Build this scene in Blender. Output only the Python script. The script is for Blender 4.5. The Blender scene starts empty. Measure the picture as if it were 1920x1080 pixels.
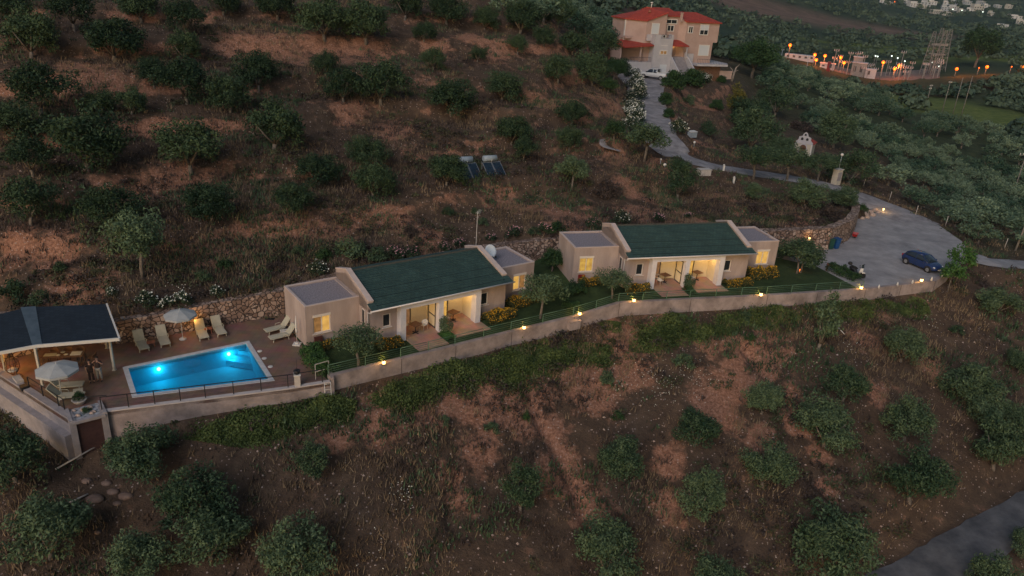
import bpy, bmesh, math, random
import numpy as np
from mathutils import Vector, Matrix
PI = math.pi
R_ = math.radians
sc = bpy.context.scene
col = sc.collection

# ---------------------------------------------------------------- camera
CAM_H = 25.971
_f = 1420.0
_p = R_(22.87)
_r = R_(3.86)
_Rt = np.array([1, 0, 0.0]); _F = np.array([0, math.cos(_p), -math.sin(_p)]); _U = np.array([0, math.sin(_p), math.cos(_p)])
_X = math.cos(_r) * _Rt + math.sin(_r) * _U
_Y = -math.sin(_r) * _Rt + math.cos(_r) * _U
cam_d = bpy.data.cameras.new('camera')
cam_d.sensor_fit = 'HORIZONTAL'; cam_d.sensor_width = 36.0
cam_d.lens = 36.0 * _f / 1920.0
cam_d.clip_start = 0.5; cam_d.clip_end = 12000
cam = bpy.data.objects.new('camera', cam_d); col.objects.link(cam)
M = Matrix(((_X[0], _Y[0], -_F[0], 0), (_X[1], _Y[1], -_F[1], 0), (_X[2], _Y[2], -_F[2], CAM_H), (0, 0, 0, 1)))
cam.matrix_world = M
sc.camera = cam

# ---------------------------------------------------------------- light
SUN_EL, SUN_AZ = 9.0, 200.0
w = bpy.data.worlds.new('World'); sc.world = w; w.use_nodes = True
nt = w.node_tree; bg = nt.nodes['Background']
sky = nt.nodes.new('ShaderNodeTexSky'); sky.sky_type = 'NISHITA'; sky.sun_disc = False
sky.sun_elevation = R_(SUN_EL); sky.sun_rotation = R_(SUN_AZ); sky.altitude = 100; sky.dust_density = 2.0; sky.ozone_density = 1.0
nt.links.new(sky.outputs[0], bg.inputs[0]); bg.inputs[1].default_value = 0.06
sl = bpy.data.lights.new('sun', 'SUN'); sl.energy = 0.72; sl.angle = R_(30); sl.color = (1.0, 0.93, 0.95)
so = bpy.data.objects.new('sun', sl); col.objects.link(so)
# soft afterglow from behind the camera
so.rotation_euler = (R_(52), 0, R_(-22))
sc.view_settings.view_transform = 'Standard'; sc.view_settings.look = 'None'
sc.view_settings.exposure = 0.82; sc.view_settings.gamma = 1.0
try:
    sc.cycles.max_bounces = 6; sc.cycles.transparent_max_bounces = 12
    sc.cycles.use_light_tree = True
    sc.cycles.sample_clamp_indirect = 4.0
except Exception: pass

# ---------------------------------------------------------------- survey helpers: sight lines from the station to the ground
def ray(px, py):
    d = _X * (px - 960) / _f - _Y * (py - 540) / _f + _F
    return d / math.hypot(d[0], d[1])
O_ = np.array([0, 0, CAM_H])
def W(px, py, z):
    d = ray(px, py); return O_ + d * ((z - CAM_H) / d[2])
def WD(px, py, D): return O_ + ray(px, py) * D
def ppm(q): return _f / float((np.array(q) - O_) @ _F)      # photo pixels per metre at q
def smooth(a, b, x):
    t = np.clip((x - a) / (b - a), 0, 1); return t * t * (3 - 2 * t)
UA = (math.cos(R_(28)), math.sin(R_(28)))
def tz(x, y):            # height of the terrace
    return 1.06 * smooth(27.5, 35.0, x * UA[0] + y * UA[1])
def T(px, py, dz=0.0):
    z = 0.0
    for _ in range(12):
        q = W(px, py, z + dz); z = float(tz(q[0], q[1]))
    return q

# ---------------------------------------------------------------- ground heights
FRONT_LOW = [T(191.5, 772, .05), T(386, 748, .05), T(541, 728.5, .05), T(619, 716, .05)]
FRONT_UP = [T(*p, .3) for p in [(617, 706), (753, 673), (855, 648), (960, 622), (1077, 594), (1162, 568), (1296, 561), (1440, 554), (1624, 542)]] + \
           [T(1754, 527, .15), T(1778, 513, .15)]
LEFTW = [T(-90, 640), T(0, 705), T(130, 789)]
BACK = [T(-60, 640), T(219, 646), T(317, 629), T(418, 609), T(533, 590)]
b1 = np.array([-14.402, 48.031]); a1 = R_(36.5); b2 = np.array([5.141, 61.189]); a2 = R_(16.59)
def loc1(x, y): return b1 + np.array([math.cos(a1) * x - math.sin(a1) * y, math.sin(a1) * x + math.cos(a1) * y])
def loc2(x, y): return b2 + np.array([math.cos(a2) * x - math.sin(a2) * y, math.sin(a2) * x + math.cos(a2) * y])
BACK = [np.array(q)[:2] for q in BACK]
BACK += [loc1(6, 6.6), loc1(16, 6.5), loc1(21.5, 6.0), loc2(-.3, 6.0), loc2(8, 6.8), loc2(18, 6.6), loc2(21.5, 5.3), T(1508, 470)[:2], T(1552, 468)[:2], T(1590, 451)[:2], T(1603, 430)[:2], T(1606, 412)[:2]]
PARK = [T(*p)[:2] for p in [(1640, 398), (1700, 398), (1760, 422), (1803, 452), (1822, 480), (1800, 500)]]
def seg_dist(x, y, pl):
    """distance to a polyline, and the fraction-indexed parameter"""
    best = np.full(np.shape(x), 1e9); par = np.zeros(np.shape(x))
    for i in range(len(pl) - 1):
        ax, ay = pl[i][0], pl[i][1]; bx, by = pl[i + 1][0], pl[i + 1][1]
        dx, dy = bx - ax, by - ay; L = dx * dx + dy * dy
        t = np.clip(((x - ax) * dx + (y - ay) * dy) / L, 0, 1)
        d = np.hypot(x - ax - t * dx, y - ay - t * dy)
        m = d < best; best = np.where(m, d, best); par = np.where(m, i + t, par)
    return best, par
def inside(x, y, poly):
    r = np.zeros(np.shape(x), bool); n = len(poly)
    for i in range(n):
        x1, y1 = poly[i][0], poly[i][1]; x2, y2 = poly[(i + 1) % n][0], poly[(i + 1) % n][1]
        c = ((y1 > y) != (y2 > y)) & (x < (x2 - x1) * (y - y1) / (y2 - y1 + 1e-12) + x1)
        r ^= c
    return r
POOLX = [T(*p)[:2] for p in [(222, 690), (242, 752), (524, 716), (470, 636)]]
CORNER = [T(130, 789)[:2], T(191.5, 772, .05)[:2]]
TERR = [q[:2] for q in LEFTW] + [q[:2] for q in FRONT_LOW] + [q[:2] for q in FRONT_UP[1:]] + PARK[::-1] + BACK[::-1]
FRONTLINE = [np.array((-60, 60.0))] + [q[:2] for q in LEFTW] + [q[:2] for q in FRONT_LOW] + [q[:2] for q in FRONT_UP[1:]] + [T(1830, 505)[:2], np.array((75., 72.))]
def g_front(x, y):
    d, t = seg_dist(x, y, FRONTLINE)
    return tz(x, y) - 0.85 - 0.42 * d
n28 = np.array([-math.sin(R_(28)), math.cos(R_(28))]); P0 = np.array([-29, 50.3])
def hillhit(px, py, sl=.34, z0=2.0):
    d = ray(px, py)
    t = (z0 - CAM_H - sl * float(P0 @ n28)) / (d[2] - sl * float(d[:2] @ n28)); return O_ + d * t
def march(fn, px, py, t0=15, t1=1200, n=900):
    d = ray(px, py); t = t0 * (t1 / t0) ** np.linspace(0, 1, n)
    z = CAM_H + d[2] * t; h = fn(d[0] * t, d[1] * t)
    k = np.where(z < h)[0]
    if len(k) == 0: return WD(px, py, t1)
    k = k[0]
    if k == 0: return WD(px, py, t0)
    lo, hi = t[k - 1], t[k]
    for _ in range(3):
        tt = np.linspace(lo, hi, 12); zz = CAM_H + d[2] * tt; hh = fn(d[0] * tt, d[1] * tt)
        j = np.where(zz < hh)[0]; j = j[0] if len(j) else 11
        lo, hi = tt[max(j - 1, 0)], tt[j]
    return np.array([d[0] * hi, d[1] * hi, float(fn(np.array([d[0] * hi]), np.array([d[1] * hi]))[0])])
DRIVE = [(1720, 420, 1.05, 5.5), (1672, 396, 1.2, 5), (1630, 376, 1.6, 4.2), (1560, 350, 2.3, 3.8), (1500, 336, 3.0, 3.6), (1400, 321, 4.0, 3.6), (1330, 308, 4.9, 4), (1270, 287, 5.9, 4.4), (1238, 255, 6.9, 4.2), (1226, 225, 7.6, 4.2), (1216, 190, 8.4, 4.4), (1211, 165, 9.1, 5), (1208, 150, 9.45, 7), (1210, 140, 9.5, 10)]
DRV = [W(a, b, c) for a, b, c, _ in DRIVE]; DRVW = [q[3] * 1.2 for q in DRIVE]
ctl = []
for p, dz_ in zip(LEFTW + FRONT_LOW, (-2.2, -2.3, -2.55, -1.95, -1.15, -1.0, -.9)): ctl.append((p[0], p[1], dz_))
ctl.append((LEFTW[2][0] - .5, LEFTW[2][1] - 1.2, -3.0)); ctl.append((FRONT_LOW[0][0] + .6, FRONT_LOW[0][1] - 1.3, -2.6))
for p in FRONT_UP: ctl.append((p[0], p[1], float(tz(p[0], p[1])) - .85))
for q in BACK[1:13]: ctl.append((q[0] + n28[0] * .6, q[1] + n28[1] * .6, float(tz(q[0], q[1])) + 1.9))
for q in BACK[13:]: ctl.append((q[0] - .8, q[1] + .6, float(tz(q[0], q[1])) + 1.5))
for q in PARK: ctl.append((q[0], q[1], 1.0))
for q in DRV: ctl.append(tuple(q))
for px, py in [(0, 0), (300, 0), (600, 0), (0, 200), (300, 200), (600, 200), (900, 200), (1050, 200), (0, 400), (300, 400), (600, 400), (900, 400), (930, 340), (500, 480), (100, 480), (1000, 330), (760, 100), (-200, 100), (-200, 300), (-200, -50)]:
    ctl.append(tuple(hillhit(px, py)))
ctl.append(tuple(hillhit(920, 0, .31))); ctl.append(tuple(hillhit(1060, 60, .30))); ctl.append(tuple(hillhit(1130, 150, .27)))
for px, py in [(50, 900), (50, 1040), (300, 900), (300, 1060), (600, 800), (600, 950), (600, 1070), (900, 760), (900, 900), (900, 1060), (1200, 680), (1200, 850), (1200, 1040), (1500, 700), (1500, 880), (1500, 1050), (1750, 650), (1750, 850), (1800, 1000), (1900, 800), (1900, 620), (-200, 900), (2100, 1000), (1200, 1300), (2100, 800)]:
    ctl.append(tuple(march(g_front, px, py)))
for a in [(1150, 270, 7.4), (1180, 330, 5.2), (1250, 350, 4.2), (1450, 380, 3.0), (1550, 385, 2.8), (1400, 350, 3.8), (1300, 330, 4.6), (1180, 300, 6.2)]: ctl.append(tuple(W(*a)))
for px, py, D in [(1250, 132, 152), (1350, 130, 156), (1300, 200, 134), (1350, 260, 122), (1400, 200, 160), (1450, 250, 140), (1505, 290, 128), (1560, 330, 115), (1500, 150, 235), (1400, 110, 235), (1640, 200, 240), (1600, 300, 135), (1700, 300, 165), (1790, 220, 270), (1720, 380, 118), (1850, 420, 128), (1900, 360, 170), (1900, 250, 260), (1900, 150, 420), (1640, 160, 400), (1640, 110, 520), (1780, 120, 480), (1500, 100, 480), (1900, 100, 600), (1400, 80, 560), (1250, 40, 420), (1200, 0, 480), (1100, -40, 300), (1850, 500, 92), (1950, 500, 95), (2100, 450, 130), (2100, 250, 300), (1160, 60, 270)]:
    ctl.append(tuple(WD(px, py, D)))
for px, py, D, z in [(1300, 10, 650, None), (1450, 15, 800, None), (1560, 40, 820, None), (1650, 45, 900, None), (1800, 60, 1000, None), (1900, 60, 1050, None), (1750, 25, 1400, None), (1880, 25, 1500, None), (2000, 60, 1300, None), (1450, -40, 1000, None), (1250, -60, 900, None), (1000, -120, 500, None), (700, -150, 260, None), (300, -120, 190, None)]:
    ctl.append(tuple(WD(px, py, D)))
ctl += [(900, 2600, 120), (1700, 2400, 190), (0, 2500, 300), (-900, 1500, 250), (2300, 1500, 150), (1500, 500, 20), (-300, 300, 70), (600, 100, -10), (-200, 60, 15)]
ctl = np.array(ctl, float)
keep = [0]
for i in range(1, len(ctl)):
    if min(np.hypot(ctl[keep, 0] - ctl[i, 0], ctl[keep, 1] - ctl[i, 1])) > 0.9: keep.append(i)
ctl = ctl[keep]
def _warp(x, y):       # distances compressed with range, so that far ground is fitted as smoothly as near ground
    r = np.hypot(x, y) + 1e-9; s = np.log1p(r / 40.0) * 40.0; return x / r * s, y / r * s
def _k(r): return r * r * np.log(r + 1e-6)
cx, cy = _warp(ctl[:, 0], ctl[:, 1]); N = len(ctl)
A = np.zeros((N + 3, N + 3)); A[:N, :N] = _k(np.hypot(cx[:, None] - cx, cy[:, None] - cy)) + np.eye(N) * 3.0
A[:N, N] = 1; A[:N, N + 1] = cx; A[:N, N + 2] = cy; A[N:, :N] = A[:N, N:].T
sol = np.linalg.solve(A, np.concatenate([ctl[:, 2], [0, 0, 0]]))
def tps(x, y):
    x = np.asarray(x, float); y = np.asarray(y, float); sh = x.shape; u, v = _warp(x.ravel(), y.ravel())
    out = np.full(u.shape, sol[N]) + sol[N + 1] * u + sol[N + 2] * v
    for i in range(0, N): out += sol[i] * _k(np.hypot(u - cx[i], v - cy[i]))
    return out.reshape(sh)
def vnoise(x, y, s, seed=0):
    X = x / s; Y = y / s; i = np.floor(X).astype(np.int64); j = np.floor(Y).astype(np.int64); fx = X - i; fy = Y - j
    fx = fx * fx * (3 - 2 * fx); fy = fy * fy * (3 - 2 * fy)
    def h(a, b):
        n = (a * 374761393 + b * 668265263 + seed * 1442695041) & 0xffffffff
        n = ((n ^ (n >> 13)) * 1274126177) & 0xffffffff
        return ((n ^ (n >> 16)) & 0xffff) / 65535.0
    return (h(i, j) * (1 - fx) + h(i + 1, j) * fx) * (1 - fy) + (h(i, j + 1) * (1 - fx) + h(i + 1, j + 1) * fx) * fy - .5
ROAD2 = [march(g_front, *p) for p in [(1600, 1150), (1712, 1084), (1808, 1030), (1905, 972), (2000, 922), (2110, 876)]]
for i, q in enumerate(ROAD2): q[2] = float(g_front(np.array([q[0]]), np.array([q[1]]))[0])
_z = [q[2] for q in ROAD2]; ROAD2 = [np.array((q[0], q[1], (_z[i] + _z[max(i - 1, 0)] + _z[min(i + 1, 5)]) / 3)) for i, q in enumerate(ROAD2)]
TRACK = [T(1815, 478), T(1860, 490), W(1905, 494, .4), W(1990, 500, -.6), W(2100, 500, -2)]
GULLY = [[march(g_front, *p) for p in pp] for pp in ([(985, 722), (1005, 765), (1030, 820), (1045, 870), (1090, 945), (1120, 1000)], [(1395, 652), (1420, 690), (1450, 715), (1490, 780)], [(1480, 850), (1530, 905), (1570, 950), (1600, 985)], [(860, 870), (850, 920), (845, 985)])]
def prof(pl, par):
    z = np.array([q[2] for q in pl]); return np.interp(par, np.arange(len(z)), z)
def height(x, y):
    x = np.asarray(x, float); y = np.asarray(y, float)
    z = tps(x, y)
    ins = inside(x, y, TERR)
    dT, _ = seg_dist(x, y, TERR + [TERR[0]])
    r = np.hypot(x, y)
    nm = smooth(0.5, 4, dT)
    z = z + nm * (vnoise(x, y, 9, 1) * .7 + vnoise(x, y, 3.3, 2) * .28 + vnoise(x, y, 1.2, 3) * .14)
    for gp_ in GULLY:
        dg_, _ = seg_dist(x + vnoise(x, y, 2, 61) * .7, y + vnoise(x, y, 2, 62) * .7, gp_); z = z - .48 * np.exp(-(dg_ / .42) ** 2)
    z = z + smooth(160, 400, r) * vnoise(x, y, 60, 5) * 5
    for pl, wd in ((DRV, 2.6), (ROAD2, 1.8), (TRACK, 1.9)):
        d, par = seg_dist(x, y, pl); zz = prof(pl, par) - .12
        if pl is DRV: hw = np.interp(par, np.arange(len(DRVW)), DRVW) / 2 + .4
        else: hw = wd
        k = 1 - smooth(hw, hw + 2.5, d); z = z * (1 - k) + zz * k
    # old farming terraces cut into the hill above the villas
    hillm = smooth(2.2, 5, z) * (1 - smooth(150, 230, r)) * smooth(3, 9, seg_dist(x, y, DRV)[0]) * (1 - smooth(14, 26, x - (y - 60) * .35)) * (1 - ins)
    st_ = (z + vnoise(x, y, 14, 12) * 1.6) / 2.7; fr_ = st_ - np.floor(st_)
    z = z + hillm * .62 * 2.7 * (smooth(.55, .95, fr_) - fr_)
    lim = tz(x, y) - .3
    dB, _ = seg_dist(x, y, BACK); ins = ins | ((dB < .45) & ~ins)
    z = np.where(ins, np.minimum(z, lim), z)
    z = np.where(inside(x, y, POOLX), -2.2, z)
    return z
def G(px, py, back=0):
    """point of the ground seen along a sight line"""
    q = march(lambda a, b: height(a, b), px, py, 20, 1600, 500)
    if inside(np.array([q[0]]), np.array([q[1]]), TERR)[0]: return T(px, py)
    return q
def gz(x, y):
    if inside(np.array([x]), np.array([y]), TERR)[0]: return float(tz(x, y))
    return float(height(np.array([x]), np.array([y]))[0])

# ---------------------------------------------------------------- object helpers
MATS = {}
def tag(o, label=None, cat=None, group=None, kind=None):
    if label: o['label'] = label
    if cat: o['category'] = cat
    if group: o['group'] = group
    if kind: o['kind'] = kind
    return o
def empty(name, loc=(0, 0, 0), rz=0.0, label=None, cat=None, group=None, sc_=1.0):
    o = bpy.data.objects.new(name, None); col.objects.link(o); o.empty_display_size = .3
    o.location = tuple(float(v) for v in loc); o.rotation_euler = (0, 0, rz); o.scale = (sc_,) * 3
    tag(o, label, cat, group); return o
def copy_tree(o, parent=None):
    c = o.copy(); col.objects.link(c); c.parent = parent
    for ch in list(o.children): copy_tree(ch, c)
    return c
class MB:
    def __init__(s): s.v = []; s.f = []; s.mi = []; s.m = 0; s.sm = []
    def add(s, vs, fs, smooth_=False):
        b = len(s.v); s.v += [tuple(map(float, q)) for q in vs]
        for f in fs: s.f.append(tuple(b + i for i in f)); s.mi.append(s.m); s.sm.append(smooth_)
        return s
    def box(s, x0, x1, y0, y1, z0, z1):
        return s.add([(x0, y0, z0), (x1, y0, z0), (x1, y1, z0), (x0, y1, z0), (x0, y0, z1), (x1, y0, z1), (x1, y1, z1), (x0, y1, z1)],
                     [(0, 3, 2, 1), (4, 5, 6, 7), (0, 1, 5, 4), (1, 2, 6, 5), (2, 3, 7, 6), (3, 0, 4, 7)])
    def cbox(s, c, size, rz=0, rx=0, ry=0):
        m = Matrix.Translation(Vector(tuple(map(float, c)))) @ Matrix.Rotation(rz, 4, 'Z') @ Matrix.Rotation(ry, 4, 'Y') @ Matrix.Rotation(rx, 4, 'X')
        a, b, c_ = [v / 2 for v in size]
        vs = [m @ Vector(q) for q in [(-a, -b, -c_), (a, -b, -c_), (a, b, -c_), (-a, b, -c_), (-a, -b, c_), (a, -b, c_), (a, b, c_), (-a, b, c_)]]
        return s.add(vs, [(0, 3, 2, 1), (4, 5, 6, 7), (0, 1, 5, 4), (1, 2, 6, 5), (2, 3, 7, 6), (3, 0, 4, 7)])
    def bar(s, a, b, w_, h_=None):
        """square bar from a to b"""
        a = Vector(tuple(map(float, a))); b = Vector(tuple(map(float, b))); h_ = h_ or w_
        d = (b - a).normalized(); u = d.cross(Vector((0, 0, 1)))
        if u.length < .01: u = Vector((1, 0, 0))
        u.normalize(); v = u.cross(d)
        vs = []
        for p in (a, b):
            for i, j in ((-1, -1), (1, -1), (1, 1), (-1, 1)): vs.append(p + u * (i * w_ / 2) + v * (j * h_ / 2))
        return s.add(vs, [(0, 1, 2, 3), (7, 6, 5, 4), (0, 4, 5, 1), (1, 5, 6, 2), (2, 6, 7, 3), (3, 7, 4, 0)])
    def tube(s, pts, rads, n=8, cap=True):
        pts = [Vector(tuple(map(float, p))) for p in pts]
        if not hasattr(rads, '__len__'): rads = [rads] * len(pts)
        b = len(s.v); prev = None
        for i, p in enumerate(pts):
            d = (pts[min(i + 1, len(pts) - 1)] - pts[max(i - 1, 0)]).normalized()
            u = d.cross(Vector((0, 0, 1))) if prev is None else prev - d * prev.dot(d)
            if u.length < .01: u = d.cross(Vector((0, 1, 0)))
            u.normalize(); prev = u; v = d.cross(u)
            for k in range(n):
                a = 2 * PI * k / n; s.v.append(tuple(p + (u * math.cos(a) + v * math.sin(a)) * rads[i]))
        for i in range(len(pts) - 1):
            for k in range(n):
                s.f.append((b + i * n + k, b + i * n + (k + 1) % n, b + (i + 1) * n + (k + 1) % n, b + (i + 1) * n + k)); s.mi.append(s.m); s.sm.append(True)
        if cap:
            s.f.append(tuple(b + k for k in range(n))[::-1]); s.mi.append(s.m); s.sm.append(False)
            s.f.append(tuple(b + (len(pts) - 1) * n + k for k in range(n))); s.mi.append(s.m); s.sm.append(False)
        return s
    def lathe(s, prof_, n=14, c=(0, 0, 0), sm=True):
        b = len(s.v)
        for r, z in prof_:
            for k in range(n):
                a = 2 * PI * k / n; s.v.append((c[0] + r * math.cos(a), c[1] + r * math.sin(a), c[2] + z))
        for i in range(len(prof_) - 1):
            for k in range(n):
                s.f.append((b + i * n + k, b + i * n + (k + 1) % n, b + (i + 1) * n + (k + 1) % n, b + (i + 1) * n + k)); s.mi.append(s.m); s.sm.append(sm)
        if prof_[0][0] > 1e-4: s.f.append(tuple(b + k for k in range(n))[::-1]); s.mi.append(s.m); s.sm.append(False)
        if prof_[-1][0] > 1e-4: s.f.append(tuple(b + (len(prof_) - 1) * n + k for k in range(n))); s.mi.append(s.m); s.sm.append(False)
        return s
    def prism(s, poly, z0, z1):
        """poly of (x,y); z0/z1 numbers or lists"""
        n = len(poly); Z0 = z0 if hasattr(z0, '__len__') else [z0] * n; Z1 = z1 if hasattr(z1, '__len__') else [z1] * n
        vs = [(p[0], p[1], Z0[i]) for i, p in enumerate(poly)] + [(p[0], p[1], Z1[i]) for i, p in enumerate(poly)]
        fs = [tuple(range(n))[::-1], tuple(range(n, 2 * n))] + [(i, (i + 1) % n, n + (i + 1) % n, n + i) for i in range(n)]
        return s.add(vs, fs)
    def prismx(s, prof_, x0, x1):
        """profile of (y,z) extruded along x"""
        n = len(prof_)
        vs = [(x0, p[0], p[1]) for p in prof_] + [(x1, p[0], p[1]) for p in prof_]
        return s.add(vs, [tuple(range(n))[::-1], tuple(range(n, 2 * n))] + [(i, (i + 1) % n, n + (i + 1) % n, n + i) for i in range(n)])
    def ball(s, c, r, seg=12, rings=8, sq=(1, 1, 1)):
        return s.lathe_ball(c, r, seg, rings, sq)
    def lathe_ball(s, c, r, n, m, sq):
        b = len(s.v)
        for i in range(m + 1):
            t = PI * i / m
            for k in range(n):
                a = 2 * PI * k / n; s.v.append((c[0] + r * sq[0] * math.sin(t) * math.cos(a), c[1] + r * sq[1] * math.sin(t) * math.sin(a), c[2] - r * sq[2] * math.cos(t)))
        for i in range(m):
            for k in range(n):
                s.f.append((b + i * n + k, b + i * n + (k + 1) % n, b + (i + 1) * n + (k + 1) % n, b + (i + 1) * n + k)); s.mi.append(s.m); s.sm.append(True)
        return s
    def wall(s, x0, x1, z0, z1, y0, y1, holes=()):
        """wall panel between y0 and y1 with rectangular holes (hx0,hx1,hz0,hz1)"""
        xs = sorted({x0, x1} | {h[0] for h in holes} | {h[1] for h in holes}); zs = sorted({z0, z1} | {h[2] for h in holes} | {h[3] for h in holes})
        for i in range(len(xs) - 1):
            for j in range(len(zs) - 1):
                cx_, cz_ = (xs[i] + xs[i + 1]) / 2, (zs[j] + zs[j + 1]) / 2
                if any(h[0] < cx_ < h[1] and h[2] < cz_ < h[3] for h in holes): continue
                s.box(xs[i], xs[i + 1], y0, y1, zs[j], zs[j + 1])
        return s
    def build(s, name, mats, parent=None, loc=None):
        me = bpy.data.meshes.new(name); me.from_pydata(s.v, [], s.f)
        if not isinstance(mats, (list, tuple)): mats = [mats]
        for m in mats: me.materials.append(m)
        me.polygons.foreach_set('material_index', s.mi); me.polygons.foreach_set('use_smooth', s.sm)
        me.update(); o = bpy.data.objects.new(name, me); col.objects.link(o)
        if parent: o.parent = parent
        if loc is not None: o.location = tuple(map(float, loc))
        return o
def np_mesh(name, V, F, mats, parent=None, smooth_=False, mi=None):
    """V (n,3), F (m,k) all faces k-gons"""
    me = bpy.data.meshes.new(name); n, k = len(V), F.shape[1]; m = len(F)
    me.vertices.add(n); me.vertices.foreach_set('co', np.asarray(V, np.float32).ravel())
    me.loops.add(m * k); me.loops.foreach_set('vertex_index', F.astype(np.int32).ravel())
    me.polygons.add(m); me.polygons.foreach_set('loop_start', np.arange(0, m * k, k, dtype=np.int32)); me.polygons.foreach_set('loop_total', np.full(m, k, np.int32))
    if not isinstance(mats, (list, tuple)): mats = [mats]
    for q in mats: me.materials.append(q)
    if mi is not None: me.polygons.foreach_set('material_index', np.asarray(mi, np.int32))
    me.polygons.foreach_set('use_smooth', np.full(m, smooth_)); me.update(calc_edges=True); me.validate()
    o = bpy.data.objects.new(name, me); col.objects.link(o)
    if parent: o.parent = parent
    return o

# ---------------------------------------------------------------- materials
def new_mat(name):
    m = bpy.data.materials.new(name); m.use_nodes = True; MATS[name] = m
    return m, m.node_tree, m.node_tree.nodes['Principled BSDF']
def mat(name, c, c2=None, rough=.8, scale=3.0, bump=0.0, bscale=40.0, metal=0.0, spec=.3, detail=4, coord='Object', stretch=None):
    m, nt, b = new_mat(name)
    b.inputs['Roughness'].default_value = rough; b.inputs['Metallic'].default_value = metal; b.inputs['Specular IOR Level'].default_value = spec
    tc = nt.nodes.new('ShaderNodeTexCoord'); src = tc.outputs[coord]
    if stretch:
        mp = nt.nodes.new('ShaderNodeMapping'); mp.inputs['Scale'].default_value = stretch; nt.links.new(src, mp.inputs[0]); src = mp.outputs[0]
    if c2:
        n = nt.nodes.new('ShaderNodeTexNoise'); n.inputs['Scale'].default_value = scale; n.inputs['Detail'].default_value = detail; n.inputs['Roughness'].default_value = .65
        nt.links.new(src, n.inputs['Vector'])
        r = nt.nodes.new('ShaderNodeValToRGB'); r.color_ramp.elements[0].position = .33; r.color_ramp.elements[1].position = .67
        r.color_ramp.elements[0].color = (*c, 1); r.color_ramp.elements[1].color = (*c2, 1)
        nt.links.new(n.outputs['Fac'], r.inputs[0]); nt.links.new(r.outputs[0], b.inputs['Base Color'])
    else: b.inputs['Base Color'].default_value = (*c, 1)
    if bump:
        n2 = nt.nodes.new('ShaderNodeTexNoise'); n2.inputs['Scale'].default_value = bscale; n2.inputs['Detail'].default_value = 3; nt.links.new(src, n2.inputs['Vector'])
        bp = nt.nodes.new('ShaderNodeBump'); bp.inputs['Strength'].default_value = bump; bp.inputs['Distance'].default_value = .05
        nt.links.new(n2.outputs['Fac'], bp.inputs['Height']); nt.links.new(bp.outputs[0], b.inputs['Normal'])
    return m
def emit(name, c, s):
    m, nt, b = new_mat(name); b.inputs['Base Color'].default_value = (*[v * .5 for v in c], 1)
    b.inputs['Emission Color'].default_value = (*c, 1); b.inputs['Emission Strength'].default_value = s; return m
def leaf_mat(name, dark, light, scale=1.3, rnd=.35, trans=0.0):
    """leaves: clumps of paler and darker foliage, and each plant a little different"""
    m, nt, b = new_mat(name); b.inputs['Roughness'].default_value = .7; b.inputs['Specular IOR Level'].default_value = .25
    tc = nt.nodes.new('ShaderNodeTexCoord'); n = nt.nodes.new('ShaderNodeTexNoise'); n.inputs['Scale'].default_value = scale; n.inputs['Detail'].default_value = 3
    nt.links.new(tc.outputs['Object'], n.inputs['Vector'])
    n2 = nt.nodes.new('ShaderNodeTexNoise'); n2.inputs['Scale'].default_value = 14; nt.links.new(tc.outputs['Object'], n2.inputs['Vector'])
    ad = nt.nodes.new('ShaderNodeMath'); ad.operation = 'ADD'; nt.links.new(n.outputs['Fac'], ad.inputs[0])
    mu = nt.nodes.new('ShaderNodeMath'); mu.operation = 'MULTIPLY_ADD'; mu.inputs[1].default_value = .7; mu.inputs[2].default_value = -.35; nt.links.new(n2.outputs['Fac'], mu.inputs[0]); nt.links.new(mu.outputs[0], ad.inputs[1])
    oi = nt.nodes.new('ShaderNodeObjectInfo'); m2 = nt.nodes.new('ShaderNodeMath'); m2.operation = 'MULTIPLY_ADD'; m2.inputs[1].default_value = rnd; m2.inputs[2].default_value = -rnd / 2
    nt.links.new(oi.outputs['Random'], m2.inputs[0]); a2_ = nt.nodes.new('ShaderNodeMath'); a2_.operation = 'ADD'; nt.links.new(ad.outputs[0], a2_.inputs[0]); nt.links.new(m2.outputs[0], a2_.inputs[1])
    r = nt.nodes.new('ShaderNodeValToRGB'); r.color_ramp.elements[0].position = .3; r.color_ramp.elements[1].position = .75
    r.color_ramp.elements[0].color = (*dark, 1); r.color_ramp.elements[1].color = (*light, 1)
    nt.links.new(a2_.outputs[0], r.inputs[0]); nt.links.new(r.outputs[0], b.inputs['Base Color'])
    return m

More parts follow.
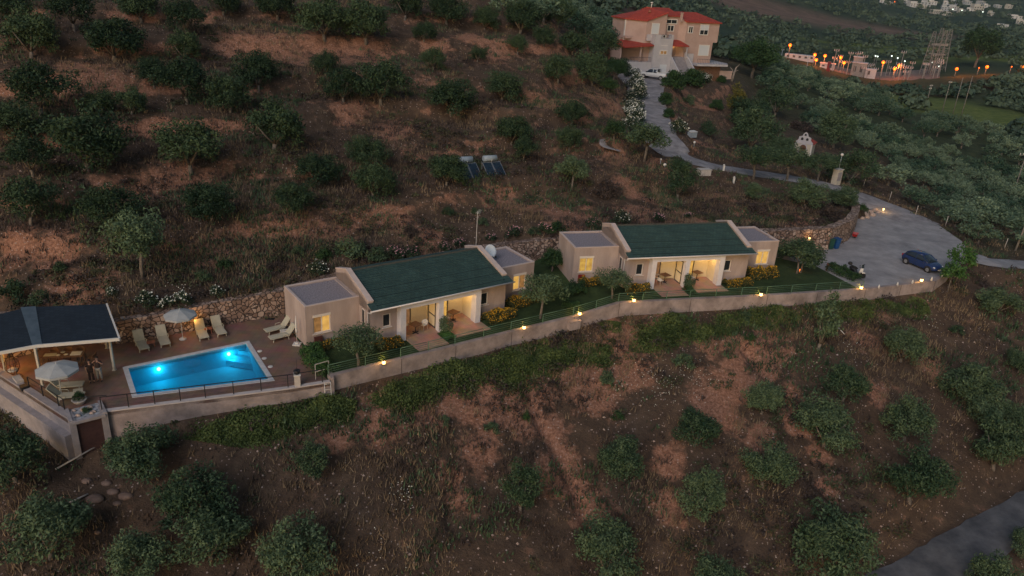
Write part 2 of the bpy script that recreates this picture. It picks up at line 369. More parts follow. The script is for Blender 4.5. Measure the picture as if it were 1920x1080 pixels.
# ================================================================ THE GROUND
def ground_mat():
    m, nt, b = new_mat('hill_ground'); L = nt.links.new
    b.inputs['Roughness'].default_value = .95; b.inputs['Specular IOR Level'].default_value = .1
    tc = nt.nodes.new('ShaderNodeTexCoord')
    def noise(s, d=5, rr=.65):
        n = nt.nodes.new('ShaderNodeTexNoise'); n.inputs['Scale'].default_value = s; n.inputs['Detail'].default_value = d; n.inputs['Roughness'].default_value = rr; L(tc.outputs['Object'], n.inputs['Vector']); return n.outputs['Fac']
    def ramp(src, stops):
        r = nt.nodes.new('ShaderNodeValToRGB'); e = r.color_ramp.elements
        while len(e) < len(stops): e.new(.5)
        for k, (p, c) in enumerate(stops): e[k].position = p; e[k].color = (*c, 1) if len(c) == 3 else c
        L(src, r.inputs[0]); return r.outputs[0]
    def mix(fac, a, c):
        x = nt.nodes.new('ShaderNodeMix'); x.data_type = 'RGBA'
        if hasattr(fac, 'links'): L(fac, x.inputs[0])
        else: x.inputs[0].default_value = fac
        for i, v in ((6, a), (7, c)):
            if hasattr(v, 'links'): L(v, x.inputs[i])
            else: x.inputs[i].default_value = (*v, 1)
        return x.outputs[2]
    def attr(n):
        a = nt.nodes.new('ShaderNodeAttribute'); a.attribute_name = n; return a.outputs['Fac']
    def math_(op, a, c, cl=False):
        x = nt.nodes.new('ShaderNodeMath'); x.operation = op; x.use_clamp = cl
        for i, v in ((0, a), (1, c)):
            if hasattr(v, 'links'): L(v, x.inputs[i])
            else: x.inputs[i].default_value = v
        return x.outputs[0]
    big, mid, fine = noise(.12, 4), noise(.8, 6), noise(5, 6, .75)
    dry = ramp(mid, [(.3, (.030, .024, .020)), (.5, (.072, .050, .038)), (.7, (.150, .104, .072))])
    dry = mix(math_('MULTIPLY', fine, .8), dry, (.115, .078, .054))
    soil = ramp(fine, [(.30, (.12, .058, .038)), (.5, (.30, .150, .098)), (.72, (.52, .31, .225))])
    vor = nt.nodes.new('ShaderNodeTexVoronoi'); vor.inputs['Scale'].default_value = 5.5; L(tc.outputs['Object'], vor.inputs['Vector'])
    sepc = nt.nodes.new('ShaderNodeSeparateColor'); L(vor.outputs['Color'], sepc.inputs[0])
    st = math_('MULTIPLY', math_('LESS_THAN', vor.outputs['Distance'], .3), math_('GREATER_THAN', sepc.outputs[0], .86))
    bare = math_('ADD', attr('bare'), math_('ADD', math_('MULTIPLY', math_('SUBTRACT', mid, .5), 1.6), math_('MULTIPLY', math_('SUBTRACT', noise(.3, 5), .5), 1.6)))
    bare = ramp(bare, [(.30, (0, 0, 0)), (.62, (1, 1, 1))])
    c = mix(bare, dry, soil)
    c = mix(ramp(noise(22, 3, .6), [(.50, (0, 0, 0)), (.72, (.55, .55, .55))]), c, (.035, .022, .016)); c = mix(math_('MULTIPLY', st, .8), c, ramp(sepc.outputs[1], [(0, (.26, .16, .13)), (1, (.50, .42, .38))]))
    gr = ramp(noise(.5, 6, .7), [(.3, (.018, .032, .018)), (.55, (.042, .062, .028)), (.75, (.085, .1, .045))])
    far = ramp(noise(.02, 8, .72), [(.32, (.018, .032, .022)), (.5, (.035, .055, .033)), (.68, (.075, .085, .05))])
    c = mix(attr('green'), c, gr); c = mix(attr('far'), c, far)
    c = mix(attr('field'), c, ramp(noise(.35, 7, .75), [(.35, (.07, .105, .025)), (.65, (.17, .20, .055))]))
    c = mix(attr('scar'), c, ramp(noise(.06, 8, .75), [(.35, (.09, .06, .048)), (.65, (.19, .125, .095))]))
    L(c, b.inputs['Base Color'])
    bp = nt.nodes.new('ShaderNodeBump'); bp.inputs['Strength'].default_value = .9; bp.inputs['Distance'].default_value = .25
    L(math_('ADD', mid, math_('MULTIPLY', fine, .5)), bp.inputs['Height']); L(bp.outputs[0], b.inputs['Normal'])
    return m
M_ground = ground_mat()
BARE = [(350, 480, 2.5), (430, 470, 2.5), (480, 452, 2.5), (560, 442, 2.5), (640, 424, 2.5), (700, 420, 2.5), (760, 428, 2.5), (950, 382, 2.4), (1180, 350, 2.5), (1230, 372, 2.5), (100, 470, 2.5), (30, 480, 2.5), (500, 95, 5), (450, 80, 4), (560, 105, 4), (140, 140, 5), (200, 150, 3), (620, 100, 5), (690, 100, 4), (820, 85, 3), (880, 70, 3), (930, 95, 4), (650, 195, 3), (750, 240, 4), (1080, 195, 4), (1130, 190, 4), (1150, 205, 3), (1020, 195, 3), (300, 345, 3), (330, 330, 3), (1040, 395, 3), (1000, 390, 2), (1100, 405, 3), (1060, 420, 2.4), (600, 430, 2.5), (520, 440, 2.5), (800, 445, 2), (160, 530, 2.5), (1200, 400, 3), (1290, 410, 3), (1400, 400, 3), (1480, 412, 3), (1330, 420, 2.5), (1500, 400, 3), (1350, 370, 2.5), (1150, 300, 3), (1240, 310, 2), (1320, 270, 2.5), (1370, 290, 2), (1250, 215, 3), (1310, 200, 3),
        (880, 735, 3.2), (960, 760, 2.6), (1100, 740, 2.6), (1150, 690, 2.6), (1060, 900, 2.2), (1120, 960, 1.8), (1380, 720, 2.6), (1340, 760, 1.8), (1250, 860, 1.6), (1450, 650, 2.4), (1500, 800, 1.6), (1430, 820, 1.4), (1640, 740, 1.4), (1760, 700, 1.5), (700, 800, 1.8), (900, 850, 1.8), (800, 760, 2), (940, 730, 2.2), (1060, 700, 2.2), (1010, 740, 1.6), (1040, 800, 1.7), (1060, 860, 1.6), (1100, 940, 1.5), (1000, 780, 1.2), (850, 900, 1.2), (870, 930, 1.4), (1330, 650, 1.8), (1370, 650, 2), (1420, 660, 1.8), (1440, 690, 1.5), (1480, 740, 1.2), (1530, 850, 1.1), (1560, 910, 1.2), (1380, 690, 1.5), (1200, 630, 2), (1150, 610, 1.2), (1260, 600, 1.3), (1370, 790, 1.5), (1250, 950, 1.6), (720, 760, 1.6), (640, 820, 1.5), (1640, 580, 1.6), (1620, 640, 1.8)]
NAR, NAC = 0, 0
def build_ground():
    rs = [14.0]
    while rs[-1] < 6000:
        r = rs[-1]; rs.append(r + (.36 if 28 < r < 112 else max(.3, r * (.009 if r < 300 else .02))))
    rs = np.array(rs); th = np.radians(np.linspace(-66, 62, 620))
    Rr, Th = np.meshgrid(rs, th, indexing='ij'); X = Rr * np.sin(Th); Y = Rr * np.cos(Th)
    # centre of the fan is moved a little back so that the near slope is covered
    Z = height(X, Y)
    V = np.stack([X, Y, Z], -1).reshape(-1, 3); nr, nc = X.shape
    idx = np.arange(nr * nc).reshape(nr, nc)
    F = np.stack([idx[:-1, :-1], idx[:-1, 1:], idx[1:, 1:], idx[1:, :-1]], -1).reshape(-1, 4)
    o = np_mesh('ground', V, F, M_ground, smooth_=True); tag(o, kind='structure')
    x, y = V[:, 0], V[:, 1]; r = np.hypot(x, y)
    bare = np.zeros(len(V))
    for px, py, rad in BARE:
        q = G(px, py); d2 = ((x - q[0]) ** 2 + (y - q[1]) ** 2) / rad ** 2; bare = np.maximum(bare, np.exp(-d2 * 1.1) * (.95 if py > 500 else .78))
    def att(name, val):
        a = o.data.attributes.new(name, 'FLOAT', 'POINT'); a.data.foreach_set('value', np.asarray(val, np.float32))
    d, _ = seg_dist(x, y, DRV)
    # the valley right of the drive is under olives and scrub
    valley = smooth(128, 190, r)* smooth(20, 60, x - 0.12 * y + 10)
    right = smooth(0, 14, x - (36 + (y - 70) * .42)) * smooth(75, 88, y)
    z_ = V[:, 2]; hx = height(x + .35, y) - z_; hy = height(x, y + .35) - z_; slp = np.hypot(hx, hy) / .35
    bank = smooth(.55, 1.0, slp) * smooth(3, 6, z_) * (r < 170) * (seg_dist(x, y, BACK)[0] > 1.5)
    bare = np.clip(np.maximum(bare, bank * .62 * (vnoise(x, y, 11, 51) + .75)), 0, 1)
    att('bare', bare * (1 - .7 * right)); att('green', np.clip(np.maximum(valley * .85, right * .55) , 0, 1)); att('far', smooth(330, 520, r))
    fc = [WD(1850, 195, 300), WD(1760, 175, 320), WD(1900, 210, 280)]
    fl = np.zeros(len(V))
    for q, ra, rb in ((fc[0], 26, 60), (fc[1], 24, 55), (WD(1640, 190, 290), 18, 30), (WD(1700, 95, 600), 60, 25), (WD(1620, 85, 640), 60, 18), (WD(1880, 110, 520), 50, 22)):
        fl = np.maximum(fl, np.exp(-(((x - q[0]) / ra) ** 2 + ((y - q[1]) / rb) ** 2) ** 2))
    att('field', fl * .9)
    scr = np.zeros(len(V))
    for a in ((1500, 22, 800, 150, 60), (1420, 18, 780, 80, 50), (1590, 32, 820, 90, 30)):
        q = WD(a[0], a[1], a[2]); scr = np.maximum(scr, np.exp(-(((x - q[0]) / a[3]) ** 2 + ((y - q[1]) / a[4]) ** 2) ** 2))
    att('scar', scr)
    return o
build_ground()

# ---------------------------------------------------------------- setting surfaces
M_gravel = mat('gravel', (.20, .192, .20), (.36, .342, .345), .95, .55, .9, 14, coord='Object', detail=14)
M_drive = mat('drive_gravel', (.16, .15, .16), (.33, .31, .32), .95, .8, .7, 20, detail=8)
M_asphalt = mat('asphalt', (.06, .062, .07), (.15, .148, .155), .9, .6, .3, 40, detail=8)
M_lawn = mat('lawn', (.018, .038, .012), (.045, .075, .022), .95, 1.2, .9, 60, detail=8)
def tile_mat(name, c1, c2, mortar, sc_=2.5):
    m, nt, b = new_mat(name); tc = nt.nodes.new('ShaderNodeTexCoord'); br = nt.nodes.new('ShaderNodeTexBrick')
    br.offset = 0; br.inputs['Scale'].default_value = sc_; br.inputs['Color1'].default_value = (*c1, 1); br.inputs['Color2'].default_value = (*c2, 1); br.inputs['Mortar'].default_value = (*mortar, 1)
    br.inputs['Mortar Size'].default_value = .02; br.inputs['Brick Width'].default_value = 1; br.inputs['Row Height'].default_value = 1
    nt.links.new(tc.outputs['Object'], br.inputs['Vector'])
    n = nt.nodes.new('ShaderNodeTexNoise'); n.inputs['Scale'].default_value = .9; n.inputs['Detail'].default_value = 6; nt.links.new(tc.outputs['Object'], n.inputs['Vector'])
    mx = nt.nodes.new('ShaderNodeMix'); mx.data_type = 'RGBA'; mx.blend_type = 'OVERLAY'; mx.inputs[0].default_value = .6
    nt.links.new(br.outputs[0], mx.inputs[6]); nt.links.new(n.outputs['Color'], mx.inputs[7])
    hs = nt.nodes.new('ShaderNodeHueSaturation'); hs.inputs['Saturation'].default_value = .9
    nt.links.new(mx.outputs[2], hs.inputs['Color']); nt.links.new(hs.outputs[0], b.inputs['Base Color']); b.inputs['Roughness'].default_value = .7
    return m
M_deck = tile_mat('deck_tiles', (.165, .088, .060), (.195, .105, .072), (.11, .06, .045), 2.2)
M_porch = tile_mat('porch_tiles', (.34, .20, .13), (.38, .225, .15), (.25, .15, .1), 2.6)
POOL = [T(230, 689)[:2], T(248, 746)[:2], T(515, 714)[:2], T(467, 639.5)[:2]]      # outer rim, from the back left anticlockwise
def inset(poly, d):
    c = sum(poly) / len(poly); n = len(poly); out = []
    for i in range(n):
        a, b, e = poly[i - 1], poly[i], poly[(i + 1) % n]
        u = (b - a) / np.linalg.norm(b - a); v = (e - b) / np.linalg.norm(e - b)
        n1 = np.array([-u[1], u[0]]); n2 = np.array([-v[1], v[0]])
        if n1 @ (c - b) < 0: n1 = -n1
        if n2 @ (c - b) < 0: n2 = -n2
        k = d / (1 + n1 @ n2); out.append(b + (n1 + n2) * k)
    return out
LAWN_A = T(572, 655)[:2]                          # front left foot of the near villa
lawn_edge = [T(572, 655)[:2], T(590, 690)[:2], T(614, 705, .3)[:2]]
def terr_poly_sheet(name, poly, m, dz, n=1):
    """fan of a polygon subdivided so that it can follow the terrace height"""
    bm = bmesh.new(); vs = [bm.verts.new((p[0], p[1], 0)) for p in poly]; f = bm.faces.new(vs)
    bmesh.ops.triangulate(bm, faces=[f])
    for _ in range(n): bmesh.ops.subdivide_edges(bm, edges=[e for e in bm.edges if e.calc_length() > 1.6], cuts=1, use_grid_fill=True); bmesh.ops.triangulate(bm, faces=bm.faces[:])
    for v in bm.verts: v.co.z = float(tz(v.co.x, v.co.y)) + dz
    bmesh.ops.recalc_face_normals(bm, faces=bm.faces[:])
    if sum(f.normal.z for f in bm.faces) < 0: bmesh.ops.reverse_faces(bm, faces=bm.faces[:])
    me = bpy.data.meshes.new(name); bm.to_mesh(me); bm.free(); me.materials.append(m)
    o = bpy.data.objects.new(name, me); col.objects.link(o); tag(o, kind='structure'); return o
L_out = [np.array(q[:2]) for q in LEFTW]; FL = [np.array(q[:2]) for q in FRONT_LOW]
P = [np.array(q) for q in POOL]
la = [np.array(q) for q in lawn_edge]
B_ = [np.array(q) for q in BACK]
vil_back = loc1(0, 4.2)
# four sheets round the pool
deckpolys = [
    [L_out[1], L_out[2], FL[0], P[1], P[0], B_[1], B_[0], L_out[0]],
    [FL[0], FL[1], FL[2], FL[3], la[2], la[1], P[2], P[1]],
    [P[3], P[2], la[1], la[0], vil_back, B_[4]],
    [B_[1], P[0], P[3], B_[4], B_[3], B_[2]]]
mb = MB()
for dp in deckpolys: mb.prism([tuple(q) for q in dp], -.25, 0.0)
dk = mb.build('pool_deck', M_deck); tag(dk, kind='structure')
UPP = [np.array(q[:2]) for q in FRONT_UP]
hedge_line = [T(1532, 500)[:2], T(1545, 507)[:2], T(1606, 531)[:2], T(1614, 540)[:2]]
lawnpoly = [la[0], la[1], la[2]] + UPP[1:9] + [np.array(hedge_line[0]), np.array(BACK[11])] + [np.array(q) for q in BACK[10:3:-1]] + [vil_back]
terr_poly_sheet('lawn', lawnpoly, M_lawn, 0.0, 4)
parkpoly = [np.array(hedge_line[0]), UPP[8], UPP[9], UPP[10]] + [np.array(q) for q in PARK[::-1]] + [np.array(q) for q in BACK[:11:-1]] + [np.array(BACK[11])]
terr_poly_sheet('parking_lot', parkpoly, M_gravel, .005, 4)
def ribbon(name, pl, wd, m, raise_=.0, n=6, kind='structure', jag=.25):
    rnd = random.Random(name); pts = []
    for i in range(len(pl) - 1):
        for k in range(n):
            t = k / n; p0 = pl[max(i - 1, 0)]; p1 = pl[i]; p2 = pl[i + 1]; p3 = pl[min(i + 2, len(pl) - 1)]
            q = .5 * ((2 * p1) + (-p0 + p2) * t + (2 * p0 - 5 * p1 + 4 * p2 - p3) * t * t + (-p0 + 3 * p1 - 3 * p2 + p3) * t ** 3)
            pts.append((q, wd[i] * (1 - t) + wd[i + 1] * t))
    pts.append((pl[-1], wd[-1])); V = []; F = []
    for i, (q, w_) in enumerate(pts):
        a = pts[max(i - 1, 0)][0]; b = pts[min(i + 1, len(pts) - 1)][0]; d = (b - a)[:2]; d = d / np.linalg.norm(d); nn = np.array([-d[1], d[0]])
        for k in range(7):
            s_ = (k / 6 - .5) * (w_ + (rnd.uniform(-jag, jag) if k in (0, 6) else 0)); V.append((q[0] + nn[0] * s_, q[1] + nn[1] * s_, q[2] + raise_ - (.10 if k in (0, 6) else 0)))
    for i in range(len(pts) - 1):
        for k in range(6): F.append((i * 7 + k, i * 7 + k + 1, (i + 1) * 7 + k + 1, (i + 1) * 7 + k))
    o = np_mesh(name, np.array(V), np.array(F), m, smooth_=True); tag(o, kind=kind); return o
ribbon('driveway', [np.array(q) for q in DRV], DRVW, M_drive, .0)
ribbon('road', ROAD2, [3.3] * len(ROAD2), M_asphalt, 0.02)
ribbon('track', [np.array(q) for q in TRACK], [3.2] * len(TRACK), M_gravel, 0.02)
ribbon('path', [G(1130, 262) + (0, 0, .06), G(1140, 275) + (0, 0, .06), G(1160, 282) + (0, 0, .06)], [1.6, 2.2, 1.2], M_drive, 0.02)

# ---------------------------------------------------------------- retaining walls
M_plaster = mat('wall_plaster', (.17, .138, .13), (.38, .31, .295), .9, .8, .4, 18, detail=10)
M_cap = mat('wall_coping', (.42, .37, .36), (.52, .46, .44), .85, 2, .1, 30)
def stone_mat():
    m, nt, b = new_mat('rubble_stone'); L = nt.links.new; tc = nt.nodes.new('ShaderNodeTexCoord')
    n = nt.nodes.new('ShaderNodeTexNoise'); n.inputs['Scale'].default_value = 2.5; L(tc.outputs['Object'], n.inputs['Vector'])
    mx = nt.nodes.new('ShaderNodeVectorMath'); mx.operation = 'MULTIPLY_ADD'; mx.inputs[1].default_value = (.25, .25, .25); L(n.outputs['Color'], mx.inputs[0]); L(tc.outputs['Object'], mx.inputs[2])
    v = nt.nodes.new('ShaderNodeTexVoronoi'); v.inputs['Scale'].default_value = 2.9; L(mx.outputs[0], v.inputs['Vector'])
    e = nt.nodes.new('ShaderNodeTexVoronoi'); e.feature = 'DISTANCE_TO_EDGE'; e.inputs['Scale'].default_value = 2.9; L(mx.outputs[0], e.inputs['Vector'])
    r = nt.nodes.new('ShaderNodeValToRGB'); els = r.color_ramp.elements; els[0].color = (.16, .10, .075, 1); els[1].color = (.44, .33, .27, 1); el = els.new(.5); el.color = (.30, .20, .155, 1)
    s = nt.nodes.new('ShaderNodeSeparateColor'); L(v.outputs['Color'], s.inputs[0]); L(s.outputs[0], r.inputs[0])
    k = nt.nodes.new('ShaderNodeValToRGB'); k.color_ramp.elements[0].position = .02; k.color_ramp.elements[1].position = .09; L(e.outputs['Distance'], k.inputs[0])
    mm = nt.nodes.new('ShaderNodeMix'); mm.data_type = 'RGBA'; L(k.outputs[0], mm.inputs[0]); mm.inputs[6].default_value = (.06, .042, .034, 1); L(r.outputs[0], mm.inputs[7]); L(mm.outputs[2], b.inputs['Base Color'])
    bp = nt.nodes.new('ShaderNodeBump'); bp.inputs['Strength'].default_value = 1; bp.inputs['Distance'].default_value = .12; L(k.outputs[0], bp.inputs['Height']); L(bp.outputs[0], b.inputs['Normal'])
    b.inputs['Roughness'].default_value = .95; return m
M_stone = stone_mat()
def line_wall(mb, pts, tops, bots, th, side=1, sub=1.0, jit=0.0, seed=1):
    """wall following a polyline; the given line is the visible face, thickness goes to the left (side=1) or right"""
    rnd = random.Random(seed); P_ = []
    for i in range(len(pts) - 1):
        L = math.hypot(pts[i + 1][0] - pts[i][0], pts[i + 1][1] - pts[i][1]); n = max(1, int(L / sub))
        for k in range(n):
            t = k / n; P_.append([pts[i][j] * (1 - t) + pts[i + 1][j] * t for j in (0, 1)] + [tops[i] * (1 - t) + tops[i + 1] * t, bots[i] * (1 - t) + bots[i + 1] * t])
    P_.append([pts[-1][0], pts[-1][1], tops[-1], bots[-1]]); n = len(P_); V = []
    for i, q in enumerate(P_):
        a = P_[max(i - 1, 0)]; b = P_[min(i + 1, n - 1)]; dx, dy = b[0] - a[0], b[1] - a[1]; l = math.hypot(dx, dy); nx, ny = -dy / l * side, dx / l * side
        j = rnd.uniform(-jit, jit); jj = rnd.uniform(-jit, jit) * .5
        V += [(q[0] + nx * jj, q[1] + ny * jj, q[3]), (q[0] + nx * jj, q[1] + ny * jj, q[2] + j), (q[0] + nx * th, q[1] + ny * th, q[2] + rnd.uniform(-jit, jit)), (q[0] + nx * th, q[1] + ny * th, q[3])]
    F = []
    for i in range(n - 1):
        for k in range(4): F.append((4 * i + k, 4 * i + (k + 1) % 4, 4 * i + 4 + (k + 1) % 4, 4 * i + 4 + k))
    F += [(0, 1, 2, 3), tuple(4 * (n - 1) + k for k in (3, 2, 1, 0))]
    mb.add(V, F); return mb
def polyline_pts0(pl, step):
    out = []
    for i in range(len(pl) - 1):
        a, b = np.array(pl[i], float), np.array(pl[i + 1], float); L = np.linalg.norm((b - a)[:2]); n = max(1, round(L / step))
        out += [a + (b - a) * k / n for k in range(n)]
    return out + [np.array(pl[-1], float)]
# pool terrace wall with coping
lw = empty('retaining_wall', (FL[1][0], FL[1][1], -1), 0, 'long low cream retaining wall below the swimming pool, with a pale coping', 'wall')
def wc(o, par):      # keep world coordinates under a parent
    o.parent = par; o.matrix_parent_inverse = Matrix.Translation(par.location).inverted() if par.rotation_euler.z == 0 else par.matrix_world.inverted(); return o
m1 = MB(); line_wall(m1, FL, [.0] * 4, [-2.2] * 4, .22); wc(m1.build('wall_face', M_plaster), lw)
m1 = MB(); line_wall(m1, [q - n28 * .05 for q in FL], [.075] * 4, [.0] * 4, .32); wc(m1.build('coping', M_cap), lw)
uw = empty('retaining_wall', (UPP[4][0], UPP[4][1], 0), 0, 'long pinkish retaining wall carrying the green rail and lamps in front of the two villas', 'wall')
tops = [float(tz(*q)) + (.3 if i < 9 else .15) for i, q in enumerate(UPP)]
m1 = MB(); line_wall(m1, UPP, tops, [t_ - 2.6 for t_ in tops], .34, sub=2); wc(m1.build('wall_face', M_plaster), uw)
for q in polyline_pts0([(UPP[i][0], UPP[i][1], tops[i]) for i in range(11)], 5.6)[1:-1]:
    m1 = MB(); m1.cbox((q[0] + n28[0] * -.004, q[1] + n28[1] * -.004, q[2] - .7), (.035, .02, 1.42), rz=R_(28)); wc(m1.build('joint', mat('joint_dark', (.07, .055, .05), None, .9) if 'joint_dark' not in MATS else MATS['joint_dark'], None), uw)
# step up at the ladder
m1 = MB(); line_wall(m1, [FL[3] + (0.05, .05), la[2] + (.0, .45)], [.32, .32], [-1.6, -1.6], .2, side=-1); wc(m1.build('step_end', M_plaster), uw)
# wall end by the parked car
m1 = MB(); e0 = UPP[10]; e1 = T(1790, 502)[:2]; line_wall(m1, [e0, e1, T(1806, 492)[:2]], [1.2, 1.2, 1.15], [-.9, -.9, -.6], .3); wc(m1.build('end_return', M_plaster), uw)
# rubble wall behind
BK = [np.array(q) for q in BACK]
bt = [2.0, 1.75, 1.8, 1.85, 2.0, 2.1, 2.2, 2.3, 2.5, 2.7, 2.7, 2.6, 2.7, 2.8, 2.9, 2.7, 2.3]
m1 = MB(); line_wall(m1, BK, [t_ + (float(tz(*BK[i])) if i > 20 else 0) for i, t_ in enumerate([2.0, 1.75, 1.8, 1.85, 2.05, 2.2, 2.4, 2.6, 2.9, 3.2, 3.3, 3.3, 3.35, 3.4, 3.4, 3.2, 2.9][:len(BK)])], [-.4] * len(BK), .85, sub=.5, jit=.06)
rw = m1.build('rubble_wall', M_stone); tag(rw, 'long rough rubble stone wall holding back the hillside behind the pool and the villas', 'stone wall')
# left terrace wall with the dark ledge below it
LW = [np.array(q[:2]) for q in LEFTW]
lf = empty('retaining_wall', (LW[1][0], LW[1][1], -1), 0, 'pale grey parapet wall with a stepped ledge at the left edge of the pool terrace', 'wall')
m1 = MB(); line_wall(m1, LW, [.12] * 3, [-1.1] * 3, .42); wc(m1.build('parapet', mat('grey_render', (.24, .215, .22), (.33, .295, .30), .9, 1.5, .2, 30)), lf)
m1 = MB(); nl = (LW[2] - LW[1]); nl = nl / np.linalg.norm(nl); nn_ = np.array([nl[1], -nl[0]]);
if nn_[0] > 0: nn_ = -nn_
line_wall(m1, [LW[0] + nn_ * .42, LW[1] + nn_ * .42, LW[2] + nn_ * .42 + nl * .0], [-.9] * 3, [-3] * 3, .5); wc(m1.build('ledge', MATS['grey_render']), lf)

# ================================================================ VILLAS
def roof_mat(name, c1, c2, rows=2.0):
    m, nt, b = new_mat(name); tc = nt.nodes.new('ShaderNodeTexCoord'); n = nt.nodes.new('ShaderNodeTexNoise'); n.inputs['Scale'].default_value = 1.1; n.inputs['Detail'].default_value = 10; n.inputs['Roughness'].default_value = .7
    nt.links.new(tc.outputs['Object'], n.inputs['Vector'])
    br = nt.nodes.new('ShaderNodeTexBrick'); br.inputs['Scale'].default_value = 3; br.inputs['Brick Width'].default_value = 1; br.inputs['Row Height'].default_value = .85; br.inputs['Mortar Size'].default_value = .035
    br.inputs['Color1'].default_value = (*c1, 1); br.inputs['Color2'].default_value = (*c2, 1); br.inputs['Mortar'].default_value = (*[v * .5 for v in c1], 1); nt.links.new(tc.outputs['Object'], br.inputs['Vector'])
    mx = nt.nodes.new('ShaderNodeMix'); mx.data_type = 'RGBA'; mx.blend_type = 'OVERLAY'; mx.inputs[0].default_value = .55; nt.links.new(br.outputs[0], mx.inputs[6]); nt.links.new(n.outputs['Fac'], mx.inputs[7]); nt.links.new(mx.outputs[2], b.inputs['Base Color'])
    b.inputs['Roughness'].default_value = .75; b.inputs['Specular IOR Level'].default_value = .3; return m
M_villa = mat('villa_render', (.29, .228, .205), (.44, .352, .318), .92, .9, .3, 24, detail=12, stretch=(1, 1, .3))
M_white = mat('white_render', (.56, .53, .54), (.64, .61, .62), .9, 1.2, .1, 30)
M_trim = mat('parapet_trim', (.50, .40, .36), (.58, .47, .43), .85, 2, .1, 30)
M_green = roof_mat('green_tiles', (.033, .066, .061), (.043, .084, .076))
M_flat = mat('roof_gravel', (.16, .14, .155), (.36, .32, .345), .95, 9, .5, 50, detail=9)
M_fr = mat('window_frame', (.66, .60, .54), None, .5)
M_sill = mat('marble_sill', (.55, .5, .47), None, .6)
M_dkframe = mat('dark_frame', (.05, .05, .055), None, .5)
M_darkglass = mat('dark_glass', (.02, .025, .03), None, .12, spec=.8)
M_gutter = mat('gutter_white', (.62, .57, .55), None, .5)
M_cream = mat('porch_cream', (.72, .62, .42), (.76, .66, .46), .9, 2, .05)
def lit_mat(name, ca, cb, s, wave=18, horiz=False):
    """lit window seen through folds of curtain"""
    m, nt, b = new_mat(name); L = nt.links.new; tc = nt.nodes.new('ShaderNodeTexCoord')
    wv = nt.nodes.new('ShaderNodeTexWave'); wv.inputs['Scale'].default_value = wave; wv.inputs['Distortion'].default_value = 3; wv.inputs['Detail'].default_value = 2; wv.bands_direction = 'Z' if horiz else 'X'
    L(tc.outputs['Object'], wv.inputs['Vector']); n = nt.nodes.new('ShaderNodeTexNoise'); n.inputs['Scale'].default_value = 3.0; n.inputs['Detail'].default_value = 4; L(tc.outputs['Object'], n.inputs['Vector'])
    mu = nt.nodes.new('ShaderNodeMath'); mu.operation = 'MULTIPLY_ADD'; mu.inputs[1].default_value = .3; L(wv.outputs['Fac'], mu.inputs[0]); L(n.outputs['Fac'], mu.inputs[2])
    r = nt.nodes.new('ShaderNodeValToRGB'); r.color_ramp.elements[0].position = .35; r.color_ramp.elements[1].position = .95; r.color_ramp.elements[0].color = (*ca, 1); r.color_ramp.elements[1].color = (*cb, 1); L(mu.outputs[0], r.inputs[0])
    L(r.outputs[0], b.inputs['Emission Color']); b.inputs['Emission Strength'].default_value = s; b.inputs['Base Color'].default_value = (.1, .07, .04, 1); b.inputs['Roughness'].default_value = .2; return m
M_litA = lit_mat('lit_curtain', (.50, .24, .05), (.95, .56, .13), .48)
M_litB = lit_mat('lit_room', (.05, .022, .008), (.42, .20, .06), .5, 4)
M_litC = lit_mat('lit_blind', (.32, .13, .03), (.9, .58, .10), .45, 5, True)
M_litD = lit_mat('lit_drape', (.09, .035, .012), (.38, .19, .08), .42, 14)
M_red = mat('red_box', (.22, .02, .02), None, .4)
def point_light(name, loc, e, c, r=.06, parent=None):
    l = bpy.data.lights.new(name, 'POINT'); l.energy = e; l.color = c; l.shadow_soft_size = r
    o = bpy.data.objects.new(name, l); col.objects.link(o); o.location = tuple(float(v) for v in loc)
    if parent: o.parent = parent
    return o
def window(par, x0, x1, z0, z1, yf, mats, sill=True, nm='window', shut=None, fr=.07):
    """window set in a hole of a wall whose face is at y=yf; panes given as a list of materials side by side"""
    f = MB(); d0, d1 = yf + .06, yf + .14
    f.box(x0, x1, d0, d1, z1 - fr, z1).box(x0, x1, d0, d1, z0, z0 + fr).box(x0, x0 + fr, d0, d1, z0 + fr, z1 - fr).box(x1 - fr, x1, d0, d1, z0 + fr, z1 - fr)
    n = len(mats); wd = (x1 - x0 - 2 * fr) / n
    for i in range(1, n): f.box(x0 + fr + wd * i - .035, x0 + fr + wd * i + .035, d0 - .01, d1 - .02, z0 + fr, z1 - fr)
    w_ = f.build(nm, M_fr if nm == 'window' else M_dkframe, par)
    for i, mm in enumerate(mats):
        MB().box(x0 + fr + wd * i + .001, x0 + fr + wd * (i + 1) - .001, d0 + .035, d0 + .05, z0 + fr, z1 - fr).build('pane', mm, w_)
    if sill: MB().box(x0 - .08, x1 + .08, yf - .10, yf + .06, z0 - .055, z0 - .003).build('sill', M_sill, w_)
    if shut: MB().box(x0 - .02, x1 + .02, yf - .03, yf + .055, z1 - .02, z1 + .16).build('shutter_box', M_fr, w_)
    return w_
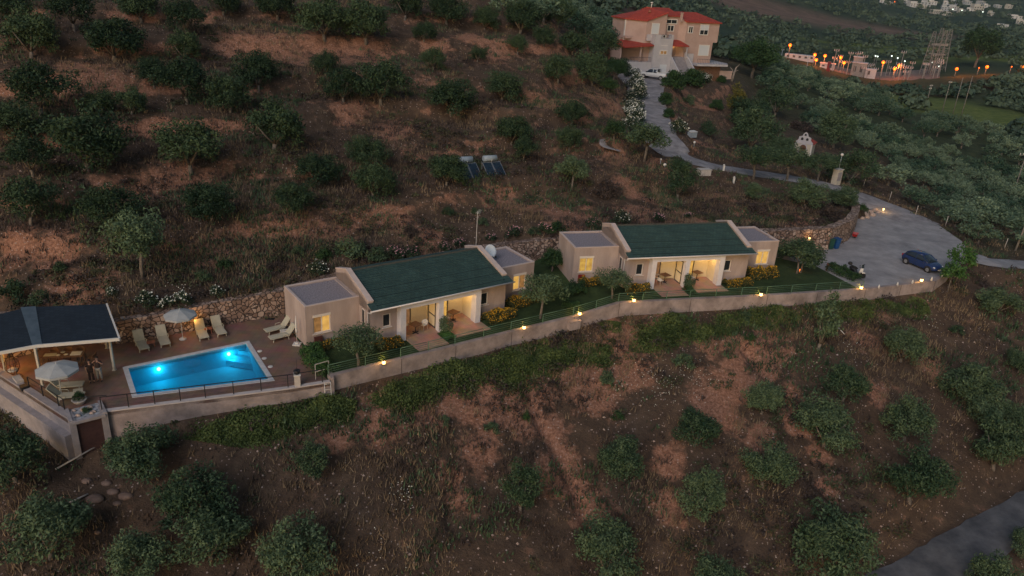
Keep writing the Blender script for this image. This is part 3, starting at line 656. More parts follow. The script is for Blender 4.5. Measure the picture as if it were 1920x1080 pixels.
def make_villa(loc, rz, label, first):
    H = 3.2; W1 = 4.083; D = 4.2; m_ = 1.6; XG = 16.1; XJ = 20.1; YP = -2.27; PL, PR = 6.35, 13.32
    v = empty('villa', loc, rz, label, 'villa', 'pair of green-roofed holiday villas')
    wx = [(.55, 1.85, .95, 2.25)]
    # wings
    def wing(x0, x1, holes, flip=False):
        w_ = MB(); w_.wall(x0, x1, -.6, H - .02, 0, .25, holes); w_.box(x0, x0 + .25, .25, D, -.6, H - .02); w_.box(x1 - .25, x1, .25, D, -.6, H - .02); w_.box(x0 + .25, x1 - .25, D - .25, D, -.6, H - .02)
        o = w_.build('side_wing', M_villa, v)
        c = MB(); t = .17; c.box(x0 - .01, x1 + .01, -.012, t, H - .02, H + .03); c.box(x0 - .01, x1 + .01, D - t, D + .01, H - .02, H + .03)
        if not flip: c.box(x0 - .01, x0 + t, t, D - t, H - .02, H + .03)
        else: c.box(x1 - t, x1 + .01, t, D - t, H - .02, H + .03)
        c.build('parapet_trim', M_trim, o)
        MB().box(x0 + .2, x1 - .2, .2, D - .2, H - .30, H - .09).build('flat_roof', M_flat, o)
        MB().box(x0 + .05, x1 - .05, .9, .95, -.5, H - .4).build('room_back', M_villa, o)
    wing(0, W1, wx); wing(XG, XJ, [(18.0, 19.3, .95, 2.25)], True)
    # main block
    zr = lambda y: 3.02 + (y + 2.40) * .283
    YR = 2.28; ZR = zr(YR)
    b = MB(); HL = [(5.2, 5.85, 1.1, 2.15)]; HR = [(13.75, 14.42, 1.1, 2.15)]
    b.wall(W1, PL, -.8, 2.95, -m_, -m_ + .25, HL); b.wall(PR, XG, -.8, 2.95, -m_, -m_ + .25, HR)
    prof_ = lambda dz: [(-m_, -.6), (-m_, zr(-m_) + dz), (YR, ZR + dz), (D, ZR + dz - .62), (D, -.6)]
    b.prismx([(-m_ + .25, -.8), (-m_ + .25, zr(-m_ + .25) - .12), (YR, ZR - .12), (D, ZR - .75), (D, -.8)], W1, W1 + .25)
    b.prismx([(-m_ + .25, -.8), (-m_ + .25, zr(-m_ + .25) - .12), (YR, ZR - .12), (D, ZR - .75), (D, -.8)], XG - .25, XG)
    b.box(W1 + .25, XG - .25, D - .25, D, -.8, ZR - .8)
    # porch recess walls
    PB = -.15
    b2_ = MB(); b2_.box(PL, PR, PB, PB + .2, -.3, 2.62) if False else None
    b.build('main_wall', M_villa, v)
    # porch lining (cream), with door holes in the back wall
    c = MB(); holes = [(6.95, 8.3, 0.02, 2.2), (10.15, 11.6, .02, 2.2)]
    c.wall(PL + .35, PR - .35, -.3, 2.6, PB, PB + .2, holes)
    c.box(PL + .2, PL + .35, -m_ + .02, PB + .2, -.3, 2.6); c.box(PR - .35, PR - .2, -m_ + .02, PB + .2, -.3, 2.6)
    c.box(9.66, 9.84, YP + .5, PB, -.3, 2.6)
    c.box(PL + .2, PR - .2, YP + .47, PB + .2, 2.601, 2.72)
    c.build('porch_lining', M_cream, v)
    # white portal frame
    f = MB(); P1, P2, P3, P4 = PL, PL + .42, 9.55, 9.95; z1 = 2.98; zo = 2.52
    f.box(PL, PL + .42, YP, -m_ + .0, -.8, zo); f.box(9.55, 9.95, YP, YP + .45, -.3, zo); f.box(PR - .45, PR, YP, -m_, -.8, zo)
    f.box(PL, PR, YP, YP + .45, zo, z1); f.box(PL, PL + .2, YP + .45, -m_, zo, z1); f.box(PR - .2, PR, YP + .45, -m_, zo, z1)
    f.build('portal_frame', M_white, v)
    # porch floor
    p = MB(); p.box(PL + .42, 9.3, -4.0 if not first else -4.3, PB, -.6, .03); p.box(10.2, PR + .1, -3.7 if first else -3.5, PB, -.6, .03); p.box(9.3, 10.2, YP - .1, PB, -.6, .027)
    p.build('porch_floor', M_porch, v)
    # sliding doors
    for (x0, x1, z0, z1_), mm in zip(holes, ([M_litD, M_litD], [M_litD, M_litA])):
        window(v, x0, x1, z0, z1_, PB - .02, mm, False, 'sliding_door')
    # framed opening in the divider
    q = MB(); xx = 9.60
    for (y0, y1, z0, z1_) in ((-1.6, -.45, 2.1, 2.17), (-1.6, -.45, 1.0, 1.06), (-1.6, -.45, .05, .11)): q.box(xx, xx + .055, y0, y1, z0, z1_)
    q.box(xx, xx + .055, -1.6, -1.54, .11, 2.1); q.box(xx, xx + .055, -.51, -.45, .11, 2.1)
    q.build('shutter_frame', M_dkframe, v)
    # windows
    ws = window(v, *wx[0], 0, [M_litB, M_litA] if first else [M_litC, M_litC], shut=True)
    window(v, 18.0, 19.3, .95, 2.25, 0, [M_litA, M_litB] if first else [M_litA, M_litA], shut=True)
    window(v, *HL[0], -m_, [M_darkglass]); window(v, *HR[0], -m_, [M_darkglass])
    # roof with stepped tile courses
    r = MB(); n = 22; y0 = -2.40; L = YR - y0
    for k in range(n):
        ya, yb = y0 + L * k / n, y0 + L * (k + 1) / n
        r.prismx([(ya, zr(ya) - .02), (ya, zr(ya) + .045), (yb, zr(yb) + .0), (yb, zr(yb) - .02)], W1 + .40, XG - .40)
    r.prismx([(y0, zr(y0) - .02), (y0, zr(y0) + .03), (-m_ - .02, zr(-m_) + .02), (-m_ - .02, zr(-m_) - .02)], W1 - .1, W1 + .4)
    r.prismx([(y0, zr(y0) - .02), (y0, zr(y0) + .03), (-m_ - .02, zr(-m_) + .02), (-m_ - .02, zr(-m_) - .02)], XG - .4, XG + .12)
    r.prismx([(YR, ZR - .02), (YR, ZR + .03), (D + .2, ZR - .68), (D + .2, ZR - .73)], W1 + .4, XG - .4)
    ro = r.build('roof', M_green, v)
    MB().prismx([(YR - .12, ZR + .0), (YR, ZR + .09), (YR + .12, ZR + .0)], W1 + .42, XG - .42).build('ridge_cap', mat('ridge', (.05, .05, .04), (.075, .07, .055), .9, 3) if 'ridge' not in MATS else MATS['ridge'], ro)
    # gable parapets
    for x0, x1 in ((W1 - .02, W1 + .40), (XG - .40, XG + .02)):
        g = MB(); g.prismx([(-m_ + .0, 2.6), (-m_ + .0, zr(-m_) + .16), (YR, ZR + .16), (D, ZR - .45), (D, 2.6)], x0 + .02, x1 - .02)
        go = g.build('gable_parapet', M_villa, v)
        g = MB(); g.prismx([(-m_ - .03, zr(-m_) + .13), (-m_ - .03, zr(-m_) + .21), (YR, ZR + .23), (YR, ZR + .163), (-m_, zr(-m_) + .163)], x0, x1)
        g.prismx([(YR, ZR + .163), (YR, ZR + .23), (D + .03, ZR - .38), (D + .03, ZR - .447)], x0, x1)
        g.build('coping', M_trim, go)
    # gutter and downpipes
    g = MB(); g.tube([(3.85, -2.46, 2.99), (XG + .25, -2.46, 2.99)], .062, 8); g.box(W1 - .1, XG + .1, -2.43, -2.38, 2.93, 3.0)
    gg = g.build('gutter', M_gutter, v)
    MB().tube([(3.9, -2.46, 2.95), (3.9, -2.42, 2.85), (3.98, -1.70, 2.62), (4.0, -1.66, 2.45), (4.0, -1.66, .1)], .045, 6).build('downpipe', M_gutter, gg)
    # eaves soffit
    MB().box(W1, PL, -2.38, -m_, 2.92, 2.955).build('soffit', M_villa, v); MB().box(PR, XG, -2.38, -m_, 2.92, 2.955).build('soffit', M_villa, v)
    # slit window on the left gable wall
    s_ = MB(); s_.box(W1 - .03, W1 + .02, -1.0, -.55, 1.2, 2.5); so_ = s_.build('window', M_fr, v); MB().box(W1 - .045, W1 - .03, -.95, -.60, 1.26, 2.44).build('pane', M_darkglass, so_)
    # meter box and fire box
    bx_ = MB(); bx_.box(.55, 1.15, -.16, 0, .18, .72); bx_.build('meter_box', M_red if not first else mat('brown_box', (.10, .035, .03), None, .5), v, None)
    # porch lamps
    for lx, e in ((7.9, 9), (12.3, 19)):
        l = MB(); l.lathe([(.02, 0), (.10, -.03), (.11, -.07), (.06, -.11), (.01, -.12)], 10); lo = l.build('porch_lamp', emit_lamp, v, (lx, -1.0, 2.59))
        point_light('porch_light', (lx, -1.0, 2.38), e, (1.0, .66, .30), .08, v)
    return v
emit_lamp = emit('lamp_glow', (1.0, .62, .25), 3)
V1 = make_villa((b1[0], b1[1], 0.0), a1, 'green-roofed villa beside the swimming pool, with the satellite dish on its roof', True)
V2 = make_villa((b2[0], b2[1], 1.062), a2, 'green-roofed villa next to the gravel parking lot, with a red box on its wall', False)

# ================================================================ VEGETATION
def leaf_quads(rng, C, Nrm, L, Wd, jit=.9):
    n = len(C); d = rng.normal(size=(n, 3)); d /= np.linalg.norm(d, axis=1)[:, None]
    nn = Nrm + rng.normal(size=(n, 3)) * jit; nn /= np.linalg.norm(nn, axis=1)[:, None] + 1e-9
    u = np.cross(nn, d); u /= np.linalg.norm(u, axis=1)[:, None] + 1e-9; v = np.cross(nn, u)
    l = (L * rng.uniform(.6, 1.3, n))[:, None]; w_ = (Wd * rng.uniform(.6, 1.3, n))[:, None]
    V = np.stack([C - u * l / 2, C - v * w_ / 2 + u * l * .05, C + u * l / 2, C + v * w_ / 2 + u * l * .05], 1).reshape(-1, 3)
    F = np.arange(4 * n).reshape(n, 4); return V, F
def clumps(rng, cs, rs, per, L, Wd, flat=.85, power=.35):
    Vs, Fs, k = [], [], 0
    for c, r in zip(cs, rs):
        n = max(6, int(per * (r ** 2))); d = rng.normal(size=(n, 3)); d /= np.linalg.norm(d, axis=1)[:, None]
        rad = r * rng.uniform(0, 1, n)[:, None] ** power; C = np.array(c) + d * rad * np.array([1, 1, flat])
        V, F = leaf_quads(rng, C, d * .8 + np.array([0, 0, .35]), L, Wd); Vs.append(V); Fs.append(F + k); k += len(V)
    return np.concatenate(Vs), np.concatenate(Fs)
M_olive = leaf_mat('olive_leaves', (.020, .047, .022), (.102, .150, .078), 1.1, .35)
M_oliveD = leaf_mat('shaded_olive_leaves', (.011, .031, .014), (.058, .096, .044), 1.1, .35)  # darker copy of olive_leaves, the hillside's shade put into the colour
M_olive2 = leaf_mat('grove_leaves', (.030, .068, .040), (.155, .215, .135), .9, .5)
M_dense = leaf_mat('dark_leaves', (.012, .034, .012), (.042, .090, .028), 1.4, .2)
M_fresh = leaf_mat('fresh_leaves', (.025, .07, .018), (.075, .165, .038), 1.6, .1)
M_yel = leaf_mat('yellowing_leaves', (.05, .06, .015), (.18, .15, .03), 1.2, .1)
M_dryb = leaf_mat('dry_twigs', (.03, .022, .02), (.09, .065, .055), 1.2, .2)
M_olea = leaf_mat('oleander_leaves', (.018, .035, .018), (.05, .08, .04), 1.6, .2)
M_bark = mat('bark', (.10, .085, .07), (.19, .16, .135), .95, 5, .4, 20)
M_fwhite = mat('white_petals', (.62, .62, .52), (.8, .8, .72), .8, 5)
M_fpink = mat('pink_petals', (.45, .20, .22), (.60, .34, .36), .8, 5)
M_fyel = mat('yellow_petals', (.45, .20, .01), (.62, .36, .02), .8, 3)
def shell_clumps(rng, a, b_, h, zc, n, r0, r1, lump=.32):
    cs, rs = [], []
    for i in range(n):
        t = rng.uniform(0, 2 * PI); u = rng.uniform(-.75, 1); rr = math.sqrt(max(0, 1 - u * u)); k = rng.uniform(.45, 1.0) ** .6 * (1 + rng.uniform(-lump, lump))
        cs.append((a * rr * math.cos(t) * k, b_ * rr * math.sin(t) * k, zc + h * u * k)); rs.append(rng.uniform(r0, r1))
    return cs, rs
def tree_proto(seed, W_=5.0, Hh=4.3, n=40, per=240, L=.26, Wd=.11, m=None, clear=.5, mtrunk=None, name='olive_tree', r0=.45, r1=.95, stems=1, trunk_r=.17):
    rng = np.random.default_rng(seed); rnd = random.Random(seed)
    a = W_ / 2 - r1 * .45; hh = (Hh - clear) / 2 - r1 * .5; zc = clear + (Hh - clear) / 2
    cs, rs = shell_clumps(rng, a * rng.uniform(.9, 1.05), a * rng.uniform(.9, 1.05), hh, zc, n, r0, r1)
    V, F = clumps(rng, cs, rs, per, L, Wd)
    root = empty(name)
    np_mesh('crown', V, F, m or M_olive, root)
    t = MB()
    for s_ in range(stems):
        ox = (s_ - (stems - 1) / 2) * .5; top = clear + .35; p = Vector((ox, 0, -.4)); q = Vector((ox * 1.3 + rnd.uniform(-.15, .15), rnd.uniform(-.15, .15), top))
        t.tube([p, (p + q) / 2 + Vector((rnd.uniform(-.08, .08), rnd.uniform(-.08, .08), 0)), q], [trunk_r * 1.25, trunk_r, trunk_r * .85], 8)
        for k in range(4):
            an = k * PI / 2 + rnd.uniform(-.4, .4); e = Vector((a * .6 * math.cos(an), a * .6 * math.sin(an), zc + rnd.uniform(0, .5)))
            t.tube([q - Vector((0, 0, .1)), q.lerp(e, .5) + Vector((0, 0, -.15)), e], [trunk_r * .6, trunk_r * .4, trunk_r * .15], 6)
    t.build('trunk', mtrunk or M_bark, root)
    return root
PROTO = {}
def far_away(o): o.location = (0, -200, -100)
PROTO['olive'] = [tree_proto(s, n=52, per=230, clear=.1, Hh=4.0) for s in (1, 2, 3, 4, 5)]
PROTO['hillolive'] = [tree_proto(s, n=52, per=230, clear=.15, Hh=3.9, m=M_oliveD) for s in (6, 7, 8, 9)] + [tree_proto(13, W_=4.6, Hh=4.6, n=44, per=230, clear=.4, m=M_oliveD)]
PROTO['lean'] = [tree_proto(s, W_=4.2, Hh=4.9, n=40, per=230, clear=.2) for s in (11, 12)]
PROTO['trunked'] = [tree_proto(s, W_=4.6, Hh=4.6, n=34, per=230, clear=1.5, trunk_r=.13) for s in (21, 22)]
PROTO['grove'] = [tree_proto(s, W_=5.4, Hh=4.4, n=30, per=75, L=.42, Wd=.22, m=M_olive2, clear=.5) for s in (31, 32, 33, 34)]
PROTO['dark'] = [tree_proto(41, W_=5, Hh=4.6, n=50, per=240, L=.24, Wd=.16, m=M_dense, clear=.8, name='broadleaf_tree')]
PROTO['fresh'] = [tree_proto(51, W_=3.2, Hh=4.2, n=26, per=170, L=.26, Wd=.20, m=M_fresh, clear=1.5, trunk_r=.06, name='young_tree', r0=.35, r1=.7)]
PROTO['twin'] = [tree_proto(61, W_=4.4, Hh=4.2, n=36, per=240, clear=1.1, stems=2, trunk_r=.09)]
PROTO['column'] = [tree_proto(71, W_=2.4, Hh=4.6, n=34, per=260, L=.22, Wd=.14, m=M_olive, clear=.1, r0=.35, r1=.6)]
PROTO['yellow'] = [tree_proto(72, W_=3.0, Hh=4.0, n=26, per=200, L=.24, Wd=.14, m=M_yel, clear=.2, name='bush_tree')]
def bush_proto(seed, W_, Hh, m, name='bush', per=260, L=.16, Wd=.09, flow=None, nf=0, fs=.10, n=16):
    rng = np.random.default_rng(seed); a = W_ / 2 * .72; cs, rs = [], []
    for i in range(n):
        t = rng.uniform(0, 2 * PI); k = rng.uniform(0, 1) ** .5; h_ = (1 - k * k * .6)
        cs.append((a * k * math.cos(t), a * k * math.sin(t), Hh * rng.uniform(.25, .72) * h_)); rs.append(W_ * rng.uniform(.14, .22))
    V, F = clumps(rng, cs, rs, per / (W_ * .18) ** .6, L, Wd); V[:, 2] = np.maximum(V[:, 2], -.1)
    root = empty(name); np_mesh('foliage', V, F, m, root)
    if flow:
        Cs = []
        for i in range(nf):
            j = rng.integers(len(cs)); d = rng.normal(size=3); d[2] = abs(d[2]) * 1.2; d /= np.linalg.norm(d); Cs.append(np.array(cs[j]) + d * rs[j] * rng.uniform(.9, 1.1))
        V, F = leaf_quads(rng, np.array(Cs), np.tile([0, -.5, .8], (nf, 1)), fs, fs, .5); tag(np_mesh('flowers', V, F, flow, root), kind='stuff')
    return root
PROTO['bush'] = [bush_proto(81, 2.2, 1.5, M_olive), bush_proto(82, 2.2, 1.4, M_dense)]
PROTO['roundshrub'] = [bush_proto(83, 2.4, 2.1, M_dense, 'shrub', 420, .16, .10, n=24)]
PROTO['drybush'] = [bush_proto(84, 2.6, 1.3, M_dryb)]
PROTO['whiteol'] = [bush_proto(85, 3.4, 3.0, M_olea, 'oleander', 200, .24, .09, M_fwhite, 420, .17, 26), bush_proto(86, 3.4, 3.0, M_olea, 'oleander', 200, .24, .09, M_fwhite, 380, .17, 26)]
PROTO['smallwhite'] = [bush_proto(87, 1.8, 1.5, M_olea, 'oleander', 220, .2, .08, M_fwhite, 90, .13)]
PROTO['pinkol'] = [bush_proto(88, 2.0, 1.3, M_olea, 'oleander', 220, .2, .08, M_fpink, 70, .13)]
PWID = {'olive': 5.0, 'lean': 4.2, 'hillolive': 5.0, 'trunked': 4.6, 'grove': 5.4, 'dark': 5, 'fresh': 3.2, 'twin': 4.4, 'column': 2.4, 'yellow': 3, 'bush': 2.2, 'roundshrub': 2.4, 'drybush': 2.6, 'whiteol': 3.4, 'smallwhite': 1.8, 'pinkol': 2.0}
USED = {}
rt = random.Random(5)
NTREE = [0]
def plant(kind, loc, scale, label, cat, group=None, vi=None, hz=1.0):
    pr = PROTO[kind]; i = rt.randrange(len(pr)) if vi is None else vi
    if (kind, i) not in USED: o = pr[i]; USED[(kind, i)] = 1
    else: o = copy_tree(pr[i])
    o.location = (float(loc[0]), float(loc[1]), float(loc[2])); o.rotation_euler = (0, 0, rt.uniform(0, 6.28)); o.scale = (scale * rt.uniform(.88, 1.12), scale * rt.uniform(.88, 1.12), scale * hz * rt.uniform(.94, 1.08))
    o['label'] = label; o['category'] = cat
    if group: o['group'] = group
    elif 'group' in o: del o['group']
    NTREE[0] += 1; return o
def put(px, py, wpx, kind, label, cat=None, group=None, hz=1.0, vi=None):
    q = G(px, py); s_ = wpx / ppm(q) / PWID[kind]
    cat = cat or {'bush': 'bush', 'roundshrub': 'shrub', 'drybush': 'bush', 'whiteol': 'oleander', 'smallwhite': 'oleander', 'pinkol': 'oleander'}.get(kind, 'tree')
    return plant(kind, q, s_, label, cat, group, vi, hz)
H1 = 'trees on the hillside above the villas'; F1 = 'olive trees on the slope below the villas'
def ordw(i): return ['first', 'second', 'third', 'fourth', 'fifth', 'sixth', 'seventh', 'eighth', 'ninth', 'tenth', 'eleventh', 'twelfth', 'thirteenth', 'fourteenth', 'fifteenth', 'sixteenth'][i]
# hillside above: rows from the top of the photo downwards, each ordered from the left
ROWS = [
 ('along the top edge of the hillside', [(20, 60, 90), (140, 62, 90), (265, 45, 85), (350, 70, 80), (420, 32, 70), (520, 40, 80), (610, 78, 100), (685, 85, 100), (760, 40, 80), (838, 50, 75), (910, 62, 60), (975, 68, 78), (1045, 55, 70)]),
 ('in the second row of the upper slope', [(60, 112, 125), (215, 118, 110), (345, 118, 72), (795, 82, 48), (1020, 92, 50), (1072, 105, 58), (1128, 112, 64)]),
 ('in the third row, around the bare red patches', [(290, 170, 75), (350, 200, 105), (485, 172, 90), (610, 145, 55), (812, 136, 52), (895, 120, 40), (970, 106, 42), (1045, 158, 72), (1110, 165, 80), (1158, 150, 50)]),
 ('in the fourth row across the hillside', [(80, 222, 115), (190, 218, 62), (248, 218, 62), (430, 215, 95), (645, 195, 85), (715, 198, 100), (845, 222, 95), (942, 194, 78)]),
 ('in the fifth row across the hillside', [(35, 270, 95), (165, 322, 150), (515, 284, 120), (690, 315, 76), (960, 276, 78), (1070, 238, 62)]),
 ('in the sixth row, above the dirt track', [(62, 335, 90), (360, 330, 125), (597, 352, 82), (700, 372, 88), (982, 306, 56), (1066, 288, 56)]),
 ('in the lowest row, just above the dirt track', [(60, 425, 115), (215, 428, 105), (395, 418, 98), (548, 405, 84), (838, 352, 82)]),
]
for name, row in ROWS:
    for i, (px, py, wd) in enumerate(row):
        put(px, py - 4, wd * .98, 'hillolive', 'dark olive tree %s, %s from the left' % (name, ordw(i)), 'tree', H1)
put(1072, 356, 68, 'trunked', 'olive tree with a bare thin trunk standing alone right of the solar panels', 'tree', None, vi=0)
put(268, 520, 128, 'trunked', 'wide dark olive tree with a visible bare trunk above the pool umbrella', 'tree', None, vi=1)
put(1208, 303, 92, 'trunked', 'spreading olive tree with forked trunk at the bend of the grey drive', 'tree', None, hz=.8, vi=0)
put(1150, 262, 40, 'dark', 'small dark tree squeezed between the last white oleander and the forked olive', 'tree')
put(1270, 373, 68, 'lean', 'tall bushy olive tree above the middle of the right villa, below the drive', 'tree', hz=1.0)
put(1412, 378, 38, 'lean', 'small round olive tree on the bare bank between the right villa and the drive', 'tree', hz=.8)
put(1510, 388, 84, 'olive', 'low wide olive on the bank left of the gate pillar', 'tree', hz=.75)
put(1580, 386, 66, 'olive', 'low grey olive directly under the gate pillar', 'tree', hz=.75)
put(1560, 412, 60, 'drybush', 'withered brown scrub at the top of the curved stone wall', 'bush')
put(1612, 402, 26, 'bush', 'dark green bush beside the end of the curved stone wall', 'bush', vi=1)
for i, (px, py, wd) in enumerate([(1412, 336, 78), (1475, 338, 74), (1532, 342, 66)]):
    put(px, py, wd, 'trunked', 'open olive with bare trunk on the far edge of the drive, %s from the left' % ordw(i), 'tree', 'three trunked olives along the drive', hz=.85)
put(1592, 348, 92, 'olive', 'big round olive behind the gate pillar with the globe lamp', 'tree')
put(1408, 282, 92, 'olive', 'large grey olive left of the little chapel, the nearest of the clump', 'tree', vi=0)
put(1395, 240, 80, 'olive', 'pale olive behind the clump left of the chapel, beside the yellowing bush', 'tree', vi=1)
put(1376, 222, 46, 'yellow', 'pointed yellowing tree in the garden below the big house', 'tree')
put(1462, 300, 62, 'olive', 'round olive touching the left side of the little chapel', 'tree', vi=2)
put(1452, 218, 76, 'olive', 'big dark olive uphill from the little chapel', 'tree', vi=3)
put(1560, 276, 84, 'olive', 'broad olive directly right of the little chapel', 'tree', vi=4)
put(1500, 245, 50, 'drybush', 'brownish leafless thicket behind the little chapel', 'bush')
put(1410, 146, 92, 'dark', 'very large dense dark tree at the right of the red-roofed house', 'tree', hz=.9)
put(1248, 196, 34, 'roundshrub', 'clipped round shrub at the right edge of the drive, upper of the stacked pair', 'shrub')
put(1253, 221, 27, 'roundshrub', 'clipped round shrub at the right edge of the drive, lower of the stacked pair', 'shrub')
put(1262, 168, 55, 'roundshrub', 'wide dark clipped shrub in front of the outside stairs of the house', 'shrub')
put(1297, 162, 52, 'roundshrub', 'wide dark clipped shrub left of the white-flowered bush at the house', 'shrub')
put(1342, 205, 30, 'roundshrub', 'single clipped green shrub standing alone on the dry garden slope', 'shrub')
put(1352, 155, 22, 'roundshrub', 'tiny round shrub below the terrace of the big house', 'shrub')
put(1318, 154, 34, 'whiteol', 'white-flowering oleander right below the terrace of the red-roofed house', 'oleander')
put(1272, 250, 42, 'smallwhite', 'cream-flowering bush on the right side of the drive bend', 'oleander')
put(1325, 255, 46, 'bush', 'green feathery bush on the dry garden slope near the white hut box', 'bush', vi=0)
put(1292, 195, 30, 'bush', 'small grey bush between the clipped shrubs on the garden slope', 'bush', vi=0)
for i, (px, py, wd) in enumerate([(1176, 128, 30), (1184, 146, 34), (1190, 166, 40), (1192, 188, 44), (1186, 208, 42), (1186, 228, 52), (1178, 244, 44)]):
    put(px, py, wd, 'whiteol', 'oleander covered in white flowers along the left of the drive, %s from the house' % ordw(i), 'oleander', 'white oleanders along the drive')
for i, (px, py, wd) in enumerate([(1150, 152, 44), (1168, 118, 40), (1140, 175, 30)]):
    put(px, py, wd, 'dark', 'dark tree behind the white oleander row, %s' % ['middle one of three', 'the one nearest the house', 'the one farthest from the house'][i], 'tree', 'dark trees behind the oleander row')
# behind the stone wall
SH = [(30, 560, 70, 'bush'), (75, 572, 50, 'bush'), (112, 508, 34, 'bush'), (380, 528, 38, 'bush'), (420, 500, 36, 'bush'), (560, 478, 34, 'bush'), (603, 484, 46, 'bush'), (655, 486, 70, 'bush'), (705, 490, 52, 'bush'), (905, 422, 28, 'bush'), (890, 402, 22, 'bush'), (840, 405, 30, 'bush'), (515, 505, 40, 'drybush'), (1140, 366, 66, 'drybush'), (770, 440, 40, 'drybush'), (1045, 437, 46, 'bush'), (1000, 440, 30, 'bush'), (1420, 400, 50, 'drybush')]
SH.sort(key=lambda t: t[0]); ORD = list(range(len(SH)))
for i, (px, py, wd, k) in enumerate(SH):
    put(px, py, wd, k, ['low dark green bush', 'low withered bush'][k == 'drybush'] + ' on the bank behind the villas, %s bush from the left' % (['seventeenth', 'eighteenth'][i - 16] if i > 15 else ordw(ORD[i]) if ORD[i] < 16 else ['seventeenth', 'eighteenth'][ORD[i] - 16]), 'bush', 'bushes on the bank above the stone wall')
FLW = [(208, 556, 30, 'smallwhite', 'sparse white-flowered bush behind the pavilion roof'), (275, 572, 44, 'smallwhite', 'sparse pale-flowered bush at the left end of the stone wall'), (312, 576, 34, 'smallwhite', 'pale-flowered bush behind the open umbrella, left of the bright white one'), (341, 572, 42, 'smallwhite', 'bright white-flowering oleander above the open poolside umbrella'), (405, 556, 34, 'smallwhite', 'white-flowering bush on the stone wall above the loungers'), (597, 515, 44, 'smallwhite', 'bright white oleander behind the flat left wing of the near villa'), (740, 484, 46, 'pinkol', 'pink oleander behind the near villa roof, leftmost of the pink ones'), (775, 480, 44, 'pinkol', 'pink oleander behind the near villa roof, second of the pink ones'), (832, 470, 36, 'pinkol', 'pink oleander left of the television aerial'), (860, 464, 36, 'pinkol', 'pink oleander directly left behind the television aerial'), (918, 452, 30, 'pinkol', 'pink oleander right of the television aerial'), (965, 445, 44, 'pinkol', 'pink and cream oleander behind the satellite dish'), (1020, 436, 40, 'pinkol', 'pink oleander over the wall between the two villas'), (1112, 424, 34, 'pinkol', 'pink oleander left of the tall white one behind the far villa'), (1166, 418, 40, 'smallwhite', 'tall white oleander behind the left gable of the far villa'), (1232, 414, 30, 'pinkol', 'small pink oleander behind the far villa roof, left one'), (1290, 410, 26, 'pinkol', 'small pink oleander behind the far villa roof, right one')]
for px, py, wd, k, lb in FLW: put(px, py, wd, k, lb, 'oleander', 'flowering oleanders above the stone wall')
# slope below the villas
FG = [
 (30, 905, 140, 'olive', 'dark olive at the left edge below the pool terrace corner', .8), (92, 1050, 165, 'olive', 'huge dark olive in the bottom left corner of the slope', .9),
 (272, 888, 152, 'olive', 'dark bushy olive against the pool wall right of the dark shed door', .75), (372, 985, 140, 'olive', 'large dark olive below the pool, beside the scattered boulders', .95),
 (392, 1052, 150, 'olive', 'dark olive merging with the one above it at lower left', .8), (262, 1085, 130, 'olive', 'dark olive cut by the bottom edge, left of the paired ones', .8), (560, 1095, 150, 'olive', 'grey-green olive cut by the bottom edge below the pool', .95),
 (588, 900, 82, 'lean', 'upright dark olive alone below the ladder', .8), (975, 962, 84, 'lean', 'tall narrow dark olive in the middle of the bare slope', 1.05), (1160, 893, 100, 'olive', 'rounded olive right of the eroded gully', .95),
 (1135, 1082, 130, 'olive', 'big olive at bottom centre of the slope', 1), (1300, 838, 96, 'olive', 'olive below the white wildflowers patch', .85), (1428, 777, 80, 'olive', 'small round olive under the pinkish scree', .9),
 (1578, 752, 92, 'olive', 'round olive below the white plastic pipe', .85), (1537, 657, 58, 'column', 'narrow upright dark green tree just under the wall left of the white pipe', .95), (1688, 680, 80, 'olive', 'olive right of the white plastic pipe', .95),
 (1792, 626, 36, 'bush', 'tiny bush on the upper right slope', .8), (1808, 752, 104, 'olive', 'wide olive in the upper right part of the slope', .8), (1542, 838, 114, 'olive', 'dense olive in the centre right, above the pale dirt strip', .9),
 (1695, 828, 102, 'olive', 'rounded olive in the row centre right, right of the pale dirt strip', .85), (1908, 700, 60, 'olive', 'olive cut by the right edge of the photo, high on the slope', .9), (1872, 590, 92, 'olive', 'low dark olive near the track at the right edge', .6),
 (1430, 915, 108, 'olive', 'olive standing over the tuft of dry straw, centre right', .95), (1308, 968, 100, 'olive', 'tall olive right of the bottom centre', 1.05), (1705, 943, 130, 'olive', 'big dark olive just above the asphalt road', .9),
 (1862, 880, 126, 'olive', 'wide pale olive by the right edge above the road', .95), (1850, 800, 90, 'olive', 'pale olive in the cluster at the right edge, uppermost', .8), (1915, 820, 80, 'olive', 'pale olive in the cluster cut by the right edge', .9),
 (1545, 1082, 165, 'olive', 'very large olive left of the asphalt road at the bottom', .9), (1340, 1120, 100, 'olive', 'olive whose top shows at the bottom edge', .9), (1850, 1118, 115, 'olive', 'olive right of the asphalt road at the bottom edge', .9), (1915, 1042, 70, 'olive', 'dark olive at the far side of the asphalt road, right edge', .9),
 (1135, 720, 38, 'bush', 'small olive shrub just below the creeper, in the middle', 1.1), (835, 794, 30, 'bush', 'little dark bush on red soil, leftmost of the small ones', .9), (923, 809, 36, 'bush', 'little rounded green bush on the red soil', .9),
 (985, 790, 20, 'bush', 'thin upright bush at the top of the gully', 2.0), (1157, 786, 34, 'bush', 'bright green small bush above the rounded olive', .8), (1280, 688, 44, 'bush', 'small grey bush under the creeper near the scree', 1.1), (1405, 640, 24, 'bush', 'small shrub at the top of the pink scree gully', 1.3),
 (1400, 600, 30, 'bush', 'low bush under the wall above the scree', .8), (1105, 600, 1, 'bush', '', 0)]
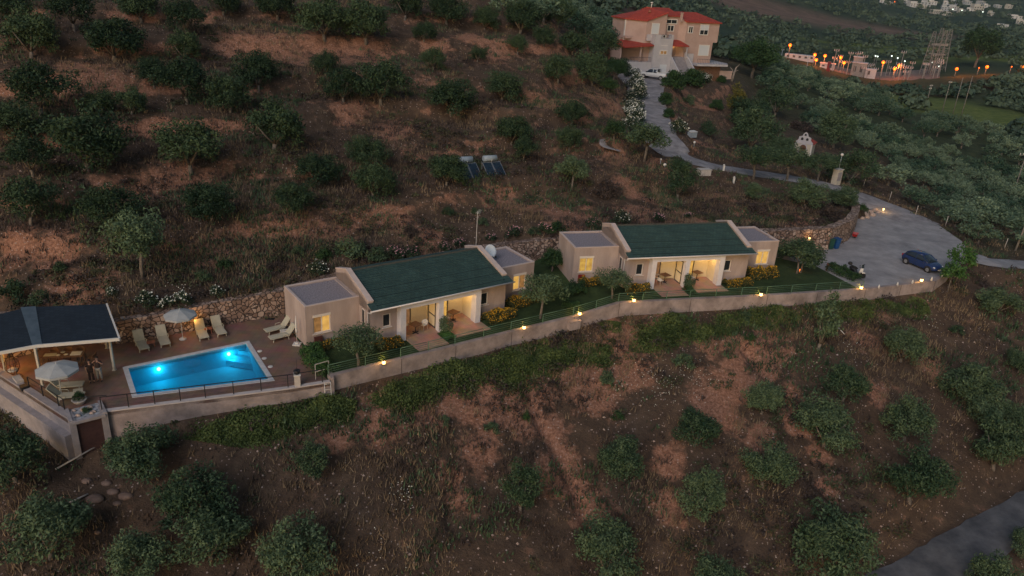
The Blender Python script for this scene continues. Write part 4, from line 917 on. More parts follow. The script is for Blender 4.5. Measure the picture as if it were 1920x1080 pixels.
for px, py, wd, k, lb, hz in FG:
    if hz: put(px, py - 2, wd * (.94 if k != 'bush' else 1), k, lb, 'bush' if k == 'bush' else 'tree', F1 if k != 'bush' else 'small bushes on the slope below the villas', hz=hz * (1.22 if k != 'bush' else 1))
# garden trees
put(1013, 597, 88, 'trunked', 'garden olive with pale thin trunk on the lawn between the two villas', 'tree', 'olives planted in the villa gardens', vi=0, hz=1.05)
put(1147, 559, 74, 'trunked', 'garden olive with short trunk in front of the left part of the far villa', 'tree', 'olives planted in the villa gardens', vi=1, hz=.85)
put(672, 690, 98, 'trunked', 'large garden olive at the corner of the near villa beside the pool', 'tree', 'olives planted in the villa gardens', vi=1, hz=1.0)
put(1035, 508, 50, 'dark', 'dense round tree close to the left wall of the far villa', 'tree', hz=.9)
put(1497, 512, 88, 'twin', 'two-stemmed olive with an orange ground light at its foot on the lawn by the parking', 'tree', hz=.85)
put(1792, 527, 58, 'fresh', 'taller bright green young tree right of the parked blue car', 'tree', 'two young trees at the corner of the parking lot', hz=.95)
put(1777, 548, 50, 'fresh', 'shorter bright green young tree in front of the other at the parking corner', 'tree', 'two young trees at the corner of the parking lot', hz=.95)
# the groves of the valley, planted on an uneven grid
def world_poly(pp): return [G(*p)[:2] for p in pp]
def grove(poly, step, n_max, label, group, smin, smax, kind='grove', skip=(), hz=.85, holes=()):
    xs = [p[0] for p in poly]; ys = [p[1] for p in poly]; pts = []
    x = min(xs)
    while x < max(xs):
        y = min(ys)
        while y < max(ys):
            a, b_ = x + rt.uniform(-.38, .38) * step, y + rt.uniform(-.38, .38) * step
            if inside(np.array([a]), np.array([b_]), poly)[0] and not any(math.hypot(a - h[0], b_ - h[1]) < h[2] for h in holes): pts.append((a, b_))
            y += step
        x += step
    pts = sorted(pts, key=lambda p: math.hypot(*p))[:n_max]
    def scr(p):
        d = np.array([p[0], p[1], gz(*p)]) - O_; return float(d @ _X / (d @ _F)), -float(d @ _Y / (d @ _F))
    pr = sorted([(scr(p), p) for p in pts], key=lambda t: -t[0][1]); R__ = 8 if len(pts) > 30 else 7
    for i in range(0, len(pr), R__):
        for j, (s__, (a, b_)) in enumerate(sorted(pr[i:i + R__], key=lambda t: t[0][0])):
            plant(kind, (a, b_, gz(a, b_)), rt.uniform(smin, smax) * .93, '%s, %s row from the front, %s from the left' % (label, ordw(i // R__), ordw(j)), 'tree', group, hz=rt.uniform(hz - .1, hz + .1))
    return len(pts)
def hole(px, py, r): q = G(px, py); return (q[0], q[1], r)
c1 = grove(world_poly([(1500, 225), (1600, 228), (1700, 262), (1800, 280), (1935, 330), (1935, 480), (1880, 478), (1825, 470), (1800, 436), (1725, 398), (1640, 355), (1650, 300), (1580, 270), (1530, 250)]), 5.2, 85, 'right-hand grove olive', 'olives of the grove right of the drive', .75, 1.1, holes=[hole(1690, 345, 5), hole(1720, 372, 3.5), hole(1650, 330, 3)])
c2 = grove(world_poly([(1425, 168), (1450, 130), (1500, 128), (1560, 152), (1640, 178), (1710, 205), (1700, 235), (1640, 232), (1560, 215), (1500, 205), (1460, 195)]), 7.5, 45, 'valley olive beyond the chapel', 'olives between the chapel and the power station', 1.0, 1.4, holes=[hole(1560, 200, 7)])
c3 = grove(world_poly([(1720, 268), (1740, 225), (1800, 232), (1880, 262), (1940, 290), (1940, 325), (1820, 285)]), 8, 30, 'olive below the leaning field poles', 'olives below the field poles', 1.0, 1.4)
c4 = grove(world_poly([(880, 30), (880, -10), (1000, -12), (1090, 0), (1150, 40), (1170, 100), (1130, 95), (1080, 70), (1000, 40)]), 6.2, 40, 'crest olive left of the house', 'olives over the crest left of the house', 1.0, 1.35)
q = WD(1835, 100, 460); big = plant('dark', (q[0], q[1], gz(q[0], q[1])), 3.6, 'very tall lone dark tree standing in the fields right of the pylons', 'tree', hz=1.25)
# far woods: one mass
def far_woods():
    rng = np.random.default_rng(7); C, R = [], []
    n = 0
    while n < 2900:
        th = math.radians(rng.uniform(2, 40)); r = 210 * math.exp(rng.uniform(0, 1) * 2.1); x, y = r * math.sin(th), r * math.cos(th)
        if abs(vnoise(np.array([x]), np.array([y]), 55, 9)[0]) < .10 and r < 600: continue
        qq = WD(1640, 130, 440)
        if math.hypot(x - qq[0], y - qq[1]) < 62: continue
        if any(math.hypot((x - c_[0]) / a_, (y - c_[1]) / b_) < 1.0 for c_, a_, b_ in ((WD(1850, 195, 300), 24, 50), (WD(1700, 95, 600), 40, 20), (WD(1500, 22, 800), 130, 60), (WD(1760, 175, 320), 22, 45))): continue
        if inside(np.array([x]), np.array([y]), world_poly_cache)[0]: continue
        C.append((x, y)); R.append(rng.uniform(1.6, 3.4) * (1 + r / 1500)); n += 1
    C = np.array(C); Z = height(C[:, 0], C[:, 1]); Vs, Fs, k = [], [], 0
    for (x, y), z, r in zip(C, Z, R):
        dd = math.hypot(x, y); m_ = 70 if dd < 450 else 36; d = rng.normal(size=(m_, 3)); d[:, 2] = np.abs(d[:, 2]) * .9; d /= np.linalg.norm(d, axis=1)[:, None]
        P_ = np.array((x, y, z + r * .35)) + d * r * rng.uniform(.55, 1.05, m_)[:, None]; V, F = leaf_quads(rng, P_, d, r * .55, r * .42, .5); Vs.append(V); Fs.append(F + k); k += len(V)
    m = leaf_mat('far_leaves', (.026, .052, .034), (.105, .145, .092), .05, 0)
    o = np_mesh('far_woods', np.concatenate(Vs), np.concatenate(Fs), m); tag(o, 'mass of distant olive woods and scrub filling the valley behind the house', 'woods', kind='stuff')
world_poly_cache = world_poly([(1425, 168), (1450, 130), (1500, 128), (1560, 152), (1640, 178), (1710, 205), (1700, 235), (1640, 232), (1560, 215), (1500, 205), (1460, 195)])
far_woods()
# creeper mats
M_ivy = leaf_mat('creeper_leaves', (.026, .048, .014), (.105, .138, .04), .8, 0)
def mat_of_leaves(name, pp, n, hgt, m, L, Wd, label, cat, seed=1, edge=1.2):
    rng = np.random.default_rng(seed); poly = world_poly(pp); xs = [p[0] for p in poly]; ys = [p[1] for p in poly]
    X = rng.uniform(min(xs), max(xs), n * 5); Y = rng.uniform(min(ys), max(ys), n * 5); ed = .8
    X2 = X + vnoise(X, Y, 1.3, 4) * 1.1 + rng.normal(size=len(X)) * .35; Y2 = Y + vnoise(X, Y, 1.3, 6) * 1.1 + rng.normal(size=len(X)) * .35
    k = inside(X2, Y2, poly) & ~inside(X, Y, TERR); X, Y, X2, Y2 = X[k][:n], Y[k][:n], X2[k][:n], Y2[k][:n]
    d, _ = seg_dist(X2, Y2, list(poly) + [poly[0]]); hh = hgt * smooth(0, edge, d) * (.65 + vnoise(X, Y, 1.1, 8) * 1.1)
    Z = height(X, Y) + hh * rng.uniform(.35, 1, len(X)) ** .5
    V, F = leaf_quads(rng, np.stack([X, Y, Z], 1), np.tile([0, 0, 1.], (len(X), 1)), L, Wd, .75)
    o = np_mesh(name, V, F, m); tag(o, label, cat, kind='stuff')
mat_of_leaves('creeper', [(672, 745), (690, 716), (770, 688), (850, 664), (930, 645), (985, 631), (1060, 618), (1075, 640), (1150, 650), (1138, 668), (1065, 676), (1005, 704), (960, 718), (900, 714), (850, 735), (790, 758), (720, 768)], 60000, .95, M_ivy, .17, .13, 'long mat of green creeper hanging below the wall of the near villa', 'creeper', 1)
mat_of_leaves('creeper', [(1180, 660), (1210, 622), (1262, 592), (1330, 582), (1440, 580), (1500, 584), (1500, 600), (1462, 612), (1400, 608), (1370, 622), (1330, 636), (1270, 640), (1215, 655)], 38000, .95, M_ivy, .17, .13, 'mat of green creeper spreading below the wall of the far villa', 'creeper', 2)
mat_of_leaves('creeper', [(345, 812), (400, 795), (480, 775), (560, 762), (640, 748), (668, 765), (655, 790), (560, 800), (500, 812), (420, 835)], 28000, .8, M_ivy, .17, .13, 'dark mat of creeper on the slope under the pool wall', 'creeper', 3)
mat_of_leaves('creeper', [(1500, 578), (1560, 574), (1650, 566), (1650, 590), (1620, 602), (1560, 598), (1500, 592)], 14000, .7, M_ivy, .17, .13, 'patch of creeper below the wall lamp at the edge of the parking lot', 'creeper', 4)
mat_of_leaves('creeper', [(1640, 562), (1700, 552), (1735, 562), (1735, 584), (1690, 588), (1650, 582)], 9000, .9, M_ivy, .18, .14, 'patch of leafy creeper below the parking lot wall, rightmost', 'creeper', 5)
mat_of_leaves('creeper', [(1120, 608), (1160, 604), (1165, 618), (1130, 622)], 2600, .5, M_ivy, .17, .13, 'small separate cushion of creeper under the wall between the two long mats', 'creeper', 6)
# dry grass, stones, scrub on the slopes
def scatter(n, seed, r0=24, r1=150, dens=None):
    rng = np.random.default_rng(seed); th = np.radians(rng.uniform(-44, 44, n * 2)); r = np.sqrt(rng.uniform(r0 ** 2, r1 ** 2, n * 2)); r = r0 + (r - r0) * rng.uniform(.2, 1, n * 2) ** .6
    x, y = r * np.sin(th), r * np.cos(th); ok = ~inside(x, y, TERR)
    for pl, wd in ((DRV, 2.6), (ROAD2, 2.6), (TRACK, 2.0)):
        d, _ = seg_dist(x, y, pl); ok &= d > wd
    x, y = x[ok], y[ok]
    if dens is not None:
        k = rng.uniform(0, 1, len(x)) < dens(x, y); x, y = x[k], y[k]
    x, y = x[:n], y[:n]; return rng, x, y, height(x, y)
M_straw = mat('straw', (.12, .085, .052), (.25, .185, .12), .95, .35, detail=3)
def blades(name, n, per, hgt, wid, m, seed, label, cat, dens=None, spread=.25, r1=150):
    rng, x, y, z = scatter(n, seed, r1=r1, dens=dens); n = len(x)
    X = np.repeat(x, per) + rng.normal(size=n * per) * spread; Y = np.repeat(y, per) + rng.normal(size=n * per) * spread; Z = np.repeat(z, per) - .05
    a = rng.uniform(0, 2 * PI, n * per); l = hgt * rng.uniform(.5, 1.4, n * per); lean = rng.uniform(.1, .6, n * per) * l; an2 = rng.uniform(0, 2 * PI, n * per)
    w_ = wid * rng.uniform(.6, 1.4, n * per)
    V = np.stack([np.stack([X - np.cos(a) * w_, Y - np.sin(a) * w_, Z], 1), np.stack([X + np.cos(a) * w_, Y + np.sin(a) * w_, Z], 1), np.stack([X + np.cos(an2) * lean, Y + np.sin(an2) * lean, Z + l], 1)], 1).reshape(-1, 3)
    o = np_mesh(name, V, np.arange(len(V)).reshape(-1, 3), m); tag(o, label, cat, kind='stuff')
blades('dry_grass', 15000, 9, .42, .035, M_straw, 21, 'dry straw-coloured grass tufts all over the hillsides', 'grass', dens=lambda x, y: .12 + .88 * (vnoise(x, y, 6, 31) > .0), spread=.22)
blades('scrub', 9000, 12, .34, .05, M_dryb, 22, 'low dark thorny scrub scattered over the hillsides', 'scrub', dens=lambda x, y: .1 + .9 * (vnoise(x, y, 5, 33) > .08), spread=.3)
blades('green_scrub', 9000, 14, .36, .06, M_olive, 25, 'low green weeds scattered over the hillsides', 'weeds', dens=lambda x, y: .02 + .98 * (vnoise(x, y, 4.2, 37) > .18), spread=.32)
def brush():
    rng, x, y, z = scatter(4200, 28, r1=150, dens=lambda x, y: .03 + .97 * (vnoise(x, y, 8, 57) + .5 * vnoise(x, y, 3, 58) > .12)); Vs, Fs, k = [], [], 0
    for a, b_, c in zip(x, y, z):
        rr_ = rng.uniform(.3, .95); n = int(46 * rr_ + 14); d = rng.normal(size=(n, 3)); d[:, 2] = np.abs(d[:, 2]); d /= np.linalg.norm(d, axis=1)[:, None]
        P_ = np.array((a, b_, c)) + d * np.array([1, 1, .7]) * rr_ * rng.uniform(.5, 1.05, n)[:, None]; V, F = leaf_quads(rng, P_, d, .26, .12, .7); Vs.append(V); Fs.append(F + k); k += len(V)
    Vs = np.concatenate(Vs); Fs = np.concatenate(Fs); cut = int(len(Fs) * .55)
    o = np_mesh('brush', Vs, Fs[:], [leaf_mat('brush_leaves', (.030, .036, .018), (.085, .092, .045), .35, 0), M_dryb], mi=(np.arange(len(Fs)) > cut).astype(np.int32)); tag(o, 'low thorny brush and weeds in clumps over the slopes', 'brush', kind='stuff')
brush()
def stones():
    rng, x, y, z = scatter(16000, 23, r1=130, dens=lambda x, y: .2 + .8 * (vnoise(x, y, 4, 41) > -.0)); n = len(x)
    s_ = .018 + .10 * rng.uniform(0, 1, n) ** 8; base = np.array([(1, 0, 0), (0, 1, 0), (-1, 0, 0), (0, -1, 0), (0, 0, .8), (0, 0, -.5)], float)
    V = base[None] * s_[:, None, None] * rng.uniform(.6, 1.4, (n, 6, 1)) + np.stack([x, y, z], 1)[:, None, :]
    f = np.array([(0, 1, 4), (1, 2, 4), (2, 3, 4), (3, 0, 4), (1, 0, 5), (2, 1, 5), (3, 2, 5), (0, 3, 5)]); F = (np.arange(n)[:, None, None] * 6 + f[None]).reshape(-1, 3)
    o = np_mesh('stones', V.reshape(-1, 3), F, mat('pale_stone', (.26, .175, .14), (.48, .38, .33), .9, 9)); tag(o, 'pale pinkish stones strewn over the soil', 'stones', kind='stuff')
stones()
def wildflowers():
    rng = np.random.default_rng(24); C = []
    for px, py, r, n in [(1230, 715, 2.0, 70), (1300, 700, 1.2, 30), (1255, 740, 1.2, 30), (760, 930, .7, 45), (1590, 655, .9, 18), (1740, 610, .9, 14), (1300, 725, 1.6, 40), (720, 1060, 1.2, 20), (1160, 730, 1.0, 16), (330, 545, .8, 12), (885, 735, .3, 6)]:
        q = G(px, py); C.append(np.stack([q[0] + rng.normal(size=n) * r * .6, q[1] + rng.normal(size=n) * r * .6], 1))
    C = np.concatenate(C); Z = height(C[:, 0], C[:, 1]) + rng.uniform(.15, .45, len(C))
    V, F = leaf_quads(rng, np.column_stack([C, Z]), np.tile([0, -.6, .8], (len(C), 1)), .065, .065, .4)
    o = np_mesh('wildflowers', V, F, M_fwhite); tag(o, 'tiny white wildflowers dotted in patches on the lower slope', 'wildflowers', kind='stuff')
wildflowers()
# hedges and beds against the villas
M_shrub = leaf_mat('shrub_leaves', (.02, .05, .014), (.055, .12, .03), 1.6, 0)
M_lant = leaf_mat('lantana_leaves', (.03, .04, .012), (.10, .095, .03), 2.5, 0)
def hedge(path, wd, ht, m, label, flow=None, cat='hedge', per=900, nf=140, seed=1, group=None, name='hedge', fs=.09):
    rng = np.random.default_rng(seed); c0 = np.array(path[0]); C, F_ = [], []
    for i in range(len(path) - 1):
        a, b_ = np.array(path[i]), np.array(path[i + 1]); L = np.linalg.norm(b_ - a); n = int(per * L * wd); t = rng.uniform(0, 1, n); u = (b_ - a) / L; nn = np.array([-u[1], u[0]])
        o_ = rng.uniform(-1, 1, n); hh = ht * np.sqrt(np.clip(1 - np.abs(o_) ** 2.6, 0, 1)); p_ = a + (b_ - a) * t[:, None] + nn * (o_ * wd / 2)[:, None] + rng.normal(size=(n, 2)) * .06
        hh = hh * (.82 + vnoise(p_[:, 0] + 50, p_[:, 1] + 50, .55, seed) * .75); z = tz(p_[:, 0], p_[:, 1]) + hh * rng.uniform(.15, 1, n) ** .4; C.append(np.column_stack([p_, z]))
        if flow: k = rng.choice(n, min(n, int(nf * L * wd)), replace=False); F_.append(np.column_stack([p_[k], tz(p_[k, 0], p_[k, 1]) + hh[k] * rng.uniform(.8, 1.06, len(k)) + .02]))
    C = np.concatenate(C); z0 = float(tz(*c0)); off = np.array([c0[0], c0[1], z0])
    root = empty(name, off, 0, label, cat, group)
    V, F = leaf_quads(rng, C - off, np.tile([0, -.3, 1.], (len(C), 1)), .13, .09, .9); np_mesh('foliage', V, F, m, root)
    if flow: Fl = np.concatenate(F_); V, F = leaf_quads(rng, Fl - off, np.tile([0, -.5, .8], (len(Fl), 1)), fs, fs, .5); tag(np_mesh('flowers', V, F, flow, root), kind='stuff')
    return root
GH = 'yellow-flowered hedges along the villa walls'
hedge([loc2(.5, -.6), loc2(4.3, -.7)], 1.0, .75, M_lant, 'low yellow-flowered hedge under the red box of the far villa', M_fyel, group=GH, seed=1)
hedge([loc2(3.9, -2.5), loc2(6.1, -2.7)], 1.1, .75, M_lant, 'low yellow-flowered hedge left of the white porch frame of the far villa', M_fyel, group=GH, seed=2, nf=90)
hedge([loc2(13.6, -2.4), loc2(16.3, -2.1)], 1.1, .8, M_lant, 'low yellow-flowered hedge right of the white porch frame of the far villa', M_fyel, group=GH, seed=3)
hedge([loc2(16.7, -1.0), loc2(19.8, -.7)], 1.3, 1.05, M_lant, 'taller orange-flowered hedge under the lit window of the far villa right wing', M_fyel, group=GH, seed=4, nf=170)
hedge([loc1(13.6, -2.6), loc1(16.4, -2.3)], 1.2, .85, M_lant, 'orange-flowered hedge right of the porch frame of the near villa', M_fyel, group=GH, seed=5, nf=170)
hedge([loc1(16.8, -1.1), loc1(19.9, -.9), loc1(21.2, -.6)], 1.3, .9, M_lant, 'orange-flowered hedge under the right window of the near villa', M_fyel, group=GH, seed=6, nf=150)
hedge([loc1(4.2, -2.6), loc1(6.2, -2.6)], 1.1, .75, M_lant, 'yellow-flowered hedge left of the porch frame of the near villa', M_fyel, group=GH, seed=7, nf=90)
hedge([T(580, 662)[:2], T(598, 690)[:2], T(622, 700, .2)[:2]], 1.5, 1.2, M_shrub, 'green shrub hedge dividing the pool deck from the garden of the near villa', seed=8)
hedge([T(600, 655)[:2], T(650, 640)[:2]], .9, .55, M_lant, 'low dark bed of shrubs at the foot of the near villa left wing', M_fyel, seed=9, nf=50)
hedge([T(1553, 506)[:2], T(1608, 528)[:2]], 1.1, 1.0, M_dense, 'clipped dark green hedge between the lawn and the gravel parking lot', seed=10)
hedge([T(1464, 478)[:2], T(1478, 492)[:2]], 1.6, 1.6, M_dense, 'dark green shrubs at the right corner of the far villa', seed=11, cat='shrub', name='shrub')
hedge([T(1074, 548)[:2], T(1082, 560)[:2]], 1.8, 1.7, M_dense, 'dark green shrub mass at the left front corner of the far villa', seed=12, cat='shrub', name='shrub')
hedge([T(1058, 574)[:2], T(1082, 582)[:2]], .9, .7, M_dense, 'low dark bushes on the lawn in front of the gap between the villas', seed=13, cat='shrub', name='shrub')
for V_, lc, who, sd in ((V1, loc1, 'near', 14), (V2, loc2, 'far', 15)):
    hedge([lc(9.75, -2.75), lc(9.75, -3.9)], .8, .5, M_fresh if sd == 14 else M_dense, 'low green box hedge between the two porches of the %s villa' % who, seed=sd)
    q = lc(9.7, -2.9); z = float(tz(*q)); s_ = .62; plant('bush', (q[0], q[1], z + .3), s_, 'leafy shrub with paler leaves in front of the middle pillar of the %s villa' % who, 'shrub', 'shrubs before the porch pillars', vi=0, hz=1.5)
blades2 = None

# ================================================================ POOL TERRACE
M_poolwall = mat('pool_liner', (.08, .50, .62), (.11, .56, .68), .6, 3)
M_rim = mat('pool_rim', (.42, .42, .44), (.55, .54, .55), .8, 4)
M_plastic = mat('cream_plastic', (.38, .36, .28), (.45, .42, .33), .6, 3)
M_wplastic = mat('white_plastic', (.58, .56, .53), None, .5)
M_rimm = mat('alloy', (.35, .36, .38), None, .35, metal=.6)
M_black = mat('black_metal', (.02, .02, .022), None, .5)
M_darkwood = mat('dark_wood', (.10, .05, .03), (.16, .085, .05), .6, 6, stretch=(1, 8, 1))
M_stand = mat('stone_slab', (.40, .36, .33), (.52, .47, .43), .85, 4)
M_terra = mat('terracotta', (.25, .09, .05), (.33, .13, .08), .8, 4)
M_canvas = mat('canvas', (.32, .33, .33), (.40, .41, .41), .9, 2)
M_navy = roof_mat('navy_tiles', (.012, .020, .032), (.018, .028, .042))
M_greenm = mat('green_paint', (.06, .125, .08), (.10, .18, .12), .5, 3)
M_skin = mat('skin', (.42, .24, .17), None, .6); M_hair = mat('hair', (.02, .015, .012), None, .7)
M_dshirt = mat('dark_cloth', (.03, .02, .022), (.05, .035, .035), .9, 8); M_ltrous = mat('light_cloth', (.26, .25, .24), (.32, .31, .30), .9, 8)
M_bl = emit('bulkhead_glow', (1.0, .60, .20), 3.2); M_bl2 = emit('spot_glow', (1.0, .22, .04), 2.0)
def water_mat():
    m = bpy.data.materials.new('pool_water'); m.use_nodes = True; nt = m.node_tree; nt.nodes.clear(); L = nt.links.new
    out = nt.nodes.new('ShaderNodeOutputMaterial'); t = nt.nodes.new('ShaderNodeBsdfTransparent'); t.inputs[0].default_value = (.42, .80, .96, 1)
    g = nt.nodes.new('ShaderNodeBsdfGlossy'); g.inputs['Roughness'].default_value = .04; g.inputs[0].default_value = (.9, .9, .9, 1)
    fr = nt.nodes.new('ShaderNodeFresnel'); fr.inputs[0].default_value = 1.33; mx = nt.nodes.new('ShaderNodeMixShader')
    n = nt.nodes.new('ShaderNodeTexNoise'); n.inputs['Scale'].default_value = 3; b = nt.nodes.new('ShaderNodeBump'); b.inputs['Strength'].default_value = .25; b.inputs['Distance'].default_value = .05
    tc = nt.nodes.new('ShaderNodeTexCoord'); L(tc.outputs['Object'], n.inputs['Vector']); L(n.outputs['Fac'], b.inputs['Height']); L(b.outputs[0], g.inputs['Normal']); L(b.outputs[0], fr.inputs['Normal'])
    L(fr.outputs[0], mx.inputs[0]); L(t.outputs[0], mx.inputs[1]); L(g.outputs[0], mx.inputs[2]); L(mx.outputs[0], out.inputs[0]); return m
pc = sum(P) / 4; PO = np.array([pc[0], pc[1], 0.0])
pool = empty('swimming_pool', PO, 0, 'lit turquoise swimming pool with a pale rim and two underwater lamps', 'swimming pool')
def rel(poly): return [tuple(np.array(q[:2]) - pc) for q in poly]
Pi = inset(P, .30); Pw = inset(P, .28)
mb = MB(); o_ = rel(P); i_ = rel(Pi)
for k in range(4):
    a, b, c, d = o_[k], o_[(k + 1) % 4], i_[(k + 1) % 4], i_[k]; mb.prism([a, b, c, d], -.28, .035)
mb.build('rim', M_rim, pool)
mb = MB(); ii = i_; vs = [(q[0], q[1], .0) for q in ii] + [(q[0], q[1], -1.45) for q in ii]; mb.add(vs, [(4, 5, 6, 7), (0, 1, 5, 4), (1, 2, 6, 5), (2, 3, 7, 6), (3, 0, 4, 7)]); mb.build('basin', M_poolwall, pool)
mb = MB(); mb.add([(q[0], q[1], -.10) for q in rel(inset(P, .301))], [(0, 1, 2, 3)]); mb.build('water', water_mat(), pool)
# corner steps
mb = MB(); c = np.array(i_[3]); u = np.array(i_[0]) - c; u /= np.linalg.norm(u); v = np.array(i_[2]) - c; v /= np.linalg.norm(v)
for k in range(3):
    s_ = 1.5 - k * .45; mb.prism([tuple(c + u * .01 + v * .01), tuple(c + u * s_ + v * .01), tuple(c + u * .01 + v * s_)], -1.4, -.95 + k * .27)
mb.build('steps', M_poolwall, pool)
for px, py in ((296, 686), (425, 655)):
    q = W(px, py, -.35); q = q[:2] - pc; a, b = np.array(i_[0]), np.array(i_[3]); t = np.dot(q - a, b - a) / np.dot(b - a, b - a); nb = np.array([-(b - a)[1], (b - a)[0]]); nb /= np.linalg.norm(nb)
    if nb @ (-(a + b) / 2) < 0: nb = -nb
    q = a + (b - a) * t + nb * .05
    l = MB(); l.ball((0, 0, 0), .13, 12, 8); lo = l.build('underwater_lamp', emit('pool_lamp_glow', (.25, 1.0, .90), 5) if 'pool_lamp_glow' not in MATS else MATS['pool_lamp_glow'], pool, (q[0], q[1], -.5))
    point_light('pool_light', (q[0] + nb[0] * .30, q[1] + nb[1] * .30, -.55), 17, (.06, .74, 1.0), .15, pool)
for i, (px, py) in enumerate([(487, 658.5), (495.5, 672), (507, 687.6)]):
    q = T(px, py); m_ = MB(); m_.lathe([(.17, 0), (.17, .02), (.13, .03), (.0, .03)], 16); tag(m_.build('skimmer_lid', M_wplastic, None, q), 'round white lid set in the deck right of the pool, %s of three' % ['farthest', 'middle', 'nearest'][i], 'lid', 'three round lids beside the pool')
q = T(506, 598); m_ = MB(); m_.cbox((0, 0, .012), (.7, .35, .02)); tag(m_.build('drain_grate', M_black, None, q), 'dark drain grate in the deck at the foot of the stone wall', 'grate')

def lounger_proto():
    r = empty('sun_lounger'); L = 1.9; w_ = .62
    m = MB(); 
    for s_ in (-1, 1): m.bar((-.95, s_ * w_ / 2, .30), (.40, s_ * w_ / 2, .30), .05); m.bar((.40, s_ * w_ / 2, .30), (.92, s_ * w_ / 2, .96), .05)
    m.bar((-.95, -w_ / 2, .30), (-.95, w_ / 2, .30), .05); m.bar((.92, -w_ / 2, .96), (.92, w_ / 2, .96), .05)
    m.build('frame', M_plastic, r)
    m = MB(); m.cbox((-.28, 0, .325), (1.34, w_ - .04, .03)); m.cbox((.65, 0, .645), (.84, w_ - .04, .03), ry=-R_(51.8)); m.build('slatted_bed', M_plastic, r)
    for x in (-.75, .3):
        for s_ in (-1, 1): m = MB(); m.bar((x, s_ * .28, .30), (x + (.06 if x > 0 else -.06), s_ * .30, 0), .045); m.build('leg', M_plastic, r)
    m = MB()
    for s_ in (-1, 1): m.tube([(-.05, s_ * .33, .32), (.0, s_ * .36, .48), (.35, s_ * .36, .50), (.45, s_ * .33, .36)], .02, 6); 
    m.build('armrests', M_plastic, r); return r
LG = lounger_proto(); first = [True]
def lounger(px, py, face, label, group='cream sun loungers round the pool', pos=None):
    """face: direction (deg) the head end points to"""
    o = LG if first[0] else copy_tree(LG); first[0] = False
    q = T(px, py); o.location = tuple(q); o.rotation_euler = (0, 0, R_(face)); o['label'] = label; o['category'] = 'sun lounger'; o['group'] = group
dn = math.degrees(math.atan2(*(nb * -1)[::-1]))
lounger(266, 651, dn + 2, 'cream sun lounger against the stone wall, the one nearest the dark pavilion roof')
lounger(307, 642, dn - 2, 'cream sun lounger left of the open poolside umbrella, second from the pavilion')
lounger(379, 630, dn - 3, 'cream sun lounger lit yellow by the lamp under the poolside umbrella')
lounger(411, 623, dn, 'cream sun lounger against the stone wall, farthest right in its row')
lounger(521, 621, 42, 'cream sun lounger near the villa wing wall, the upper one of the two there')
lounger(530, 635, 40, 'cream sun lounger beside the folded white umbrella at the wing wall')
lounger(126, 729, 196, 'cream sun lounger half hidden under the umbrella by the pavilion')
lounger(126, 749, 192, 'cream sun lounger nearest the corner shed planter')
def side_table(px, py, m, label, s_=.42):
    q = T(px, py); r = empty('side_table', q, R_(30), label, 'side table')
    a = MB(); a.cbox((0, 0, .36), (s_ + .12, s_, .04)); a.build('table_top', m, r)
    for x in (-1, 1):
        for y in (-1, 1): a = MB(); a.bar((x * s_ * .45, y * s_ * .4, .34), (x * s_ * .5, y * s_ * .45, 0), .035); a.build('leg', m, r)
side_table(284, 650, M_terra, 'brown side table between the two loungers nearest the pavilion'); side_table(391, 624, M_terra, 'brown side table between the two right loungers at the stone wall')
side_table(533, 628, M_wplastic, 'white side table between the two loungers at the wing wall'); side_table(148, 741, M_plastic, 'small cream table by the loungers near the corner planter')
def umbrella(px, py, R, Hc, label, tilt=0):
    q = T(px, py); r = empty('umbrella', q, 0, label, 'umbrella'); n = 8; m = MB()
    top = (0, 0, Hc + .38); ring = [(R * math.cos(2 * PI * k / n + .2), R * math.sin(2 * PI * k / n + .2), Hc) for k in range(n)]; mid = [(R * .5 * math.cos(2 * PI * k / n + .2), R * .5 * math.sin(2 * PI * k / n + .2), Hc + .22) for k in range(n)]
    fl = [(x * 1.005, y * 1.005, z - .14) for x, y, z in ring]
    m.add([top] + mid + ring + fl, [(0, 1 + k, 1 + (k + 1) % n) for k in range(n)] + [(1 + k, 1 + n + k, 1 + n + (k + 1) % n, 1 + (k + 1) % n) for k in range(n)] + [(1 + n + k, 1 + 2 * n + k, 1 + 2 * n + (k + 1) % n, 1 + n + (k + 1) % n) for k in range(n)])
    c = m.build('canopy', M_canvas, r); sol_ = c.modifiers.new('s', 'SOLIDIFY'); sol_.thickness = .012
    m = MB()
    for k in range(n): m.bar((0, 0, Hc + .34), tuple(v_ * .97 if i < 2 else v_ - .03 for i, v_ in enumerate(ring[k])), .018)
    m.build('ribs', M_wplastic, c)
    m = MB(); m.tube([(0, 0, 0), (0, 0, Hc + .48)], .022, 8); m.build('pole', M_wplastic, r)
    m = MB(); m.lathe([(.26, 0), (.26, .05), (.20, .09), (.05, .10), (.05, .2)], 14); m.build('base', M_stand, r); return r
umbrella(343, 636, 1.12, 1.95, 'open pale grey umbrella with a round base, beside the stone wall above the pool')
umbrella(117, 746, 1.22, 2.0, 'open pale grey umbrella in front of the dark pavilion, over two loungers')
q = T(557, 646); r = empty('umbrella', q, 0, 'closed white umbrella standing on a white base at the wing wall of the near villa', 'umbrella')
m = MB(); m.tube([(0, 0, .9), (0, 0, 1.1), (0, 0, 1.9), (0, 0, 2.25)], [.05, .085, .06, .015], 8); m.build('folded_canopy', M_wplastic, r); m = MB(); m.tube([(0, 0, 0), (0, 0, 2.3)], .02, 6); m.build('pole', M_wplastic, r)
m = MB(); m.cbox((0, 0, .04), (.55, .5, .08)); m.cbox((0, 0, .12), (.2, .2, .14)); m.build('base', M_wplastic, r)
